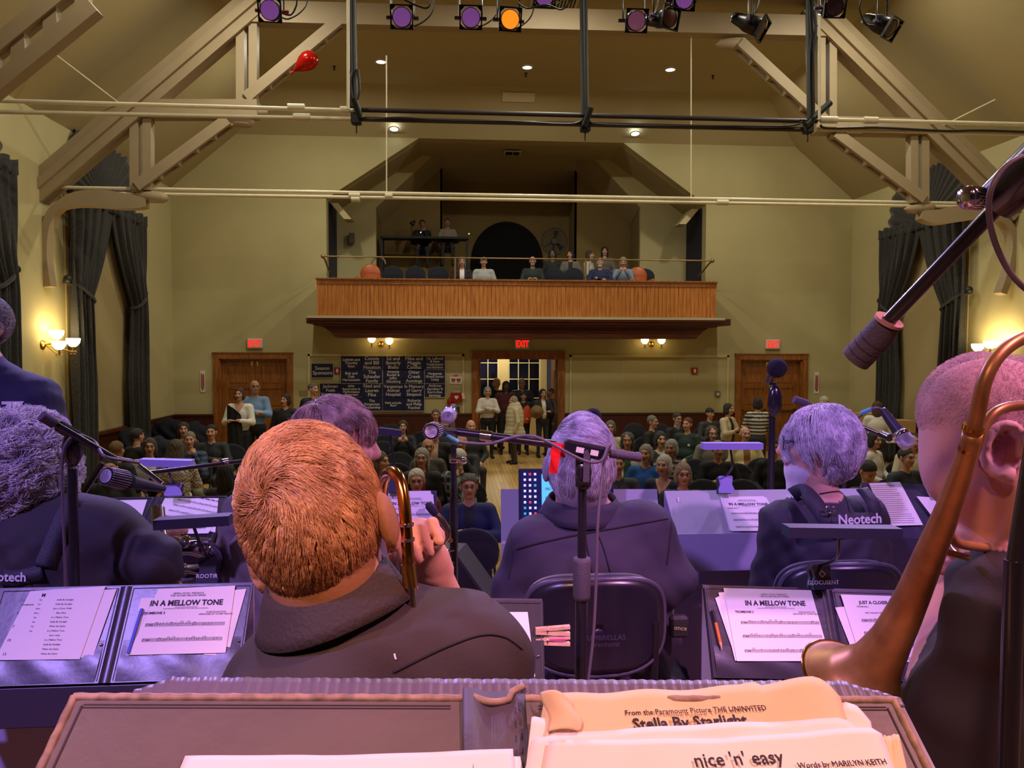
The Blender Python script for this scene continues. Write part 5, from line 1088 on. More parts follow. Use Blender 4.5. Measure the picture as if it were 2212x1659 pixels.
# ---- 2. young player in profile
Hc = W(728, 958, 2.02); Rm = rotm(R(108), R(4), 0)
P = [Cp(W(712, 1020, 2.04), W(690, 1110, 2.06), .052, .06, 'skin'), Cp(W(570, 1180, 2.05), W(800, 1175, 2.15), .075, .07), El(W(660, 1290, 2.1), (.2, .13, .27)), El(W(660, 1520, 2.1), (.19, .15, .14), 'pants'),
     Cp(W(565, 1185, 2.05), W(525, 1330, 2.1), .065, .055), Cp(W(525, 1330, 2.1), W(620, 1350, 2.4), .05, .035), Cp(W(800, 1180, 2.15), W(850, 1330, 2.2), .062, .052), Cp(W(850, 1330, 2.2), W(800, 1330, 2.45), .05, .035)]
for u in (620, 720): P += [Cp(W(u, 1540, 2.15), W(u, 1460, 2.55), .085, .065, 'pants'), Cp(W(u, 1460, 2.55), (W(u, 1460, 2.55)[0], 2.5, .95), .06, .042, 'pants')]
P += [Cp(W(520, 1100, 2.16), W(500, 1230, 2.16), .05, .06)]
e = body('young person with a brown fringe in profile, grey shirt, behind the copper-haired player', W(660, 1500, 2.1), P, dict(skin=SKP, top=(112, 100, 104), pants=(30, 28, 32), eye=(60, 44, 44), lip=(170, 90, 90)), .016, [(Hc-.13, Hc+.13, .006)], Hc, Rm, head_prims(Hc, Rm, 1.0), disp=wrinkle(.005, lambda P_: P_[:, 2] < Hc[2]-.16),
    hcol=(lambda q: (q[:, 2] > .045) | ((q[:, 1] > .0) & (q[:, 2] > -.05)), (92, 66, 56)))
def keep2(q): return ((q[:, 2] > .052) & (q[:, 1] < -.03)) | ((q[:, 1] >= .0) & (q[:, 2] > -.02-.35*q[:, 1]))
def flow2(q): d = q-np.array([0, .06, .1]); f = d/np.linalg.norm(d, axis=1)[:, None]*1.0+np.array([0, -.1, -.3]); return np.where((q[:, 2] < .05)[:, None], np.array([0, .12, -1.]), f)
hair_strands(e, Hc, Rm, (.08, .102, .096), keep2, flow2, 15000, .075, .0007, hair_mat('brown_hair', (204, 170, 152), (128, 98, 88)), lift=.012, steps=7, c=(0, .012, .022), wob=.12, clump=260, seed=2, Lfn=lambda q: .4+.6*np.clip((q[:, 2]-.03)*25, 0, 1)+.3*(q[:, 1] > .03))
# ---- 3. curly grey saxophonist at the left edge
Hc = W(58, 1012, 2.05); Rm = rotm(R(165), R(6), 0)
P = [Cp(W(62, 1060, 2.05), W(70, 1120, 2.05), .055, .06, 'skin'), Cp(W(-60, 1165, 2.0), W(235, 1155, 2.0), .085, .078), El(W(90, 1290, 2.0), (.22, .15, .27)), El(W(90, 1500, 2.0), (.2, .16, .14), 'pants'), Cp(W(60, 1120, 2.04), W(200, 1140, 2.0), .08, .08), 
     Cp(W(240, 1160, 2.0), W(330, 1215, 1.98), .078, .07), Cp(W(330, 1215, 1.98), W(325, 1175, 2.3), .06, .04), Cp(W(-60, 1170, 2.0), W(-110, 1300, 2.0), .075, .06), Cp(W(-110, 1300, 2.0), W(-20, 1260, 2.35), .055, .04)]
for u in (30, 150): P += [Cp(W(u, 1510, 2.05), W(u+30, 1440, 2.45), .09, .068, 'pants'), Cp(W(u+30, 1440, 2.45), (W(u+30, 1440, 2.45)[0], 2.42, .95), .06, .042, 'pants')]
P += hand_prims(W(328, 1160, 2.3), (.35, .5, .15), (0, -.2, 1), 1., 'skin', curl=.6)
e = body('person with curly grey hair and a sax harness at the left edge', W(90, 1500, 2.0), P, dict(skin=SKP, top=(44, 38, 44), pants=(26, 26, 32), eye=(60, 44, 44), lip=(170, 90, 90)), .014, [(Hc-.12, Hc+.12, .008)], Hc, Rm, head_prims(Hc, Rm, 1.0), disp=wrinkle(.006, lambda P_: P_[:, 2] < Hc[2]-.14), hcol=(lambda q: (q[:, 2]*.8+q[:, 1] > -.03), (96, 88, 92)))
def keep3(q): return (q[:, 2]*.8+q[:, 1] > -.055) & ~((q[:, 1] < -.06) & (q[:, 2] < .05))
hair_strands(e, Hc, Rm, (.088, .1, .112), keep3, lambda q: q/np.linalg.norm(q, axis=1)[:, None]*.3+np.array([0, .1, -1.]), 14000, .06, .0009, hair_mat('curly_grey_hair', (244, 236, 240), (170, 160, 170)), lift=.03, curl=(.014, 8), steps=14, wob=.6, clump=420, c=(0, .02, -.002), seed=3)
bk = Vector((0, -1, 0))
strap_on(e, 'harness_strap', [(172, 1088), (150, 1100), (120, 1168), (96, 1225)], .045, NECK); strap_on(e, 'harness_band', [(5, 1246), (40, 1248), (92, 1236)], .036, NECK)
tp3 = surf(e, 8, 1247, .014); MB().text('Neotech', .03, plane_X(tp3, (1, -.1, 0), (0, .1, 1)), bold=.0006).build('strap_lettering', WLET, e)
# ---- 4. band leader standing at the left edge, facing the band
Hc = W(-42, 705, 3.05); Rm = rotm(R(-25), R(8), 0)
P = [Cp(W(-40, 760, 3.05), W(-35, 810, 3.07), .056, .06, 'skin'), Cp(W(-140, 865, 3.05), W(66, 872, 3.05), .1, .1), Cp(W(-40, 800, 3.06), W(62, 866, 3.05), .075, .095), Cp(W(-40, 800, 3.06), W(-130, 862, 3.05), .075, .095), El(W(-30, 960, 3.05), (.23, .16, .3)), El(W(-20, 1150, 3.05), (.22, .17, .22)), Cp(W(72, 872, 3.05), W(122, 1010, 3.0), .1, .075), Cp(W(128, 1000, 3.0), W(60, 1080, 2.8), .065, .045), Cp(W(-135, 850, 3.05), W(-180, 1000, 3.0), .09, .07)]
for sx in (-.1, .1): b_ = W(-20, 1200, 3.05); P += [Cp(b_+[sx, 0, 0], [b_[0]+sx*1.2, 3.05, 1.35], .1, .07, 'pants'), Cp([b_[0]+sx*1.2, 3.05, 1.35], [b_[0]+sx*1.3, 3.08, .98], .065, .05, 'pants'), Cp([b_[0]+sx*1.3, 3.08, .945], [b_[0]+sx*1.4, 2.9, .935], .045, .036, 'shoe')]
P += hand_prims(W(55, 1085, 2.78), (-.4, -.6, -.2), (0, 0, 1), 1., 'skin', curl=.6)
e = body('person in a navy sweatshirt standing at the far left edge, facing the band', (W(-20, 1200, 3.05)[0], 3.05, .9), P, dict(skin=SKP, top=(22, 20, 56), pants=(22, 22, 30), eye=(60, 44, 44), lip=(170, 90, 90), shoe=(20, 20, 22)), .018, [(Hc-.12, Hc+.12, .008)], Hc, Rm, head_prims(Hc, Rm, 1.04), disp=wrinkle(.004, lambda P_: P_[:, 2] < Hc[2]-.16), hcol=(lambda q: (q[:, 2]*.8+q[:, 1] > .0), (120, 110, 120)))
hair_strands(e, Hc, Rm, (.083, .102, .098), lambda q: q[:, 2]*.75+q[:, 1]*.66 > .0, lambda q: q-np.array([0, .05, .1])+np.array([0, 0, -.03]), 4000, .03, .001, hair_mat('grey_hair', (176, 170, 178), (120, 112, 122)), c=(0, .015, .02), seed=4)
MB().text('Jazz', .085, plane_X(W(8, 876, 2.865), (1, .1, 0), (.25, 0, 1)), bold=.002).build('chest_lettering', WLET, e)
# ---- 5. broad white-haired player in the centre
Hc = W(1252, 992, 2.12); Rm = rotm(R(184), R(5), R(-3))
P = [Cp(W(1254, 1050, 2.12), W(1258, 1120, 2.13), .07, .076, 'skin'), Cp(W(1165, 1180, 2.1), W(1385, 1150, 2.1), .085, .09), El(W(1276, 1240, 2.12), (.235, .17, .19)), El(W(1282, 1380, 2.14), (.24, .19, .25)), El(W(1290, 1560, 2.2), (.24, .2, .16), 'pants'),
     Cp(W(1385, 1155, 2.1), W(1440, 1250, 2.08), .085, .075), Cp(W(1440, 1250, 2.08), W(1380, 1290, 2.45), .07, .045), Cp(W(1160, 1185, 2.1), W(1112, 1290, 2.1), .082, .07), Cp(W(1112, 1290, 2.1), W(1160, 1300, 2.45), .065, .045)]
P += [Cp(W(1225, 1560, 2.2), W(1190, 1500, 2.65), .1, .075, 'pants'), Cp(W(1360, 1560, 2.2), W(1440, 1470, 2.55), .105, .08, 'pants'), Cp(W(1190, 1500, 2.65), (W(1190, 1500, 2.65)[0], 2.6, .98), .065, .045, 'pants'), Cp(W(1440, 1470, 2.55), (W(1440, 1470, 2.55)[0], 2.5, .98), .065, .045, 'pants')]
P += hand_prims(W(1370, 1288, 2.5), (-.5, .9, .1), (0, 0, 1), 1.05, 'skin', curl=.4)+hand_prims(W(1170, 1300, 2.5), (.4, .9, .1), (0, 0, 1), 1.05, 'skin', curl=.4, side=-1)
def seam(V, q, lb, C):
    y0 = W(1110, 1188, 1.95)[2]; y1 = W(1450, 1120, 1.95)[2]; x0 = W(1110, 1188, 2.0)[0]; x1 = W(1450, 1120, 2.0)[0]; zl = y0+(V[:, 0]-x0)/(x1-x0)*(y1-y0)
E5 = e = body('broad person with combed white hair seen from behind before the laptop', W(1282, 1500, 2.15), P, dict(skin=SKP, top=(52, 44, 60), pants=(30, 26, 36), eye=(60, 44, 44), lip=(170, 90, 90)), .012, [(Hc-.12, Hc+.12, .007)], Hc, Rm, head_prims(Hc, Rm, 1.05)+[El(Hc+Rm@v3(0, .04, -.07), (.07, .066, .075), 'skin', .03, Rm)]+[El(Hc+Rm@v3(s_*.094, .006, -.03), (.012, .024, .038), 'skin', .008, Rm) for s_ in (-1, 1)],
    disp=wrinkle(.011, lambda P_: (P_[:, 2] < Hc[2]-.15)*np.clip((Hc[2]-.25-P_[:, 2])*6, .15, 1)), hcol=(lambda q: (q[:, 2]*.8+q[:, 1]*.9 > -.055) & (q[:, 1] > -.06), (150, 140, 148)))
def keep5(q): x = np.abs(q[:, 0]); return (q[:, 2]*.8+q[:, 1]*.85 > -.07) & ~((x > .064) & (q[:, 1] < .03) & (q[:, 2] < .0)) & (q[:, 2] > -.12) & ~((q[:, 1] < -.07) & (q[:, 2] < .06))
hair_strands(e, Hc, Rm, (.087, .113, .128), keep5, lambda q: np.stack([-1.2*(q[:, 2] > .02)+6*q[:, 0]*(q[:, 2] < .02), .35*(q[:, 2] > .03)-.1, -.35-4*np.abs(q[:, 0])-.6*(q[:, 2] < .02)], 1)+.0, 20000, .08, .0007, hair_mat('white_combed_hair', (232, 224, 230), (160, 150, 160)), lift=.009, steps=8, c=(0, .015, -.006), wob=.1, clump=800, seed=5)
cc, ca = Vector(W(1257, 1100, 2.12)), Vector((0, -.12, 1)).normalized(); xx, yy, zz = frame_of(ca)
m = MB(); m.grid(lambda u, v: cc+xx*math.cos(2*math.pi*u)*(.11-.018*v)+yy*math.sin(2*math.pi*u)*(.104-.018*v)+zz*(-.035+.07*v), 48, 4, wrap=True)
m.grid(lambda u, v: cc+xx*math.cos(2*math.pi*u)*(.093+.03*v)+yy*math.sin(2*math.pi*u)*(.087+.03*v)+zz*(.037-.055*v), 48, 4, wrap=True); CL5 = mat('dark_shirt_collar_cloth', (48, 40, 56), .8, bump=.2, bscale=200); m.build('collar', CL5, e, solid=.004)
seam_line(e, 'yoke_seam', [(1116, 1186), (1170, 1172), (1255, 1154), (1340, 1139), (1400, 1128), (1442, 1120)], SEAM, .003)
seam_line(e, 'pleat', [(1264, 1156), (1272, 1200), (1280, 1240)], SEAM, .0022); seam_line(e, 'pleat', [(1290, 1150), (1304, 1185), (1318, 1235)], SEAM, .0022); seam_line(e, 'sleeve_seam', [(1442, 1080), (1450, 1120), (1446, 1170), (1440, 1220)], SEAM, .0022); seam_line(e, 'sleeve_seam', [(1108, 1120), (1104, 1160), (1108, 1200), (1100, 1250)], SEAM, .0022)
# ---- 6. wavy-haired bearded saxophonist at the right
Hc = W(1762, 958, 2.42); Rm = rotm(R(-108), R(2), 0)
P = [Cp(W(1765, 1030, 2.42), W(1775, 1085, 2.43), .058, .062, 'skin'), Cp(W(1690, 1130, 2.4), W(1865, 1118, 2.42), .075, .075), El(W(1780, 1190, 2.42), (.19, .14, .17)), El(W(1775, 1310, 2.44), (.2, .15, .22)), El(W(1775, 1480, 2.46), (.2, .17, .14), 'pants'), Cp(W(1690, 1135, 2.4), W(1660, 1260, 2.45), .07, .058), Cp(W(1660, 1260, 2.45), W(1740, 1290, 2.75), .052, .04), Cp(W(1868, 1122, 2.42), W(1893, 1240, 2.46), .068, .056), Cp(W(1893, 1240, 2.46), W(1830, 1280, 2.75), .05, .04)]
for u in (1730, 1840): P += [Cp(W(u, 1480, 2.5), W(u, 1410, 2.9), .088, .066, 'pants'), Cp(W(u, 1410, 2.9), (W(u, 1410, 2.9)[0], 2.88, .95), .058, .042, 'pants')]
P += hand_prims(W(1745, 1290, 2.78), (.4, .6, .1), (0, 0, 1), 1, 'skin', curl=.6)
hp = head_prims(Hc, Rm, 1.05, 'long')
e = body('person with wavy silver hair and white beard in a sax harness', W(1775, 1470, 2.45), P, dict(skin=SKP, top=(48, 44, 56), pants=(30, 28, 36), eye=(60, 44, 44), lip=(170, 90, 90), beard=(226, 218, 226)), .014, [(Hc-.13, Hc+.13, .007)], Hc, Rm, hp, disp=wrinkle(.005, lambda P_: P_[:, 2] < Hc[2]-.17), hcol=(lambda q: (q[:, 2]*.8+q[:, 1]*.9 > -.0), (150, 140, 150)))
def keep6(q): return (((q[:, 2] > .05) & (q[:, 1] > -.075)) | (q[:, 1] > .015)) & (q[:, 2] > -.1)
hair_strands(e, Hc, Rm, (.088, .106, .112), keep6, lambda q: np.stack([2*q[:, 0], 3*q[:, 1]+.35, -1.5+0*q[:, 0]], 1), 16000, .12, .0008, hair_mat('silver_hair', (236, 228, 236), (170, 160, 176)), lift=.014, curl=(.006, 3), steps=12, wob=.28, clump=200, c=(0, .022, -.0), seed=6, Lfn=lambda q: 1+.6*(q[:, 2] < 0))
m = MB()
def hl(p): return Hc+Rm@(np.array(p)*1.05)
for sx in (-1, 1):
    m.tube([hl((sx*.032+.024*math.cos(a), -.1, .008+.02*math.sin(a))) for a in np.linspace(0, 2*math.pi, 17)[:-1]], .0018, 6, closed=True); m.tube([hl((sx*.056, -.098, .016)), hl((sx*.083, .01, .016))], .002, 6)
m.tube([hl((-.01, -.102, .012)), hl((.01, -.102, .012))], .002, 6); m.build('eyeglasses', GLS, e)
bkY = 2.265
strap(e, 'harness_strap', [W(1712, 1070, 2.36), W(1735, 1062, 2.33), W(1760, 1085, 2.29), W(1782, 1120, 2.265), W(1800, 1132, 2.262)], .05, NECK, (0, -1, .2)); strap(e, 'harness_strap', [W(1862, 1055, 2.36), W(1885, 1085, 2.31), W(1892, 1115, 2.3), W(1897, 1135, 2.295)], .04, NECK, (0, -1, .2))
strap(e, 'harness_band', [W(1795, 1128, 2.262), W(1840, 1125, 2.258), W(1895, 1125, 2.29)], .05, NECK, (0, -1, .2)); MB().text('Neotech', .042, plane_X(W(1858, 1122, 2.245), (1, .12, 0), (0, .1, 1)), bold=.001).build('strap_lettering', WLET, e)
MB().tube([W(1782, 1108, 2.255), W(1802, 1108, 2.25), W(1806, 1096, 2.25), W(1786, 1094, 2.255)], .003, 6, closed=True).build('buckle', SILV, e)
seam_line(e, 'yoke_seam', [(1770, 1067), (1800, 1062), (1818, 1064), (1830, 1085), (1837, 1112)], SEAM, .002)
# ---- 7. shaven-headed trombonist at the right edge
Hc = W(2160, 946, 1.02); Rm = rotm(R(71), R(8), 0)
P = [Cp(W(2168, 1040, 1.02), W(2205, 1200, 1.02), .066, .07, 'skin'), Cp(W(2188, 1325, .98), W(2460, 1300, 1.1), .08, .08), Cp(W(2235, 1235, 1.02), W(2190, 1310, .98), .06, .078), El(W(2300, 1560, 1.05), (.21, .16, .24)), El(W(2300, 1900, 1.08), (.21, .16, .2), 'pants'), El(W(2235, 1520, 1.02), (.12, .11, .2)),
     Cp(W(2188, 1325, .98), W(2105, 1500, 1.03), .074, .062), Cp(W(2105, 1500, 1.03), W(2050, 1500, 1.13), .062, .055), Cp(W(2035, 1450, 1.13), W(2085, 1235, 1.18), .046, .038, 'skin', .01), Cp(W(2190, 1550, 1.0), W(2060, 1570, 1.1), .085, .08)]
P += hand_prims(W(2085, 1230, 1.18), W(2100, 1140, 1.13)-W(2085, 1230, 1.18), (.3, -1, 0), 1.05, 'skin', curl=.7)
for u in (2200, 2420): P += [Cp(W(u, 1900, 1.1), W(u-60, 1640, 1.5), .1, .075, 'pants'), Cp(W(u-60, 1640, 1.5), (W(u-60, 1640, 1.5)[0], 1.4, 1.12), .062, .045, 'pants')]
e = body('person with a shaven pink head holding a trombone at the right edge', W(2300, 1700, 1.05), P, dict(skin=(222, 160, 148), top=(50, 42, 42), pants=(30, 28, 30), eye=(60, 44, 44), lip=(170, 90, 90)), .011, [(Hc-.13, Hc+.13, .0055), (W(2000, 1300, 1.1)-.03, W(2110, 1100, 1.25)+.03, .006)], Hc, Rm, head_prims(Hc, Rm, .97)+[El(Hc+Rm@v3(-.078, .022, -.012), (.010, .021, .034), 'lip', .006, Rm)]+[Cp(Hc+Rm@v3(-.088, .022+.022*math.cos(a), -.010+.034*math.sin(a)), Hc+Rm@v3(-.088, .022+.022*math.cos(a+.45), -.010+.034*math.sin(a+.45)), .0062, .0062, 'skin', .004) for a in np.arange(-2.2, 3.0, .45)]+[El(Hc+Rm@v3(-.086, .012, -.042), (.008, .009, .012), 'skin', .006, Rm), El(Hc+Rm@v3(0, .045, -.03), (.06, .052, .08), 'skin', .03, Rm)], disp=wrinkle(.004, lambda P_: (P_[:, 2] < 2.2) & (P_[:, 1] < 1.12)), hcol=(lambda q: (q[:, 2]*.8+q[:, 1]*.9 > -.03), (216, 166, 166)))
hair_strands(e, Hc, Rm, (.0725, .0925, .085), lambda q: (q[:, 2]*.8+q[:, 1]*.85 > -.0) & (q[:, 2] < .115), lambda q: np.stack([q[:, 0], q[:, 1], -.6+0*q[:, 0]], 1), 16000, .005, .0002, hair_mat('white_stubble', (226, 196, 200), (190, 160, 166)), steps=3, lift=.004, c=(0, .016, .033), seed=7, wob=.6)
m = MB(); nk = Vector(W(2190, 1165, 1.02)); m.tube(arc(nk, .079, 0, 2*math.pi, (1, 0, .25), (0, 1, .1), 40)[:-1], .0016, 6, closed=True); m.build('necklace', SILV, e)
e = empty('trombone', W(2000, 1200, 1.0), 'worn brass trombone with its bell pointing down beside the shaven head at right', 'trombone')
pth = smoothpath([W(2290, 712, .86), W(2215, 728, .83), W(2160, 765, .815), W(2128, 820, .81), W(2112, 890, .82), W(2088, 985, .85), W(2050, 1095, .9), W(2005, 1205, .97), W(1965, 1300, 1.05), W(1926, 1378, 1.085), W(1893, 1430, 1.11), W(1868, 1462, 1.128), W(1850, 1484, 1.14)], 6)
rk = [.0075, .0075, .0075, .0078, .0085, .0105, .0135, .018, .0225, .028, .037, .056, .088]
rad = [float(np.interp(i/6, range(13), rk)) for i in range(len(pth))]
MB().tube(pth[:28], rad[:28], 20).build('neck_tube', DGOLD, e); MB().tube(pth[27:], rad[27:], 40, caps=False).build('bell', DGOLD, e, solid=.002)
dr = (pth[-1]-pth[-3]).normalized(); x_, y_, z_ = frame_of(dr); MB().tube([pth[-1]+(x_*math.cos(a)+y_*math.sin(a))*.0885 for a in np.linspace(0, 2*math.pi, 49)[:-1]], .0025, 8, closed=True).build('bell_rim', GOLD, e)
MB().tube(smoothpath([W(2290, 878, .92), W(2210, 876, .9), W(2160, 885, .885), W(2132, 912, .88), W(2112, 960, .88), W(2078, 1050, .9), W(2052, 1105, .915), W(2048, 1145, .93), W(2068, 1172, .95), W(2120, 1182, .98), W(2190, 1185, 1.0)]), .0063, 14).build('slide_tube', DGOLD, e)
MB().tube([W(2030, 1188, .96), W(2090, 1204, .98)], .0045, 10).build('brace', DGOLD, e)
for a, b in (((2104, 918, .83), (2100, 932, .832)), ((2094, 962, .842), (2091, 972, .845))): MB().tube([W(*a), W(*b)], .0112, 16).build('ring', GOLD, e)
# ================================================================ music stands, folders, sheets
BLKV = mat('black_vinyl', (52, 48, 58), .32, var=.15, scale=5, bump=.04, bscale=40); GREYD = mat('slate_enamel', (176, 174, 180), .42, var=.05, scale=3); BLKD = mat('black_enamel_desk', (58, 54, 72), .38)
PANEL = mat('slate_front_panel', (168, 160, 190), .5); PAP = mat('white_sheet_paper', (238, 232, 228), .7, var=.03, scale=6); INK = mat('black_ink', (34, 28, 40), .7); PAPO = mat('aged_tan_paper', (232, 196, 150), .75, var=.1, scale=9); BLUE = mat('blue_pen', (40, 70, 190), .4); STEEL = mat('stand_steel_black', (34, 32, 38), .35, metal=.3)
class Pl:      # a plane through three world points with pixel lookup
    def __init__(s, tl, tr, bl):
        s.tl, s.tr = Vector(tl), Vector(tr); s.X = plane_X(tl, s.tr-s.tl, s.tl-Vector(bl)); s.w = (s.tr-s.tl).length; s.I = s.X.inverted(); s.n = s.X.to_3x3() @ Vector((0, 0, 1)); s.h = abs((s.I @ Vector(bl)).y)
    def px(s, u, v, dz=0):
        d = ray(u, v); o = s.tl+s.n*dz; p = C0+d*((o-C0).dot(s.n)/d.dot(s.n)); q = s.I @ p; return (q.x, q.y)
def slab(m, poly, z0, z1, X, mi=0): m.prism(poly, z0, z1, 'z', mi, X)
def score(m, X, x0, x1, ys, seed, mi=1, gap=.0016, z=.0006, dense=1):
    g = random.Random(seed)
    def r(a, b, c, d): m.add([(a, b, z), (c, b, z), (c, d, z), (a, d, z)], [(0, 1, 2, 3)], mi, False, X)
    t = gap*.13
    for y in ys:
        for k in range(5): r(x0, y-k*gap-t, x1, y-k*gap+t)
        r(x1-t*2, y-4*gap, x1, y)
        m.tube([(x0+.003+.002*math.cos(a*.8), y-2*gap+gap*1.6*math.sin(a), z) for a in (0, 1.2, 2.4, 3.8, 5.2)], gap*.22, 4, mi, X=X)
        for j in range(3): r(x0+.008+j*.003, y-3*gap, x0+.0095+j*.003, y-gap)
        x = x0+.02
        while x < x1-.006:
            if g.random() < .82*dense:
                yy = y-gap*g.choice((.5, 1, 1.5, 2, 2.5, 3)); V = [(x+gap*.62*math.cos(a), yy+gap*.45*math.sin(a), z) for a in np.linspace(0, 6.28, 7)[:-1]]; m.add(V, [tuple(range(6))], mi, False, X)
                up = yy+gap*3.2; r(x+gap*.4, yy, x+gap*.6, up)
                if g.random() < .6 and x+.006 < x1-.008:
                    r(x+gap*.4, up-gap*.5, x+.0062, up); x += .0056; V = [(x+gap*.62*math.cos(a), yy+gap*.3+gap*.45*math.sin(a), z) for a in np.linspace(0, 6.28, 7)[:-1]]; m.add(V, [tuple(range(6))], mi, False, X); r(x+gap*.4, yy, x+gap*.6, up)
                x += g.uniform(.005, .009)
            else: r(x-gap*.7, y-2*gap-gap*.2, x+gap*.7, y-2*gap+gap*.2); x += g.uniform(.009, .016)
            if g.random() < .18: r(x-.002, y-4*gap, x-.002+t*2, y); x += .002
def sheet(lab, pl, quad, dz, mt=PAP, fill=None, group='sheets of music', back=False):     # quad: 4 pixel corners tl, tr, br, bl on the plane
    pts = [pl.px(u, v, dz) for u, v in quad]; q0 = Vector((pts[3][0], pts[3][1])); xd = Vector((pts[2][0]-pts[3][0], pts[2][1]-pts[3][1])); w = xd.length; xd.normalize(); yd = Vector((-xd.y, xd.x))
    e_w = pl.X @ Vector((q0.x, q0.y, dz)); x3 = (pl.X.to_3x3() @ Vector((xd.x, xd.y, 0))); y3 = (pl.X.to_3x3() @ Vector((yd.x, yd.y, 0))); X = plane_X(e_w, x3, y3)
    h = max((Vector(pts[0])-q0).dot(yd), (Vector(pts[1])-q0).dot(yd)); m = MB()
    loc = [((Vector(p)-q0).dot(xd), (Vector(p)-q0).dot(yd)) for p in pts]
    slab(m, loc[::-1], -.0006, 0, X)
    if fill: fill(m, X, w, h)
    o = m.build('sheet_music', [mt, INK]); return tag(o, lab, 'sheet music', group)
def tx(m, X, s, x, y, size, bold=0, align='CENTER', rot=0, sx=1): m.text(s, size, X @ Matrix.Translation((x, y, .0006)) @ Matrix.Rotation(rot, 4, 'Z') @ Matrix.Diagonal((sx, 1, 1, 1)), 1, align, bold)
def mellow(part):
    def f(m, X, w, h):
        tx(m, X, 'SIERRA MUSIC PRESENTS\nTHE OLIVER NELSON SERIES', w*.5, h-.018, .0055, sx=1.1); tx(m, X, 'IN A MELLOW TONE', w*.5, h-.037, .0165, .0006); tx(m, X, 'AS RECORDED AND ARRANGED BY THE OLIVER NELSON ORCHESTRA', w*.5, h-.049, .003)
        tx(m, X, part, .035, h-.058, .0075, .0002); tx(m, X, 'DUKE ELLINGTON\nARRANGED BY OLIVER NELSON', w*.83, h-.06, .005)
        ys = [y for y in (h-.08, h-.112, h-.146, h-.182, h-.214, h-.245) if y > .008]; score(m, X, .022, w-.012, ys, len(part))
        m.add([(w*.38, h-.0455, .0006), (w*.62, h-.0455, .0006), (w*.62, h-.0462, .0006), (w*.38, h-.0462, .0006)], [(0, 1, 2, 3)], 1, False, X)
    return f
def setlist(m, X, w, h):
    g = random.Random(3); tx(m, X, 'M', w*.34, h-.02, .01, .0004); tx(m, X, 'Saxophone', .03, h-.04, .006)
    for i in range(20):
        y = h-.03-i*.0095
        if y < .01: break
        ww = g.uniform(.02, .06); x = w*.62; tx(m, X, g.choice(['Just a Closer Walk', 'In a Mellow Tone', 'Take the A Train', 'Blue Skies', 'Stella By Starlight', 'nice n easy', 'When the Saints']), x, y, .005)
        if i < 8: tx(m, X, g.choice(['Solos', 'Tpt', 'Bone', 'Sax']), w*.32, y, .0045)
        if i % 3 == 0: tx(m, X, str(i+1), .016, y, .008)
def closer(m, X, w, h):
    tx(m, X, 'JUST A CLOSER WALK WITH THEE', w*.5, h-.02, .011, .0003); tx(m, X, 'TROMBONE 2', .03, h-.03, .005); tx(m, X, 'NEW ORLEANS MARCH', .06, h-.045, .005); score(m, X, .02, w-.02, [y for y in (h-.06, h-.09, h-.12, h-.15, h-.18) if y > .01], 5)
def plain(seed, title=None):
    def f(m, X, w, h):
        if title: tx(m, X, title, w*.5, h-.016, .009, .0004)
        score(m, X, .02, w-.02, [y for y in [h-.04-i*.028 for i in range(8)] if y > .01], seed)
    return f
def lines_only(m, X, w, h):
    g = random.Random(8)
    for i in range(26):
        y = h-.015-i*.0095
        if y > .008: m.add([(.015, y, .0006), (w-g.uniform(.015, .06), y, .0006), (w-.02, y-.0016, .0006), (.015, y-.0016, .0006)][:4], [(0, 1, 2, 3)], 1, False, X)
def desk(lab, pl, mt, lip=.1, front=True, floor_=.9, wings=True, group='band front desks', ext=.0):
    e = empty('music_desk', pl.tl, lab, 'music stand', group); X = pl.X; w, h = pl.w, pl.h; m = MB(); slab(m, [(-ext, -h), (w+ext, -h), (w+ext, 0), (-ext, 0)], -.012, -.006, X); m.build('desk_board', mt, e)
    b0, b1 = X @ Vector((-ext, -h, -.006)), X @ Vector((w+ext, -h, -.006)); t0, t1 = X @ Vector((-ext, 0, -.01)), X @ Vector((w+ext, 0, -.01))
    dn = Vector((0, 0, -1)); m = MB(); m.add([b0, b1, b1+dn*lip, b0+dn*lip], [(0, 1, 2, 3)]); m.add([b0+Vector((0, .0, -lip)), b1+Vector((0, 0, -lip)), b1+Vector((0, .05, -lip)), b0+Vector((0, .05, -lip))], [(0, 1, 2, 3)]); m.build('shelf_lip', PANEL if mt is GREYD else BLKD, e, solid=.005)
    c = (b0+b1)/2+dn*lip*.5; MB().lathe([(.008, -.004), (0, -.004)], c+Vector((.03, 0, 0)), (0, 1, 0), 12).build('rivet', INK, e)
    if front:
        q0, q1 = Vector((t0.x, t0.y-.01, floor_)), Vector((t1.x, t1.y-.01, floor_)); MB().add([t0, t1, q1, q0], [(0, 1, 2, 3)]).build('front_panel', PANEL, e, solid=.006)
        if wings:
            for a, q in ((t0, q0), (t1, q1)):
                top = a.lerp(q, .1); MB().add([top, q, q+Vector((0, -.16, 0)), top+Vector((0, -.16, -.25)), top+Vector((0, -.06, -.02))], [(0, 1, 2, 3, 4)]).build('side_wing', PANEL, e, solid=.006)
    else:
        c = (b0+b1+t0+t1)/4; MB().cyl((c.x, c.y, floor_), c, .012).build('pole', STEEL, e)
        for a in (0, 2.1, 4.2): MB().tube([(c.x, c.y, floor_+.12), (c.x+.25*math.cos(a), c.y+.25*math.sin(a), floor_+.01)], .008, 6).build('leg', STEEL, e)
    return e
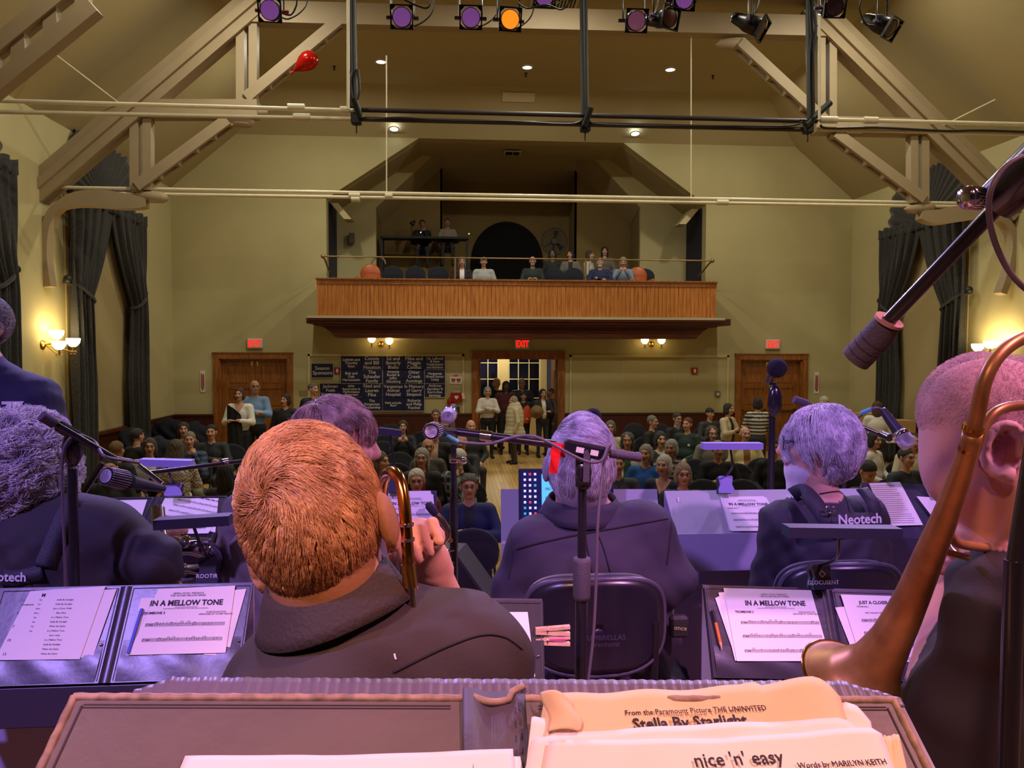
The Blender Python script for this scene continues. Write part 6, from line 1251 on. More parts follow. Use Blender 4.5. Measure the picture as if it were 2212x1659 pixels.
def folder(lab, pl, x0, x1, spine, ytop=-.01, pocket=.1, group='black music folders', stitch=False):
    X = pl.X; h = pl.h; e = empty('music_folder', X @ Vector((x0, ytop, 0)), lab, 'music folder', group)
    for a, b in ((x0, spine-.012), (spine+.012, x1)):
        if b-a < .02: continue
        m = MB(); slab(m, [(a, -h+.004), (b, -h+.004), (b, ytop), (a, ytop)], 0, .004, X); c = m.build('cover_panel', BLKV, e)
        m = MB(); m.grid(lambda u, v: X @ Vector((a+.008+(b-a-.016)*u, -h+.006+pocket*v, .0045+.003*math.sin(math.pi*v)*(.6+.4*math.sin(u*13+v*4)))), 30, 8); m.build('pocket', BLKV, c)
        m = MB()
        for p_, q_ in (((a+.004, -h+.008), (a+.004, ytop-.005)), ((b-.004, -h+.008), (b-.004, ytop-.005)), ((a+.004, ytop-.005), (b-.004, ytop-.005))): m.tube([X @ Vector((p_[0], p_[1], .0045)), X @ Vector((q_[0], q_[1], .0045))], .0011, 5)
        m.build('piped_edge', BLKV if not stitch else mat('brown_piping', (120, 92, 80), .5), c)
        MB().ball(X @ Vector(((b if a == x0 else b)-.012, ytop-.09 if False else -h*.62, .006)), .0035, 8).build('snap_button', SILV, c)
    m = MB(); m.grid(lambda u, v: X @ Vector((spine-.014+.028*u, -h+.004+(h+ytop-.004)*v, .0015+.004*math.sin(math.pi*u))), 9, 4); m.build('spine', BLKV, e); return e
# ---- A. nearest folder (photographer's own), leaning on its desk
pa = Pl(W(165, 1505, .62), W(1925, 1512, .62), W(100, 1659, .571)); pa.h = .36
xs = pa.px(1068, 1520)[0]
e = empty('music_folder', pa.tl, 'nearest worn black music folder lying open across the bottom of the picture', 'music folder'); X = pa.X
OLDV = mat('worn_grey_vinyl', (104, 92, 88), .55, var=.22, scale=7, bump=.1, bscale=90); PIPE = mat('frayed_tan_piping', (168, 138, 118), .6, var=.5, scale=90)
xl, xr_ = 0.0, pa.w; sx0 = pa.px(1000, 1520)[0]; sx1 = pa.px(1135, 1520)[0]
for a, b, nm in ((xl, sx0, 'left'), (sx1, xr_, 'right')):
    m = MB(); slab(m, [(a, -.36), (b, -.36), (b, 0), (a, 0)], 0, .003, X); c = m.build('cover_panel', OLDV, e)
    m = MB(); k_ = 60
    for p_, q_ in (((a, -.002), (b, -.002)), ((a if nm == 'left' else b, -.35), (a if nm == 'left' else b, -.002))): m.tube([X @ Vector((p_[0]+(q_[0]-p_[0])*i/k_, p_[1]+(q_[1]-p_[1])*i/k_, .003+.0006*math.sin(i*1.9))) for i in range(k_+1)], .0032, 8)
    m.build('piping', PIPE, c)
    m = MB()
    for o_ in (.009, .0115): m.tube([X @ Vector((a+.01, -o_, .0034)), X @ Vector((b-.01, -o_, .0034))], .0006, 4)
    xx = a+.009 if nm == 'left' else b-.009; m.tube([X @ Vector((xx, -.34, .0034)), X @ Vector((xx, -.01, .0034))], .0009, 5)
    m.build('edge_stitching', mat('dark_thread', (60, 48, 56), .7), c)
m = MB(); m.grid(lambda u, v: X @ Vector((sx0+(sx1-sx0)*u, -.36+.365*v, .002+.004*math.sin(math.pi*u*2)+(.004*math.cos(u*9))*v**6-.0)), 26, 6)
m.build('spine', mat('purple_black_vinyl', (84, 74, 84), .6, var=.2, scale=8, bump=.15, bscale=70), e, solid=.002)
m = MB(); m.tube([X @ Vector((sx0+.001+(sx1-sx0-.002)*u, .003-.009*math.sin(math.pi*u)+.006*(u > .75), .004)) for u in np.linspace(0, 1, 16)], .003, 8); m.build('spine_binding', PIPE, e)
m = MB()
for x_ in (sx0+.004, sx1-.006):
    for i in range(26): m.box((x_, -.01-i*.012, .0042), (.0012, .006, .0008), X)
tag(m.build('spine_stitches', mat('dark_thread', (60, 48, 56), .7), e), kind='stuff')
# desk behind it with ribbed upper edge
e = empty('music_desk', pa.tl, 'ribbed purple-lit desk edge standing up behind the nearest folder', 'music stand')
a0 = pa.px(292, 1478)[0]; a1 = pa.px(1935, 1478)[0]; hh = pa.px(900, 1457)[1]
RIB = mat('ribbed_desk_vinyl', (104, 96, 116), .42, var=.12, scale=9)
def rib(u, v): 
    x = a0+(a1-a0)*u; top = hh-.002-.012*max(0, 1-u*24)-.016*max(0, 1-(1-u)*14); return X @ Vector((x+.002*v*0, -.004+(top+.004)*v, -.004+.00045*math.sin(x*760+1.2*math.sin(x*37))*min(1, v*4)+.0005*math.sin(x*210)))
m = MB(); m.grid(rib, 1100, 5); m.build('ribbed_back', RIB, e, solid=.003)
m = MB(); slab(m, [(a0, -.34), (a1, -.34), (a1, -.003), (a0, -.003)], -.008, -.004, X); m.build('desk_board', BLKD, e)
c = X @ Vector((pa.w/2, -.2, -.01)); MB().cyl((c.x, c.y, 1.2), c, .013).build('pole', STEEL, e)
for a in (.3, 2.4, 4.5): MB().tube([(c.x, c.y, 1.32), (c.x+.27*math.cos(a), c.y+.27*math.sin(a), 1.21)], .009, 6).build('leg', STEEL, e)
# sheets on it
def wsheet(lab, quadpts, dz, mt, txts, wav=.002, extra=None):
    pts = [pa.px(u, v, dz) for u, v in quadpts]; m = MB(); n = len(pts)
    base = pts[-1]; V = []
    top = pts[:-2]; br, bl = pts[-2], pts[-1]; k_ = 40
    def topat(t):
        x = top[0][0]+(top[-1][0]-top[0][0])*t; return x, float(np.interp(x, [p[0] for p in top], [p[1] for p in top]))
    def fn(u, v): x, y = topat(u); xb = bl[0]+(br[0]-bl[0])*u; yb = bl[1]; return X @ Vector((xb+(x-xb)*v, yb+(y-yb)*v, dz+wav*math.sin(u*9+dz*900)*v*v+wav*.6*math.sin(u*23)*v**4))
    m.grid(fn, k_, 14)
    for s, u, v, size, bold in txts: px_ = pa.px(u, v, dz); M_ = X @ Matrix.Translation((px_[0], px_[1], dz+.0022)) @ Matrix.Rotation(R(2.5), 4, 'Z'); m.text(s, size, M_, 1, 'CENTER', bold)
    if extra: extra(m)
    o = m.build('sheet_music', [mt, INK], solid=.0004); return tag(o, lab, 'sheet music', 'old sheets in the nearest folder')
wsheet('plain white sheet lying in the left half of the nearest folder', [(400, 1632), (700, 1632), (1000, 1622), (1108, 1618), (1122, 1800), (330, 1800)], .006, PAP, [], .0005)
wsheet('second white sheet peeking out right of the left-hand sheet', [(640, 1640), (1124, 1634), (1150, 1800), (600, 1800)], .0045, PAP, [], .0005)
PAPM = mat('peach_white_paper', (240, 222, 206), .75, var=.05, scale=10)
wsheet('torn oldest sheet with a ragged top at the back of the right half', [(1178, 1500), (1215, 1502), (1300, 1500), (1480, 1484), (1600, 1478), (1625, 1470), (1640, 1480), (1760, 1466), (1805, 1484), (1815, 1505), (1900, 1800), (1120, 1800)], .007, PAPO, [('From the Paramount Picture THE UNINVITED', 1503, 1538, .0062, 0), ('Stella By Starlight', 1490, 1564, .0135, .0003)], .003)
wsheet('white sheet behind at the right with a curled corner', [(1700, 1522), (1826, 1515), (1850, 1530), (1880, 1560), (1925, 1800), (1600, 1800)], .006, PAPM, [('COMBO', 1745, 1545, .01, 0)], .002)
wsheet('sheet covering the lower half of the torn sheet in the right half', [(1150, 1597), (1250, 1578), (1500, 1567), (1700, 1556), (1822, 1548), (1856, 1572), (1940, 1800), (1100, 1800)], .0105, PAPM, [], .0015)
wsheet("sheet titled nice 'n' easy, frontmost in the right half", [(1186, 1601), (1400, 1598), (1650, 1588), (1885, 1572), (1905, 1585), (1985, 1800), (1150, 1800)], .014, PAPM, [("nice 'n' easy", 1594, 1643, .0148, .0001), ('Words by MARILYN KEITH', 1818, 1653, .0062, 0)], .0012)
wsheet('small folded tan scrap at the far right of the nearest folder', [(1908, 1590), (1945, 1586), (1960, 1620), (1990, 1800), (1900, 1800)], .009, PAPO, [], .001)
cu_ = pa.px(1215, 1535, .012); m = MB()
m.grid(lambda u, v: X @ Vector((cu_[0]-.014+.026*u+.003*math.sin(v*5), cu_[1]-.018+.034*v-.01*u*v, .012+.010*math.sin(math.pi*u)*(.4+.6*v))), 14, 14); tag(m.build('sheet_corner', PAPO, solid=.0004), 'curled dog-eared tan page corner at the left of the torn sheet', 'page corner')
wsheet('narrow sheet edge left of the torn sheet', [(1148, 1551), (1165, 1549), (1240, 1560), (1230, 1800), (1120, 1800)], .0085, PAPM, [], .001)
# ---- B. left trombone desk
pb = Pl(W(60, 1268, 2.02), W(546, 1256, 2.02), W(-30, 1482, 1.87)); pb2 = pb
def bquad(pl, q): return q
pb = Pl(W(-60, 1270, 1.74), W(546, 1256, 1.74), W(-160, 1484, 1.62)); pb.h = abs(pb.px(250, 1480)[1])
desk('low black band desk at the lower left with a pale purple front', pb, BLKD, .08, floor_=1.05, wings=False)
folder('black folder open on the lower left desk', pb, pb.px(20, 1300)[0]-.02, pb.px(546, 1270)[0], pb.px(268, 1300)[0], -.006, .085)
sheet('white set list under the lower left set list, offset right', pb, [(200, 1276), (252, 1272), (200, 1420), (-30, 1422)], .007, fill=None)
sheet('handwritten white set list on the lower left folder', pb, [(65, 1277), (228, 1266), (172, 1424), (-12, 1426)], .009, fill=setlist)
sheet('white sheets fanned under the left trombone part', pb, [(500, 1275), (532, 1272), (492, 1415), (440, 1415)], .0065); sheet('white sheet edge at the left of the left trombone part', pb, [(305, 1292), (360, 1290), (330, 1416), (272, 1416)], .007)
sheet('trombone part titled In a Mellow Tone on the lower left folder', pb, [(342, 1272), (508, 1265), (487, 1410), (276, 1415)], .0095, fill=mellow('TROMBONE 3'))
tag(MB().tube([pb.X @ Vector((*pb.px(307, 1315, .011), .011)), pb.X @ Vector((*pb.px(277, 1412, .011), .011))], .0035, 8).build('pen', BLUE), 'blue pen lying along the left edge of the left trombone part', 'pen')
# ---- C. right trombone desk
pc = Pl(W(1520, 1262, 1.86), W(2012, 1276, 1.86), W(1572, 1455, 1.76)); pc.h = abs(pc.px(1650, 1470)[1])
desk('low black band desk at the lower right between the chair and the bell', pc, BLKD, .1, floor_=1.05, wings=False)
folder('black folder open on the lower right desk', pc, 0.0, pc.w, pc.px(1790, 1300)[0], -.006, .07)
sheet('white sheets fanned at the left of the right trombone part', pc, [(1545, 1292), (1580, 1275), (1620, 1425), (1590, 1425)], .007); sheet('narrow sheet with sideways notes beside the right trombone part', pc, [(1552, 1280), (1600, 1276), (1640, 1427), (1588, 1427)], .008)
sheet('trombone part titled In a Mellow Tone on the lower right folder', pc, [(1563, 1270), (1752, 1275), (1795, 1428), (1592, 1428)], .01, fill=mellow('TROMBONE 2'))
sheet('white sheet edge under the Closer Walk part', pc, [(1804, 1312), (1830, 1310), (1880, 1428), (1850, 1428)], .007); sheet('trombone part titled Just a Closer Walk beside the bell', pc, [(1816, 1284), (2008, 1290), (2045, 1430), (1862, 1430)], .009, fill=closer)
p0, p1 = pc.X @ Vector((*pc.px(1546, 1345, .01), .01)), pc.X @ Vector((*pc.px(1556, 1388, .01), .01)); e = empty('pencil', p0, 'orange pencil standing in the right folder', 'pencil'); dv = (p1-p0).normalized()
MB().tube([p0, p1], .0042, 6).build('shaft', mat('orange_pencil', (232, 112, 30), .5), e); MB().tube([p1, p1+dv*.018], [.0042, .0004], 6).build('tip', mat('bare_wood', (220, 180, 140), .7), e); MB().tube([p0, p0-dv*.03], .0042, 6).build('eraser_end', INK, e)
# ---- D. desk of the copper-haired player, mostly hidden, with clothespins
pd_ = Pl(W(890, 1288, 1.5), W(1172, 1292, 1.5), W(900, 1470, 1.42)); pd_.h = abs(pd_.px(1000, 1500)[1])
e = desk('black desk with a folder beyond the shoulder of the copper-haired player', pd_, BLKD, .08, front=False, floor_=1.05)
folder('black folder beyond the shoulder, seen at its right edge', pd_, 0, pd_.w, 0.02, -.006, .01); sheet('white sheet edge beside the clothespins', pd_, [(940, 1322), (1140, 1322), (1156, 1462), (950, 1462)], .007)
WP = mat('pale_clothespin_wood', (232, 190, 160), .6, wood=(206, 160, 124), scale=30)
for i, (u, v, lb) in enumerate(((1194, 1362, 'upper pale wooden clothespin clipped to the folder edge'), (1194, 1384, 'lower wooden clothespin with a magenta stripe'))):
    c = Vector(W(u, v, 1.46)); e = empty('clothespin', c, lb, 'clothespin', 'clothespins on the folder edge'); q = FPX/1.46
    for s_, dzz in ((1, .0045), (-1, -.0045)): MB().beam(c+Vector((-38/q, 0, dzz*.6)), c+Vector((38/q, 0, dzz*1.5)), .011, .006).build('wooden_leg', WP, e)
    MB().tube([c+Vector((-14/q+.002*math.sin(a*.2), .0065*math.cos(a), .0065*math.sin(a))) for a in np.linspace(0, 12, 20)], .0011, 5).build('spring', SILV, e)
    if i: MB().bb(c+Vector((-8/q, -.0065, .002)), c+Vector((28/q, -.0055, .005))).build('magenta_stripe', mat('magenta_ink', (230, 40, 160), .6), e)
# ---- E. grey desk right of centre + right desk
pe = Pl(W(1436, 1058, 2.95), W(1920, 1052, 2.95), W(1468, 1150, 2.78)); pe.h = abs(pe.px(1560, 1150)[1])
e = desk('wide slate grey band desk right of centre with one music part', pe, GREYD, .14, floor_=.9)
tag(MB().box((*pe.px(1466, 1079, .004), .004), (.005, .024, .003), pe.X @ Matrix.Rotation(0, 4, 'Z')).build('label_strip', PLW), 'small white strip stuck on the grey desk', 'label')
sheet('second copy under the part on the grey desk', pe, [(1556, 1073), (1650, 1072), (1690, 1146), (1576, 1146)], .003); sheet('tenor part titled In a Mellow Tone on the grey desk', pe, [(1560, 1074), (1655, 1074), (1694, 1147), (1580, 1147)], .0055, fill=mellow('TENOR SAX 1'))
pf = Pl(W(1862, 1040, 2.75), W(2130, 1046, 2.75), W(1905, 1165, 2.55)); pf.h = abs(pf.px(1980, 1160)[1])
desk('black desk beyond the harnessed saxophonist at the right', pf, BLKD, .12, floor_=.9); sheet('long lined sheet nearest the sax player on the right desk', pf, [(1877, 1044), (1944, 1041), (1994, 1134), (1917, 1136)], .005, fill=lines_only)
sheet('sheet at the top right of the right desk', pf, [(1994, 1045), (2080, 1048), (2090, 1075), (2010, 1075)], .005, fill=lines_only); sheet('alto part lying across the right desk beside the trombone tube', pf, [(1980, 1072), (2090, 1080), (2140, 1152), (2040, 1150)], .008, fill=plain(9))
# ---- F. curly player's desk
pg = Pl(W(170, 1075, 2.85), W(492, 1070, 2.85), W(140, 1165, 2.68)); pg.h = abs(pg.px(300, 1180)[1])
desk('black desk with a folder before the curly-haired saxophonist', pg, BLKD, .06, front=False, floor_=.9); folder('black folder open on the curly-haired player\'s desk', pg, 0, pg.w, pg.px(335, 1090)[0], -.006, .02)
sheet('white sheet in the left half of the curly-haired player\'s folder', pg, [(236, 1081), (318, 1079), (302, 1128), (225, 1135)], .007, fill=None); sheet('alto part titled Just a Closer Walk in the curly-haired player\'s folder', pg, [(356, 1076), (472, 1076), (465, 1150), (334, 1122)], .009, fill=plain(4, 'Just A Closer Walk With Thee'))
sheet('sheet titled When the Saints Go Marching In below the closer walk part', pg, [(350, 1128), (464, 1128), (450, 1152), (352, 1154)], .011, fill=lambda m, X, w, h: tx(m, X, 'When the Saints Go Marching In', w*.5, h*.45, .009, .0003))
# ---- G. centre desk of the young player
ph = Pl(W(820, 1058, 3.0), W(944, 1058, 3.0), W(832, 1200, 2.85)); ph.h = abs(ph.px(880, 1205)[1])
desk('black desk right of the raised hand with mellow tone music', ph, BLKD, .05, front=False, floor_=.9); sheet('part titled In a Mellow Tone right of the raised hand', ph, [(828, 1070), (936, 1068), (942, 1140), (836, 1142)], .005, fill=mellow('ALTO SAX 2')); sheet('handwritten sheet behind the part right of the raised hand', ph, [(822, 1062), (930, 1060), (936, 1080), (826, 1082)], .003)
# ---- laptop on its stand
lp = Pl(W(1120, 1012, 2.95), W(1324, 1012, 2.95), W(1122, 1135, 2.9)); e = empty('laptop', lp.tl, 'open laptop with a lit blue screen beyond the white-haired player', 'laptop'); X = lp.X; h_ = lp.h
m = MB(); m.box((lp.w/2, -h_/2, -.004), (lp.w, h_, .008), X, bev=.003); m.build('lid', mat('dark_laptop_bezel', (40, 38, 60), .3), e)
SCR = mat('screen_side_dark', (14, 22, 60), .3, emit=.8, ecol=(14, 22, 70)); SCR2 = mat('screen_page_cyan', (90, 190, 225), .3, emit=.9, ecol=(90, 190, 225))
m = MB(); m.box((lp.w/2, -h_/2, .001), (lp.w-.02, h_-.02, .001), X); sc_ = m.build('screen', SCR, e)
m = MB(); m.box((lp.w*.56, -h_*.53, .002), (lp.w*.64, h_*.86, .001), X); m.build('page', SCR2, sc_)
m = MB(); X3 = X @ Matrix.Translation((lp.w*.25, -h_*.96, .0022)); tx(m, X3, 'IN A MELLOW TONE', lp.w*.32, h_*.78, .018, .0006); score(m, X3, .01, lp.w*.6, [h_*.62, h_*.46, h_*.3, h_*.15], 2, 1, gap=.0026); m.build('page_notes', [INK, INK], sc_)
m = MB(); g = random.Random(1)
ICO = [mat('icon_white', (220, 225, 235), .4, emit=.7), mat('icon_red', (220, 70, 70), .4, emit=.7), mat('icon_teal', (60, 170, 190), .4, emit=.7)]
for i in range(9):
    for j in range(3): m.box((.024+j*.02, -.022-i*.0215, .002), (.009, .009, .001), X, g.choice((0, 0, 0, 0, 1, 2)))
tag(m.build('desktop_icons', ICO, sc_), kind='stuff')
b0_ = X @ Vector((lp.w/2, -h_, 0)); MB().bb(b0_+Vector((-lp.w/2, -.24, -.02)), b0_+Vector((lp.w/2, 0, -.004)), bev=.004).build('keyboard_base', mat('dark_laptop_bezel', (40, 38, 60)), e)
pl_ = Pl(W(1082, 1056, 3.05), W(1420, 1056, 3.05), W(1090, 1220, 2.95)); pl_.h = .3; desk('slate grey desk carrying the laptop', pl_, GREYD, .06, front=False, floor_=.9)
# ================================================================ microphones, booms, lights, chairs, horns
PIPEB = mat('black_boom_tube', (30, 26, 34), .22, spec=.7); RUBB = mat('grey_rubber_grip', (70, 62, 74), .7, bump=.2, bscale=300); CHRM = mat('chrome', (205, 200, 210), .12, metal=1); MICB = mat('mic_body_grey', (72, 70, 84), .35, metal=.5); MESH = mat('mic_mesh_silver', (190, 184, 200), .35, metal=.8, bump=.6, bscale=900); FOAM = mat('black_foam', (20, 18, 30), .95, bump=.5, bscale=600); CABP = mat('grey_mic_cable', (92, 80, 92), .5); TEAL = mat('teal_heatshrink', (70, 160, 190), .5)
def tripod(e, x, y, z, r=.3):
    MB().cyl((x, y, z+.08), (x, y, z+.2), .02).build('hub', STEEL, e)
    for a in (.5, 2.6, 4.7): MB().tube([(x, y, z+.14), (x+r*math.cos(a), y+r*math.sin(a), z+.012)], .008, 6).build('leg', STEEL, e)
def mic(lab, head, tail, r=.02, kind='dyn'):
    h = Vector(head); t = Vector(tail); d = (h-t).normalized(); L_ = (h-t).length; e = empty('microphone', t, lab, 'microphone', 'stage microphones')
    MB().lathe([(.0, 0), (r*.55, 0), (r*.6, L_*.05), (r*.85, L_*.5), (r, L_*.62)], t, d, 20).build('mic_body', MICB, e)
    if kind == 'foam': MB().ball(h-d*r, r*1.7, 18).build('windscreen', FOAM, e)
    elif kind == 'ring':
        MB().lathe([(r, L_*.6), (r*1.25, L_*.66), (r*1.25, L_*.97), (r*1.05, L_)], t, d, 24).build('grille', FOAM, e)
        m = MB(); x, y, z = frame_of(d)
        for i in range(24): a = i/24*6.283; m.tube([h-d*L_*.3+(x*math.cos(a)+y*math.sin(a))*r*1.3, h+(x*math.cos(a)+y*math.sin(a))*r*1.2], r*.07, 4)
        tag(m.build('grille_ribs', MESH, e), kind='stuff'); MB().lathe([(r*.95, 0), (r*.6, -.004), (0, -.008)], h, d, 24).build('capsule_face', MESH, e)
    else: MB().lathe([(r, L_*.6), (r*1.25, L_*.66), (r*1.3, L_*.85), (r*1.1, L_*.98), (0, L_)], t, d, 20).build('grille', MESH, e); MB().lathe([(r*1.3, L_*.64), (r*1.42, L_*.66), (r*1.42, L_*.7), (r*1.3, L_*.72)], t, d, 20).build('collar_ring', CHRM, e)
    return e
# a. big boom across the top right and its pole at the right edge
e = empty('microphone_stand', W(2195, 1650, .66), 'near boom stand crossing the top right corner, pole along the right edge', 'microphone stand')
MB().tube([W(2290, 305, .66), W(1912, 700, .8)], .0075, 20).build('boom_tube', PIPEB, e); MB().tube([W(1922, 690, .797), W(1918, 696, .799)], .0155, 24).build('grip_ring', mat('pink_lit_ring', (170, 120, 120), .4), e)
m = MB(); m.tube([W(1918, 697, .8), W(1900, 722, .81), W(1848, 776, .832)], [.0145, .0165, .0165], 24); m.build('counterweight_grip', RUBB, e)
m = MB()
for t_ in (.25, .5, .75): a = Vector(W(1900, 722, .81)).lerp(Vector(W(1848, 776, .832)), t_); d_ = Vector(W(1848, 776, .832)-W(1900, 722, .81)).normalized(); m.tube([a, a+d_*.001], .0168, 24)
m.build('grip_grooves', INK, e)
MB().tube([W(2290, 320, .65), W(2150, 438, .7)], [.026, .02], 24).build('boom_joint', PIPEB, e)
kc = Vector(W(2103, 428, .68)); m = MB(); kd = Vector((-.9, -.35, 0)); m.lathe([(0, .012), (.009, .012), (.0105, .008), (.0105, -.008), (.006, -.01)], kc, kd, 24)
x, y, z = frame_of(kd)
for i in range(24): a = i/24*6.283; m.tube([kc+(x*math.cos(a)+y*math.sin(a))*.0105-z*.008, kc+(x*math.cos(a)+y*math.sin(a))*.0105+z*.008], .0006, 4)
m.build('clamp_knob', CHRM, e); MB().tube([kc, W(2150, 410, .7)], .005, 8).build('knob_shaft', PIPEB, e)
MB().tube([W(2192, 1210, .64), (W(2192, 1210, .64)[0], W(2192, 1210, .64)[1], 1.3)], .0085, 20).build('pole', PIPEB, e); MB().tube([W(2240, 330, .67), W(2260, 800, .655), W(2192, 1230, .64)], .008, 14).build('pole', PIPEB, e)
pp = W(2192, 1210, .64); tripod(e, pp[0], pp[1], 1.2, .25)
tag(MB().tube(smoothpath([W(2290, 320, .64), W(2212, 338, .64), W(2165, 368, .64), W(2138, 420, .64), W(2140, 490, .65), W(2165, 560, .66), W(2205, 615, .66), W(2290, 680, .66)]), .0026, 10).build('microphone_cable', CABP), 'pinkish cable looping at the top right corner', 'cable')
# b. centre T boom in front of the white-haired player
e = empty('microphone_stand', W(1258, 1440, 1.55), 'centre boom stand with a horizontal arm in front of the broad white-haired player', 'microphone stand')
bx_ = W(1258, 1040, 1.55); bt = (bx_[0], 1.55, 1.05)
MB().tube([(bx_[0], 1.55, W(1258, 1045, 1.55)[2]), (bx_[0], 1.55, W(1258, 1210, 1.55)[2])], .0095, 18).build('upper_pole', PIPEB, e); MB().tube([(bx_[0], 1.55, W(1258, 1210, 1.55)[2]), (bx_[0], 1.55, 1.1)], .013, 18).build('lower_pole', PIPEB, e)
MB().lathe([(.0, 0), (.016, 0), (.018, .01), (.019, .08), (.017, .088), (0, .09)], (bx_[0], 1.55, W(1258, 1296, 1.55)[2]), (0, 0, 1), 20).build('height_clutch', RUBB, e)
MB().lathe([(.0125, 0), (.0125, .012), (.01, .02)], (bx_[0], 1.55, W(1258, 1052, 1.55)[2]), (0, 0, 1), 20).build('chrome_collar', CHRM, e)
MB().tube([W(978, 932, 1.62), W(1200, 960, 1.56)], .0085, 18).build('boom_tube', PIPEB, e)
m = MB(); c = Vector(W(1265, 972, 1.54)); Xc = plane_X(c, W(1310, 980, 1.54)-W(1220, 962, 1.54), (0, 0, 1)); m.box((0, 0, 0), (.09, .028, .03), Xc, bev=.005); m.build('clamp_block', PIPEB, e)
m = MB(); m.box(c+Vector((-.005, 0, -.045)), (.03, .024, .07), bev=.006); m.ball(c+Vector((-.006, -.015, -.045)), .02, 16, sc3=(.8, .5, 1.3)); m.build('swivel_head', PIPEB, e)
m = MB(); m.prism([(-.006, -.03), (.006, -.03), (.008, .02), (.003, .034), (-.005, .03)], -.002, .002, 'z', X=plane_X(c+Vector((-.004, -.03, -.03)), (1, 0, 0), (0, 0, 1))); m.build('wing_lever', RUBB, e)
for k_, dx in ((0, -.014), (1, .016)): m = MB(); m.prism([(-.009, -.005), (.008, -.006), (.009, .004), (-.008, .006)], 0, .0006, 'z', X=Xc @ Matrix.Translation((dx, .002, 0)) @ Matrix.Rotation(R(90), 4, 'X') @ Matrix.Translation((0, 0, 0))) if False else m.box((dx, -.001, .0153), (.016, .011, .0006), Xc @ Matrix.Rotation(0, 4, 'Z')); m.build('sticker', PLW, e)
MB().tube([W(1310, 978, 1.54), W(1318, 978, 1.54)], .006, 12).build('counterweight_neck', CHRM, e); MB().tube([W(1318, 979, 1.54), W(1384, 988, 1.54)], .0095, 18).build('counterweight', RUBB, e)
MB().tube([W(1038, 940, 1.6), W(1062, 943, 1.595)], .0115, 16).build('lock_sleeve', CHRM, e); tripod(e, bx_[0], 1.55, 1.05)
tg = Vector(W(1206, 972, 1.535)); m = MB(); m.box((0, 0, 0), (.03, .028, .002), plane_X(tg, (1, .2, -.2), (0, 0, 1)), bev=0); m.box((-.004, -.028, 0), (.018, .04, .002), plane_X(tg, (1, .2, -.15), (.1, 0, 1))); tag(m.build('tape_flag', mat('red_tape', (230, 26, 30), .5)), 'red tape flag hanging from the centre boom', 'tape')
mic('large round-faced microphone pointing at the camera on the centre boom', W(931, 932, 1.42), W(955, 925, 1.58), .0125, 'ring')
MB().tube([W(945, 928, 1.5), W(980, 933, 1.6)], .008, 12).build('mic_clip', PIPEB, bpy.data.objects['microphone'])
m = MB(); m.tube(smoothpath([W(948, 936, 1.56), W(985, 953, 1.56), W(1010, 957, 1.57), W(1060, 958, 1.57), W(1110, 945, 1.55), W(1150, 942, 1.53), W(1190, 958, 1.52), W(1240, 985, 1.51), W(1275, 998, 1.51), W(1300, 994, 1.51), W(1312, 968, 1.515), W(1318, 962, 1.52), (W(1305, 1000, 1.52)), W(1292, 1120, 1.5), W(1288, 1250, 1.5), W(1282, 1370, 1.5), W(1270, 1480, 1.5), W(1262, 1600, 1.5)]), .0032, 8); tag(m.build('microphone_cable', CABP), 'grey cable wound along the centre boom and hanging down beside its pole', 'cable')
tag(MB().tube([W(957, 938, 1.555), W(990, 955, 1.555)], .0052, 10).build('cable_sleeve', TEAL), 'teal cable sleeve behind the round microphone', 'cable sleeve')
# c. left boom stand beside the curly head
e = empty('microphone_stand', W(152, 1250, 1.82), 'left boom stand with its pole in front of the curly-haired player', 'microphone stand'); q = W(155, 960, 1.82)
MB().tube([(q[0], 1.82, W(155, 1000, 1.82)[2]), (q[0], 1.82, 1.1)], .0105, 16).build('pole', PIPEB, e); MB().ball(W(157, 968, 1.8), .028, 16, sc3=(.8, .8, 1.5)).build('swivel_head', PIPEB, e); MB().lathe([(.013, 0), (.013, .006)], (q[0], 1.82, W(155, 1012, 1.82)[2]), (0, 0, 1), 16).build('chrome_collar', CHRM, e)
MB().tube([W(90, 898, 1.74), W(118, 915, 1.76)], .012, 16).build('counterweight', RUBB, e); MB().tube([W(116, 914, 1.76), W(250, 992, 1.8)], .0075, 14).build('boom_tube', PIPEB, e); m = MB(); c = Vector(W(150, 933, 1.79)); m.box((0, 0, 0), (.06, .026, .028), plane_X(c, W(170, 945, 1.8)-W(130, 922, 1.78), (0, 0, 1)), bev=.004); m.build('clamp_block', PIPEB, e); tripod(e, q[0], 1.82, 1.05)
tag(MB().tube(smoothpath([W(300, 1000, 1.85), W(270, 995, 1.8), W(225, 985, 1.75), W(205, 955, 1.82), W(170, 940, 1.78), W(145, 955, 1.77), W(134, 1000, 1.77), W(136, 1100, 1.77), W(140, 1200, 1.77), W(142, 1290, 1.77)]), .0036, 8).build('microphone_cable', CABP), 'grey cable arching over the left boom joint', 'cable')
mic('round-faced microphone lying along the left boom beside the curly head', W(228, 1028, 1.78), W(352, 1056, 1.95), .017, 'ring')
e = empty('microphone_stand', W(290, 1010, 2.5), 'second boom arm running right behind the left microphone', 'microphone stand')
MB().tube([W(318, 1022, 2.3), W(530, 995, 2.55)], .0065, 12).build('boom_tube', PIPEB, e); MB().tube([W(225, 985, 2.3), W(295, 998, 2.3)], .006, 10).build('clamp_arm', CHRM, e); MB().tube([W(300, 1005, 2.3), W(350, 1044, 2.3)], .007, 10).build('clamp_arm', CHRM, e)
MB().tube([W(480, 998, 2.49), W(492, 996, 2.5)], .0095, 12).build('lock_sleeve', CHRM, e)
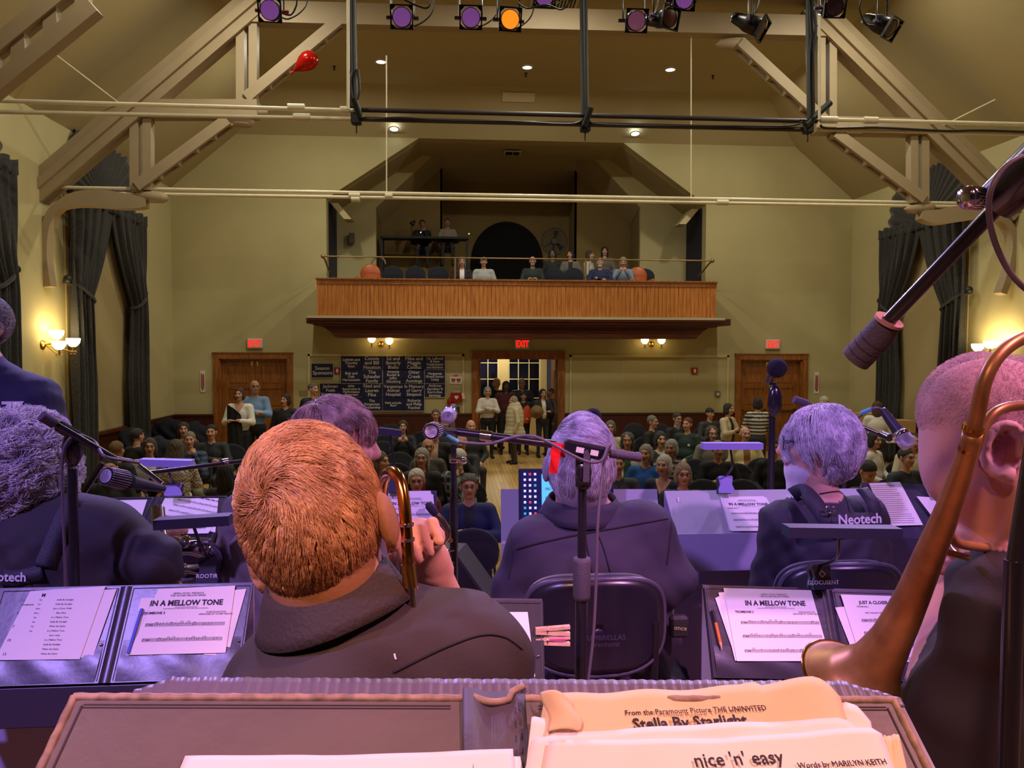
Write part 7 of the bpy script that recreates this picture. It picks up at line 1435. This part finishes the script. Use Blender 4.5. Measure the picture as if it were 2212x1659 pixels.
q = W(225, 990, 2.3); MB().tube([W(222, 1000, 2.3), W(180, 1065, 2.3), (W(180, 1065, 2.3)[0], 2.3, .95)], .009, 12).build('pole', PIPEB, e); tripod(e, W(180, 1065, 2.3)[0], 2.3, .9)
# d. slim stand with soloist mics at the stage centre
e = empty('microphone_stand', W(980, 1280, 3.3), 'tall slim stand at stage centre behind the round microphone', 'microphone stand'); q = W(980, 1000, 3.3)
MB().tube([(q[0], 3.3, W(980, 960, 3.3)[2]), (q[0], 3.3, W(980, 1075, 3.3)[2])], .012, 14).build('upper_pole', PIPEB, e); MB().tube([(q[0], 3.3, W(980, 1075, 3.3)[2]), (q[0], 3.3, .98)], .018, 14).build('lower_pole', PIPEB, e)
m = MB(); m.tube([W(972, 990, 3.28), W(1002, 992, 3.28)], .008, 8); m.ball(W(1002, 995, 3.27), .016, 10); m.box(W(980, 990, 3.3), (.04, .05, .04), bev=.008); m.build('clamp', CHRM, e); tripod(e, q[0], 3.3, .9)
MB().tube([W(977, 905, 3.3), W(978, 930, 3.3), W(980, 965, 3.3)], .01, 10).build('mic_neck', CHRM, e); mic('slim silver microphone pointing at the camera above the slim centre stand', W(966, 903, 3.1), W(980, 878, 3.4), .024, 'dyn')
mic('black foam ball microphone peeking over the white-haired player', W(1284, 893, 3.3), W(1275, 912, 3.35), .022, 'foam'); q = W(1275, 912, 3.35); e = empty('microphone_stand', q, 'thin stand hidden behind the white-haired player, under the foam ball', 'microphone stand'); MB().tube([q, (q[0], q[1], .95)], .01, 8).build('pole', PIPEB, e); tripod(e, q[0], q[1], .9)
# e. right stage stand, foam mic and long boom
e = empty('microphone_stand', W(1668, 1010, 3.5), 'dark vertical stand in front of the right double door', 'microphone stand'); q = W(1668, 900, 3.5)
MB().tube([(q[0], 3.5, W(1668, 826, 3.5)[2]), (q[0], 3.5, .98)], .016, 12).build('pole', PIPEB, e); MB().ball(W(1674, 866, 3.45), .04, 14, sc3=(.9, .6, 1.9)).build('boom_clamp', PIPEB, e); MB().lathe([(.018, 0), (.018, .014)], (q[0], 3.5, W(1668, 838, 3.5)[2]), (0, 0, 1), 14).build('chrome_collar', CHRM, e); tripod(e, q[0], 3.5, .9)
mic('dark ball microphone pointing up right on the stand before the right door', W(1683, 787, 3.4), W(1660, 825, 3.5), .027, 'foam')
e = empty('microphone_stand', W(1800, 900, 3.2), 'long thin boom sloping down behind the wavy silver hair', 'microphone stand'); MB().tube([W(1715, 863, 3.2), W(1742, 872, 3.2)], .017, 14).build('counterweight', RUBB, e); MB().tube([W(1740, 871, 3.2), W(1910, 942, 3.1)], .0085, 12).build('boom_tube', PIPEB, e); m = MB(); m.box(W(1826, 905, 3.15), (.05, .03, .04), bev=.006); m.build('clamp_block', PIPEB, e)
q = W(1826, 905, 3.15); MB().tube([q, (q[0], q[1], .95)], .011, 10).build('pole', PIPEB, e); tripod(e, q[0], q[1], .9); MB().tube([W(1905, 938, 3.1), W(1922, 946, 3.05)], .017, 12).build('mic_clip', PIPEB, e)
mic('silver microphone pointing down right beside the bald head', W(1966, 966, 2.9), W(1905, 884, 3.0), .026, 'dyn')
tag(MB().tube(smoothpath([W(1832, 912, 3.1), W(1850, 905, 3.05), W(1870, 890, 3.02), W(1892, 881, 3.0), W(1905, 885, 3.0)]), .005, 8).build('microphone_cable', CABP), 'cable looping up to the silver right microphone', 'cable'); tag(MB().tube([W(1860, 893, 3.02), W(1882, 884, 3.0)], .0085, 8).build('cable_sleeve', TEAL), 'teal sleeve on the right microphone cable', 'cable sleeve')
# ---- clip-on stand lights
LHB = mat('lamp_housing_black', (44, 42, 58), .35); LHW = mat('lamp_housing_pale', (150, 140, 200), .4)
def stand_light(lab, u0, v0, u1, v1, Y, clip, Yc, mt, cw=34, ch=44, txt=None, hb=.024):
    e = empty('stand_light', W(*clip, Yc), lab, 'clip light', 'clip-on stand lights'); p, q = Vector(W(u0, v0, Y)), Vector(W(u1, v1, Y)); MB().beam(p, q, .045, hb).build('light_bar', mt, e)
    c = Vector(W(*clip, Yc)); mid = p.lerp(q, .47); MB().tube(smoothpath([c+Vector((0, 0, .5*ch/FPX*Yc)), (c+mid)/2+Vector((.01, -.02, 0)), mid]), .0042, 8).build('gooseneck', PIPEB, e)
    X = plane_X(c, (1, 0, 0), (0, .3, 1)); w, h = cw/FPX*Yc/2, ch/FPX*Yc/2; poly = [(-w, -h), (w, -h), (w*1.05, -h*.7), (w*.75, 0), (w*.95, h*.8), (w*.8, h), (-w*.8, h), (-w*.95, h*.8), (-w*.75, 0), (-w*1.05, -h*.7)]
    m = MB(); m.prism(poly, 0, .012, 'z', X=X); m.build('clip', mt, e); m = MB(); m.prism([(x*.92, y) for x, y in poly], -.03, -.018, 'z', X=X); m.build('clip_jaw', LHB, e)
    if txt: MB().text(txt, w*.55, X @ Matrix.Translation((0, -h*.45, .0125))).build('clip_lettering', WLET, e); m = MB(); s_ = w*.3; m.tube([X @ Vector(p_) for p_ in ((0, -s_*.1, .0125), (s_, s_*.9, .0125), (0, s_*1.9, .0125), (-s_, s_*.9, .0125))], .0006, 4, closed=True); m.build('clip_emblem', WLET, e) if txt != 'ROOTIR' else None
stand_light('clip light barring the harnessed player, bow-tie clip on the lower right desk', 1697, 1146, 1938, 1149, 1.72, (1772, 1246), 1.84, LHB, 46, 56, 'GLOCUSENT')
stand_light('pale clip light with a bow-tie clip on the grey desk', 1517, 963, 1644, 963, 2.8, (1567, 1047), 2.9, LHW, 34, 38)
stand_light('dark clip light with its bar by the bald head, clip on the right desk', 2008, 971, 2120, 972, 2.6, (2030, 1058), 2.68, LHB, 34, 34)
stand_light('dark clip light bar across the sheets left of the copper-haired head', 338, 1131, 500, 1121, 1.9, (451, 1232), 2.0, LHB, 44, 54, 'ROOTIR')
stand_light('purple-lit clip light bar left of the copper-haired head', 305, 998, 416, 1001, 2.7, (376, 1057), 2.78, LHW, 34, 28)
stand_light('clip light bar beside the young player\'s nose', 818, 930, 868, 936, 2.9, (850, 1050), 2.95, LHB, 28, 28)
# ---- musicians' chairs
def shell_chair(lab, u0, u1, v0, v1, Y, floor_):
    a, b = W(u0, v0, Y), W(u1, v1, Y); cx_, cz_ = (a[0]+b[0])/2, (a[2]+b[2])/2; rx, rz = (b[0]-a[0])/2, (a[2]-b[2])/2; e = empty('band_chair', (cx_, Y, floor_), lab, 'chair', 'chairs of the band')
    def sq(t, r_): c_, s_ = math.cos(t), math.sin(t); return math.copysign(abs(c_)**.62, c_)*r_, math.copysign(abs(s_)**.62, s_)*r_
    def fn(u, v): x, z = sq(2*math.pi*u, v); return (cx_+rx*x, Y+.05*x*x-.02+.0*z, cz_+rz*z)
    m = MB(); m.grid(lambda u, v: fn(u, .001+v*.97), 48, 8, wrap=True); m.build('back_shell', mat('black_plastic_shell', (30, 26, 38), .3, spec=.6, var=.1, scale=12), e, solid=.012)
    MB().tube([Vector(fn(u, 1.0)) for u in np.linspace(0, 1, 61)[:-1]], .007, 10, closed=True).build('shell_rim', mat('grey_plastic_rim', (70, 64, 84), .35), e)
    m = MB(); m.grid(lambda u, v: (cx_+rx*sq(2*math.pi*u, v*.985)[0], Y+.05*sq(2*math.pi*u, v)[0]**2+.02+.02*(1-v*v), cz_+rz*sq(2*math.pi*u, v*.985)[1]), 48, 6, wrap=True); m.build('back_pad', CHF, e, solid=.02)
    sz = floor_+.45; MB().bb((cx_-.22, Y+.05, sz-.06), (cx_+.22, Y+.46, sz), bev=.03).build('seat', CHF, e)
    for sx in (-1, 1):
        for y_ in (.08, .42): MB().tube([(cx_+sx*.18, Y+y_, sz-.06), (cx_+sx*.22, Y+y_+(.03 if y_ > .2 else -.03), floor_)], .011, 8).build('leg', STEEL, e)
        MB().tube([(cx_+sx*.15, Y+.1, sz-.04), (cx_+sx*.15, Y+.03, sz+.05), (cx_+sx*.15, Y+.01, cz_)], .011, 8).build('back_support', STEEL, e)
shell_chair('black plastic-backed chair under the broad white-haired player', 1134, 1440, 1250, 1448, 1.84, .98)
shell_chair('black plastic-backed chair under the harnessed silver-haired player', 1690, 1960, 1218, 1400, 2.2, .9)
MB().text('UMBRELLAS\nVermont', .018, plane_X(W(1310, 1385, 1.80), (1, 0, 0), (0, 0, 1))).build('back_lettering', mat('faint_stencil', (66, 60, 76), .5), bpy.data.objects['band_chair'])
p_ = W(1466, 1352, 2.0); e = empty('belt_pouch', p_, 'small black belt pouch on the hip of the white-haired player', 'pouch'); MB().box(p_, (.05, .03, .06), bev=.008).build('pouch_body', NECK, e); MB().text('once', .018, plane_X(p_+np.array([0, -.017, 0]), (1, 0, -.1), (0, 0, 1))).build('pouch_lettering', WLET, e)
# ---- saxophones
def keys(m, path, r, n, off, mt=0):
    for i in range(n):
        t = (i+.5)/n*(len(path)-1); k_ = int(t); p = path[k_].lerp(path[min(k_+1, len(path)-1)], t-k_); m.lathe([(0, .006), (r*.8, .005), (r, .0), (r*.9, -.002)], p+off, off.normalized(), 12, mt)
e = empty('saxophone', W(420, 1215, 2.1), 'silver saxophone bow and keys below the curly-haired player\'s arm', 'saxophone'); SXS = mat('silver_sax_body', (190, 184, 206), .15, metal=1, var=.2, scale=20)
pth = smoothpath([W(378, 1184, 2.08), W(410, 1180, 2.08), W(445, 1188, 2.09), W(462, 1208, 2.1), W(455, 1232, 2.11), W(425, 1245, 2.12), W(380, 1248, 2.12)], 5)
MB().tube(pth, [float(np.interp(i, [0, 12, 30], [.02, .026, .034])) for i in range(len(pth))], 20).build('bow', SXS, e)
m = MB(); keys(m, pth[:14], .018, 4, Vector((0, -.03, .02))); m.tube([W(375, 1172, 2.05), W(455, 1165, 2.05)], .003, 6); m.tube([W(375, 1232, 2.06), W(430, 1240, 2.06)], .003, 6); tag(m.build('keys', CHRM, e), kind='stuff')
m = MB(); 
for u in (412, 438, 450): m.tube([W(u, 1163, 2.06), W(u+3, 1180, 2.06)], .002, 5)
m.box(W(432, 1168, 2.06), (.05, .01, .014), bev=.002); m.build('key_guard', CHRM, e)
for u, v in ((388, 1182), (396, 1240)): c = Vector(W(u, v, 2.1)); MB().tube([c-Vector((.004, 0, 0)), c+Vector((.004, 0, 0))], .0285, 18).build('ring', CHRM, e)
MB().tube(smoothpath([W(378, 1248, 2.12), W(350, 1180, 2.2), W(340, 1100, 2.3)]), [.03]*6+[.02]*7, 14).build('body_tube', SXS, e)
e = empty('saxophone', W(955, 1240, 3.0), 'upright alto saxophone with black mouthpiece right of the raised hand', 'saxophone'); SXG = mat('silver_gold_sax', (214, 180, 150), .16, metal=1, var=.3, scale=25)
MB().tube(smoothpath([W(922, 1086, 2.9), W(930, 1096, 2.9), W(942, 1112, 2.9)]), [.006, .008, .012, .014, .016, .017, .017, .017, .017, .016, .015, .014, .013], 12).build('mouthpiece', INK, e)
MB().tube(smoothpath([W(941, 1110, 2.9), W(955, 1124, 2.9), W(966, 1142, 2.9), W(967, 1158, 2.9), W(958, 1168, 2.9)]), .012, 14).build('neck', SXG, e)
MB().tube([W(958, 1166, 2.9), W(954, 1190, 2.92), W(950, 1310, 2.95)], [.014, .018, .032], 16).build('body_tube', SXG, e)
m = MB(); P_ = [Vector(W(962, 1180, 2.87)), Vector(W(960, 1290, 2.88))]
for du in (-12, 0, 12, 18): m.tube([W(956+du, 1182+abs(du), 2.87), W(952+du, 1300, 2.88)], .0025, 5)
for i in range(8): c = Vector(W(955+(-8 if i % 2 else 9), 1192+i*13, 2.865)); m.lathe([(0, -.004), (.012, -.003), (.014, 0)], c, (0, 1, 0), 12); m.tube([c, c+Vector((.03, 0, .005))], .002, 4)
tag(m.build('keys', CHRM, e), kind='stuff'); MB().ball(W(974, 1167, 2.88), .008, 8).build('octave_key', GOLD, e); MB().tube([W(950, 1310, 2.95), (W(955, 1300, 2.95)[0], 2.95, .92)], [.032, .04], 14).build('stand_peg', STEEL, e)
# ---- monitor wedge and its blue badge
p = Vector(W(990, 1288, 4.55)); zz = .9; w = .2; e = empty('floor_monitor', (p.x, 4.6, zz), 'black wedge loudspeaker with a blue-lit badge at the stage edge', 'loudspeaker')
m = MB(); X = Matrix.Translation((p.x, 4.62, zz)) @ Matrix.Rotation(R(-14), 4, 'Z'); m.prism([(-.2, 0), (.2, 0), (.2, .12), (.02, .36), (-.2, .36)], -.13, .13, 'y', X=X @ Matrix.Rotation(0, 4, 'Z')); m.build('cabinet', mat('black_speaker_cabinet', (26, 24, 30), .5, bump=.3, bscale=200), e)
Xg = X @ Matrix.Translation((.0, -.131, 0)); m = MB(); m.prism([(-.18, .02), (.18, .02), (.18, .11), (.01, .34), (-.18, .34)], -.006, 0, 'y', X=Xg); m.build('grille', mat('speaker_mesh', (20, 18, 22), .5, bump=.9, bscale=700), e)
Xb = Xg @ Matrix.Translation((-.05, -.012, .22)) @ Matrix.Rotation(R(-55), 4, 'Y') @ Matrix.Rotation(R(90), 4, 'X'); m = MB(); m.tube([Xb @ Vector(p_) for p_ in ((-.08, -.03, 0), (.07, -.03, 0), (.085, 0, 0), (.07, .035, 0), (-.08, .035, 0))], .005, 6, closed=True); m.build('blue_badge_light', mat('blue_led', (40, 110, 255), .3, emit=3, ecol=(40, 110, 255)), e); MB().text('ALTO', .05, Xb @ Matrix.Translation((-.005, 0, 0)), bold=.001).build('badge_lettering', mat('badge_white', (200, 215, 255), .4, emit=.8), e)
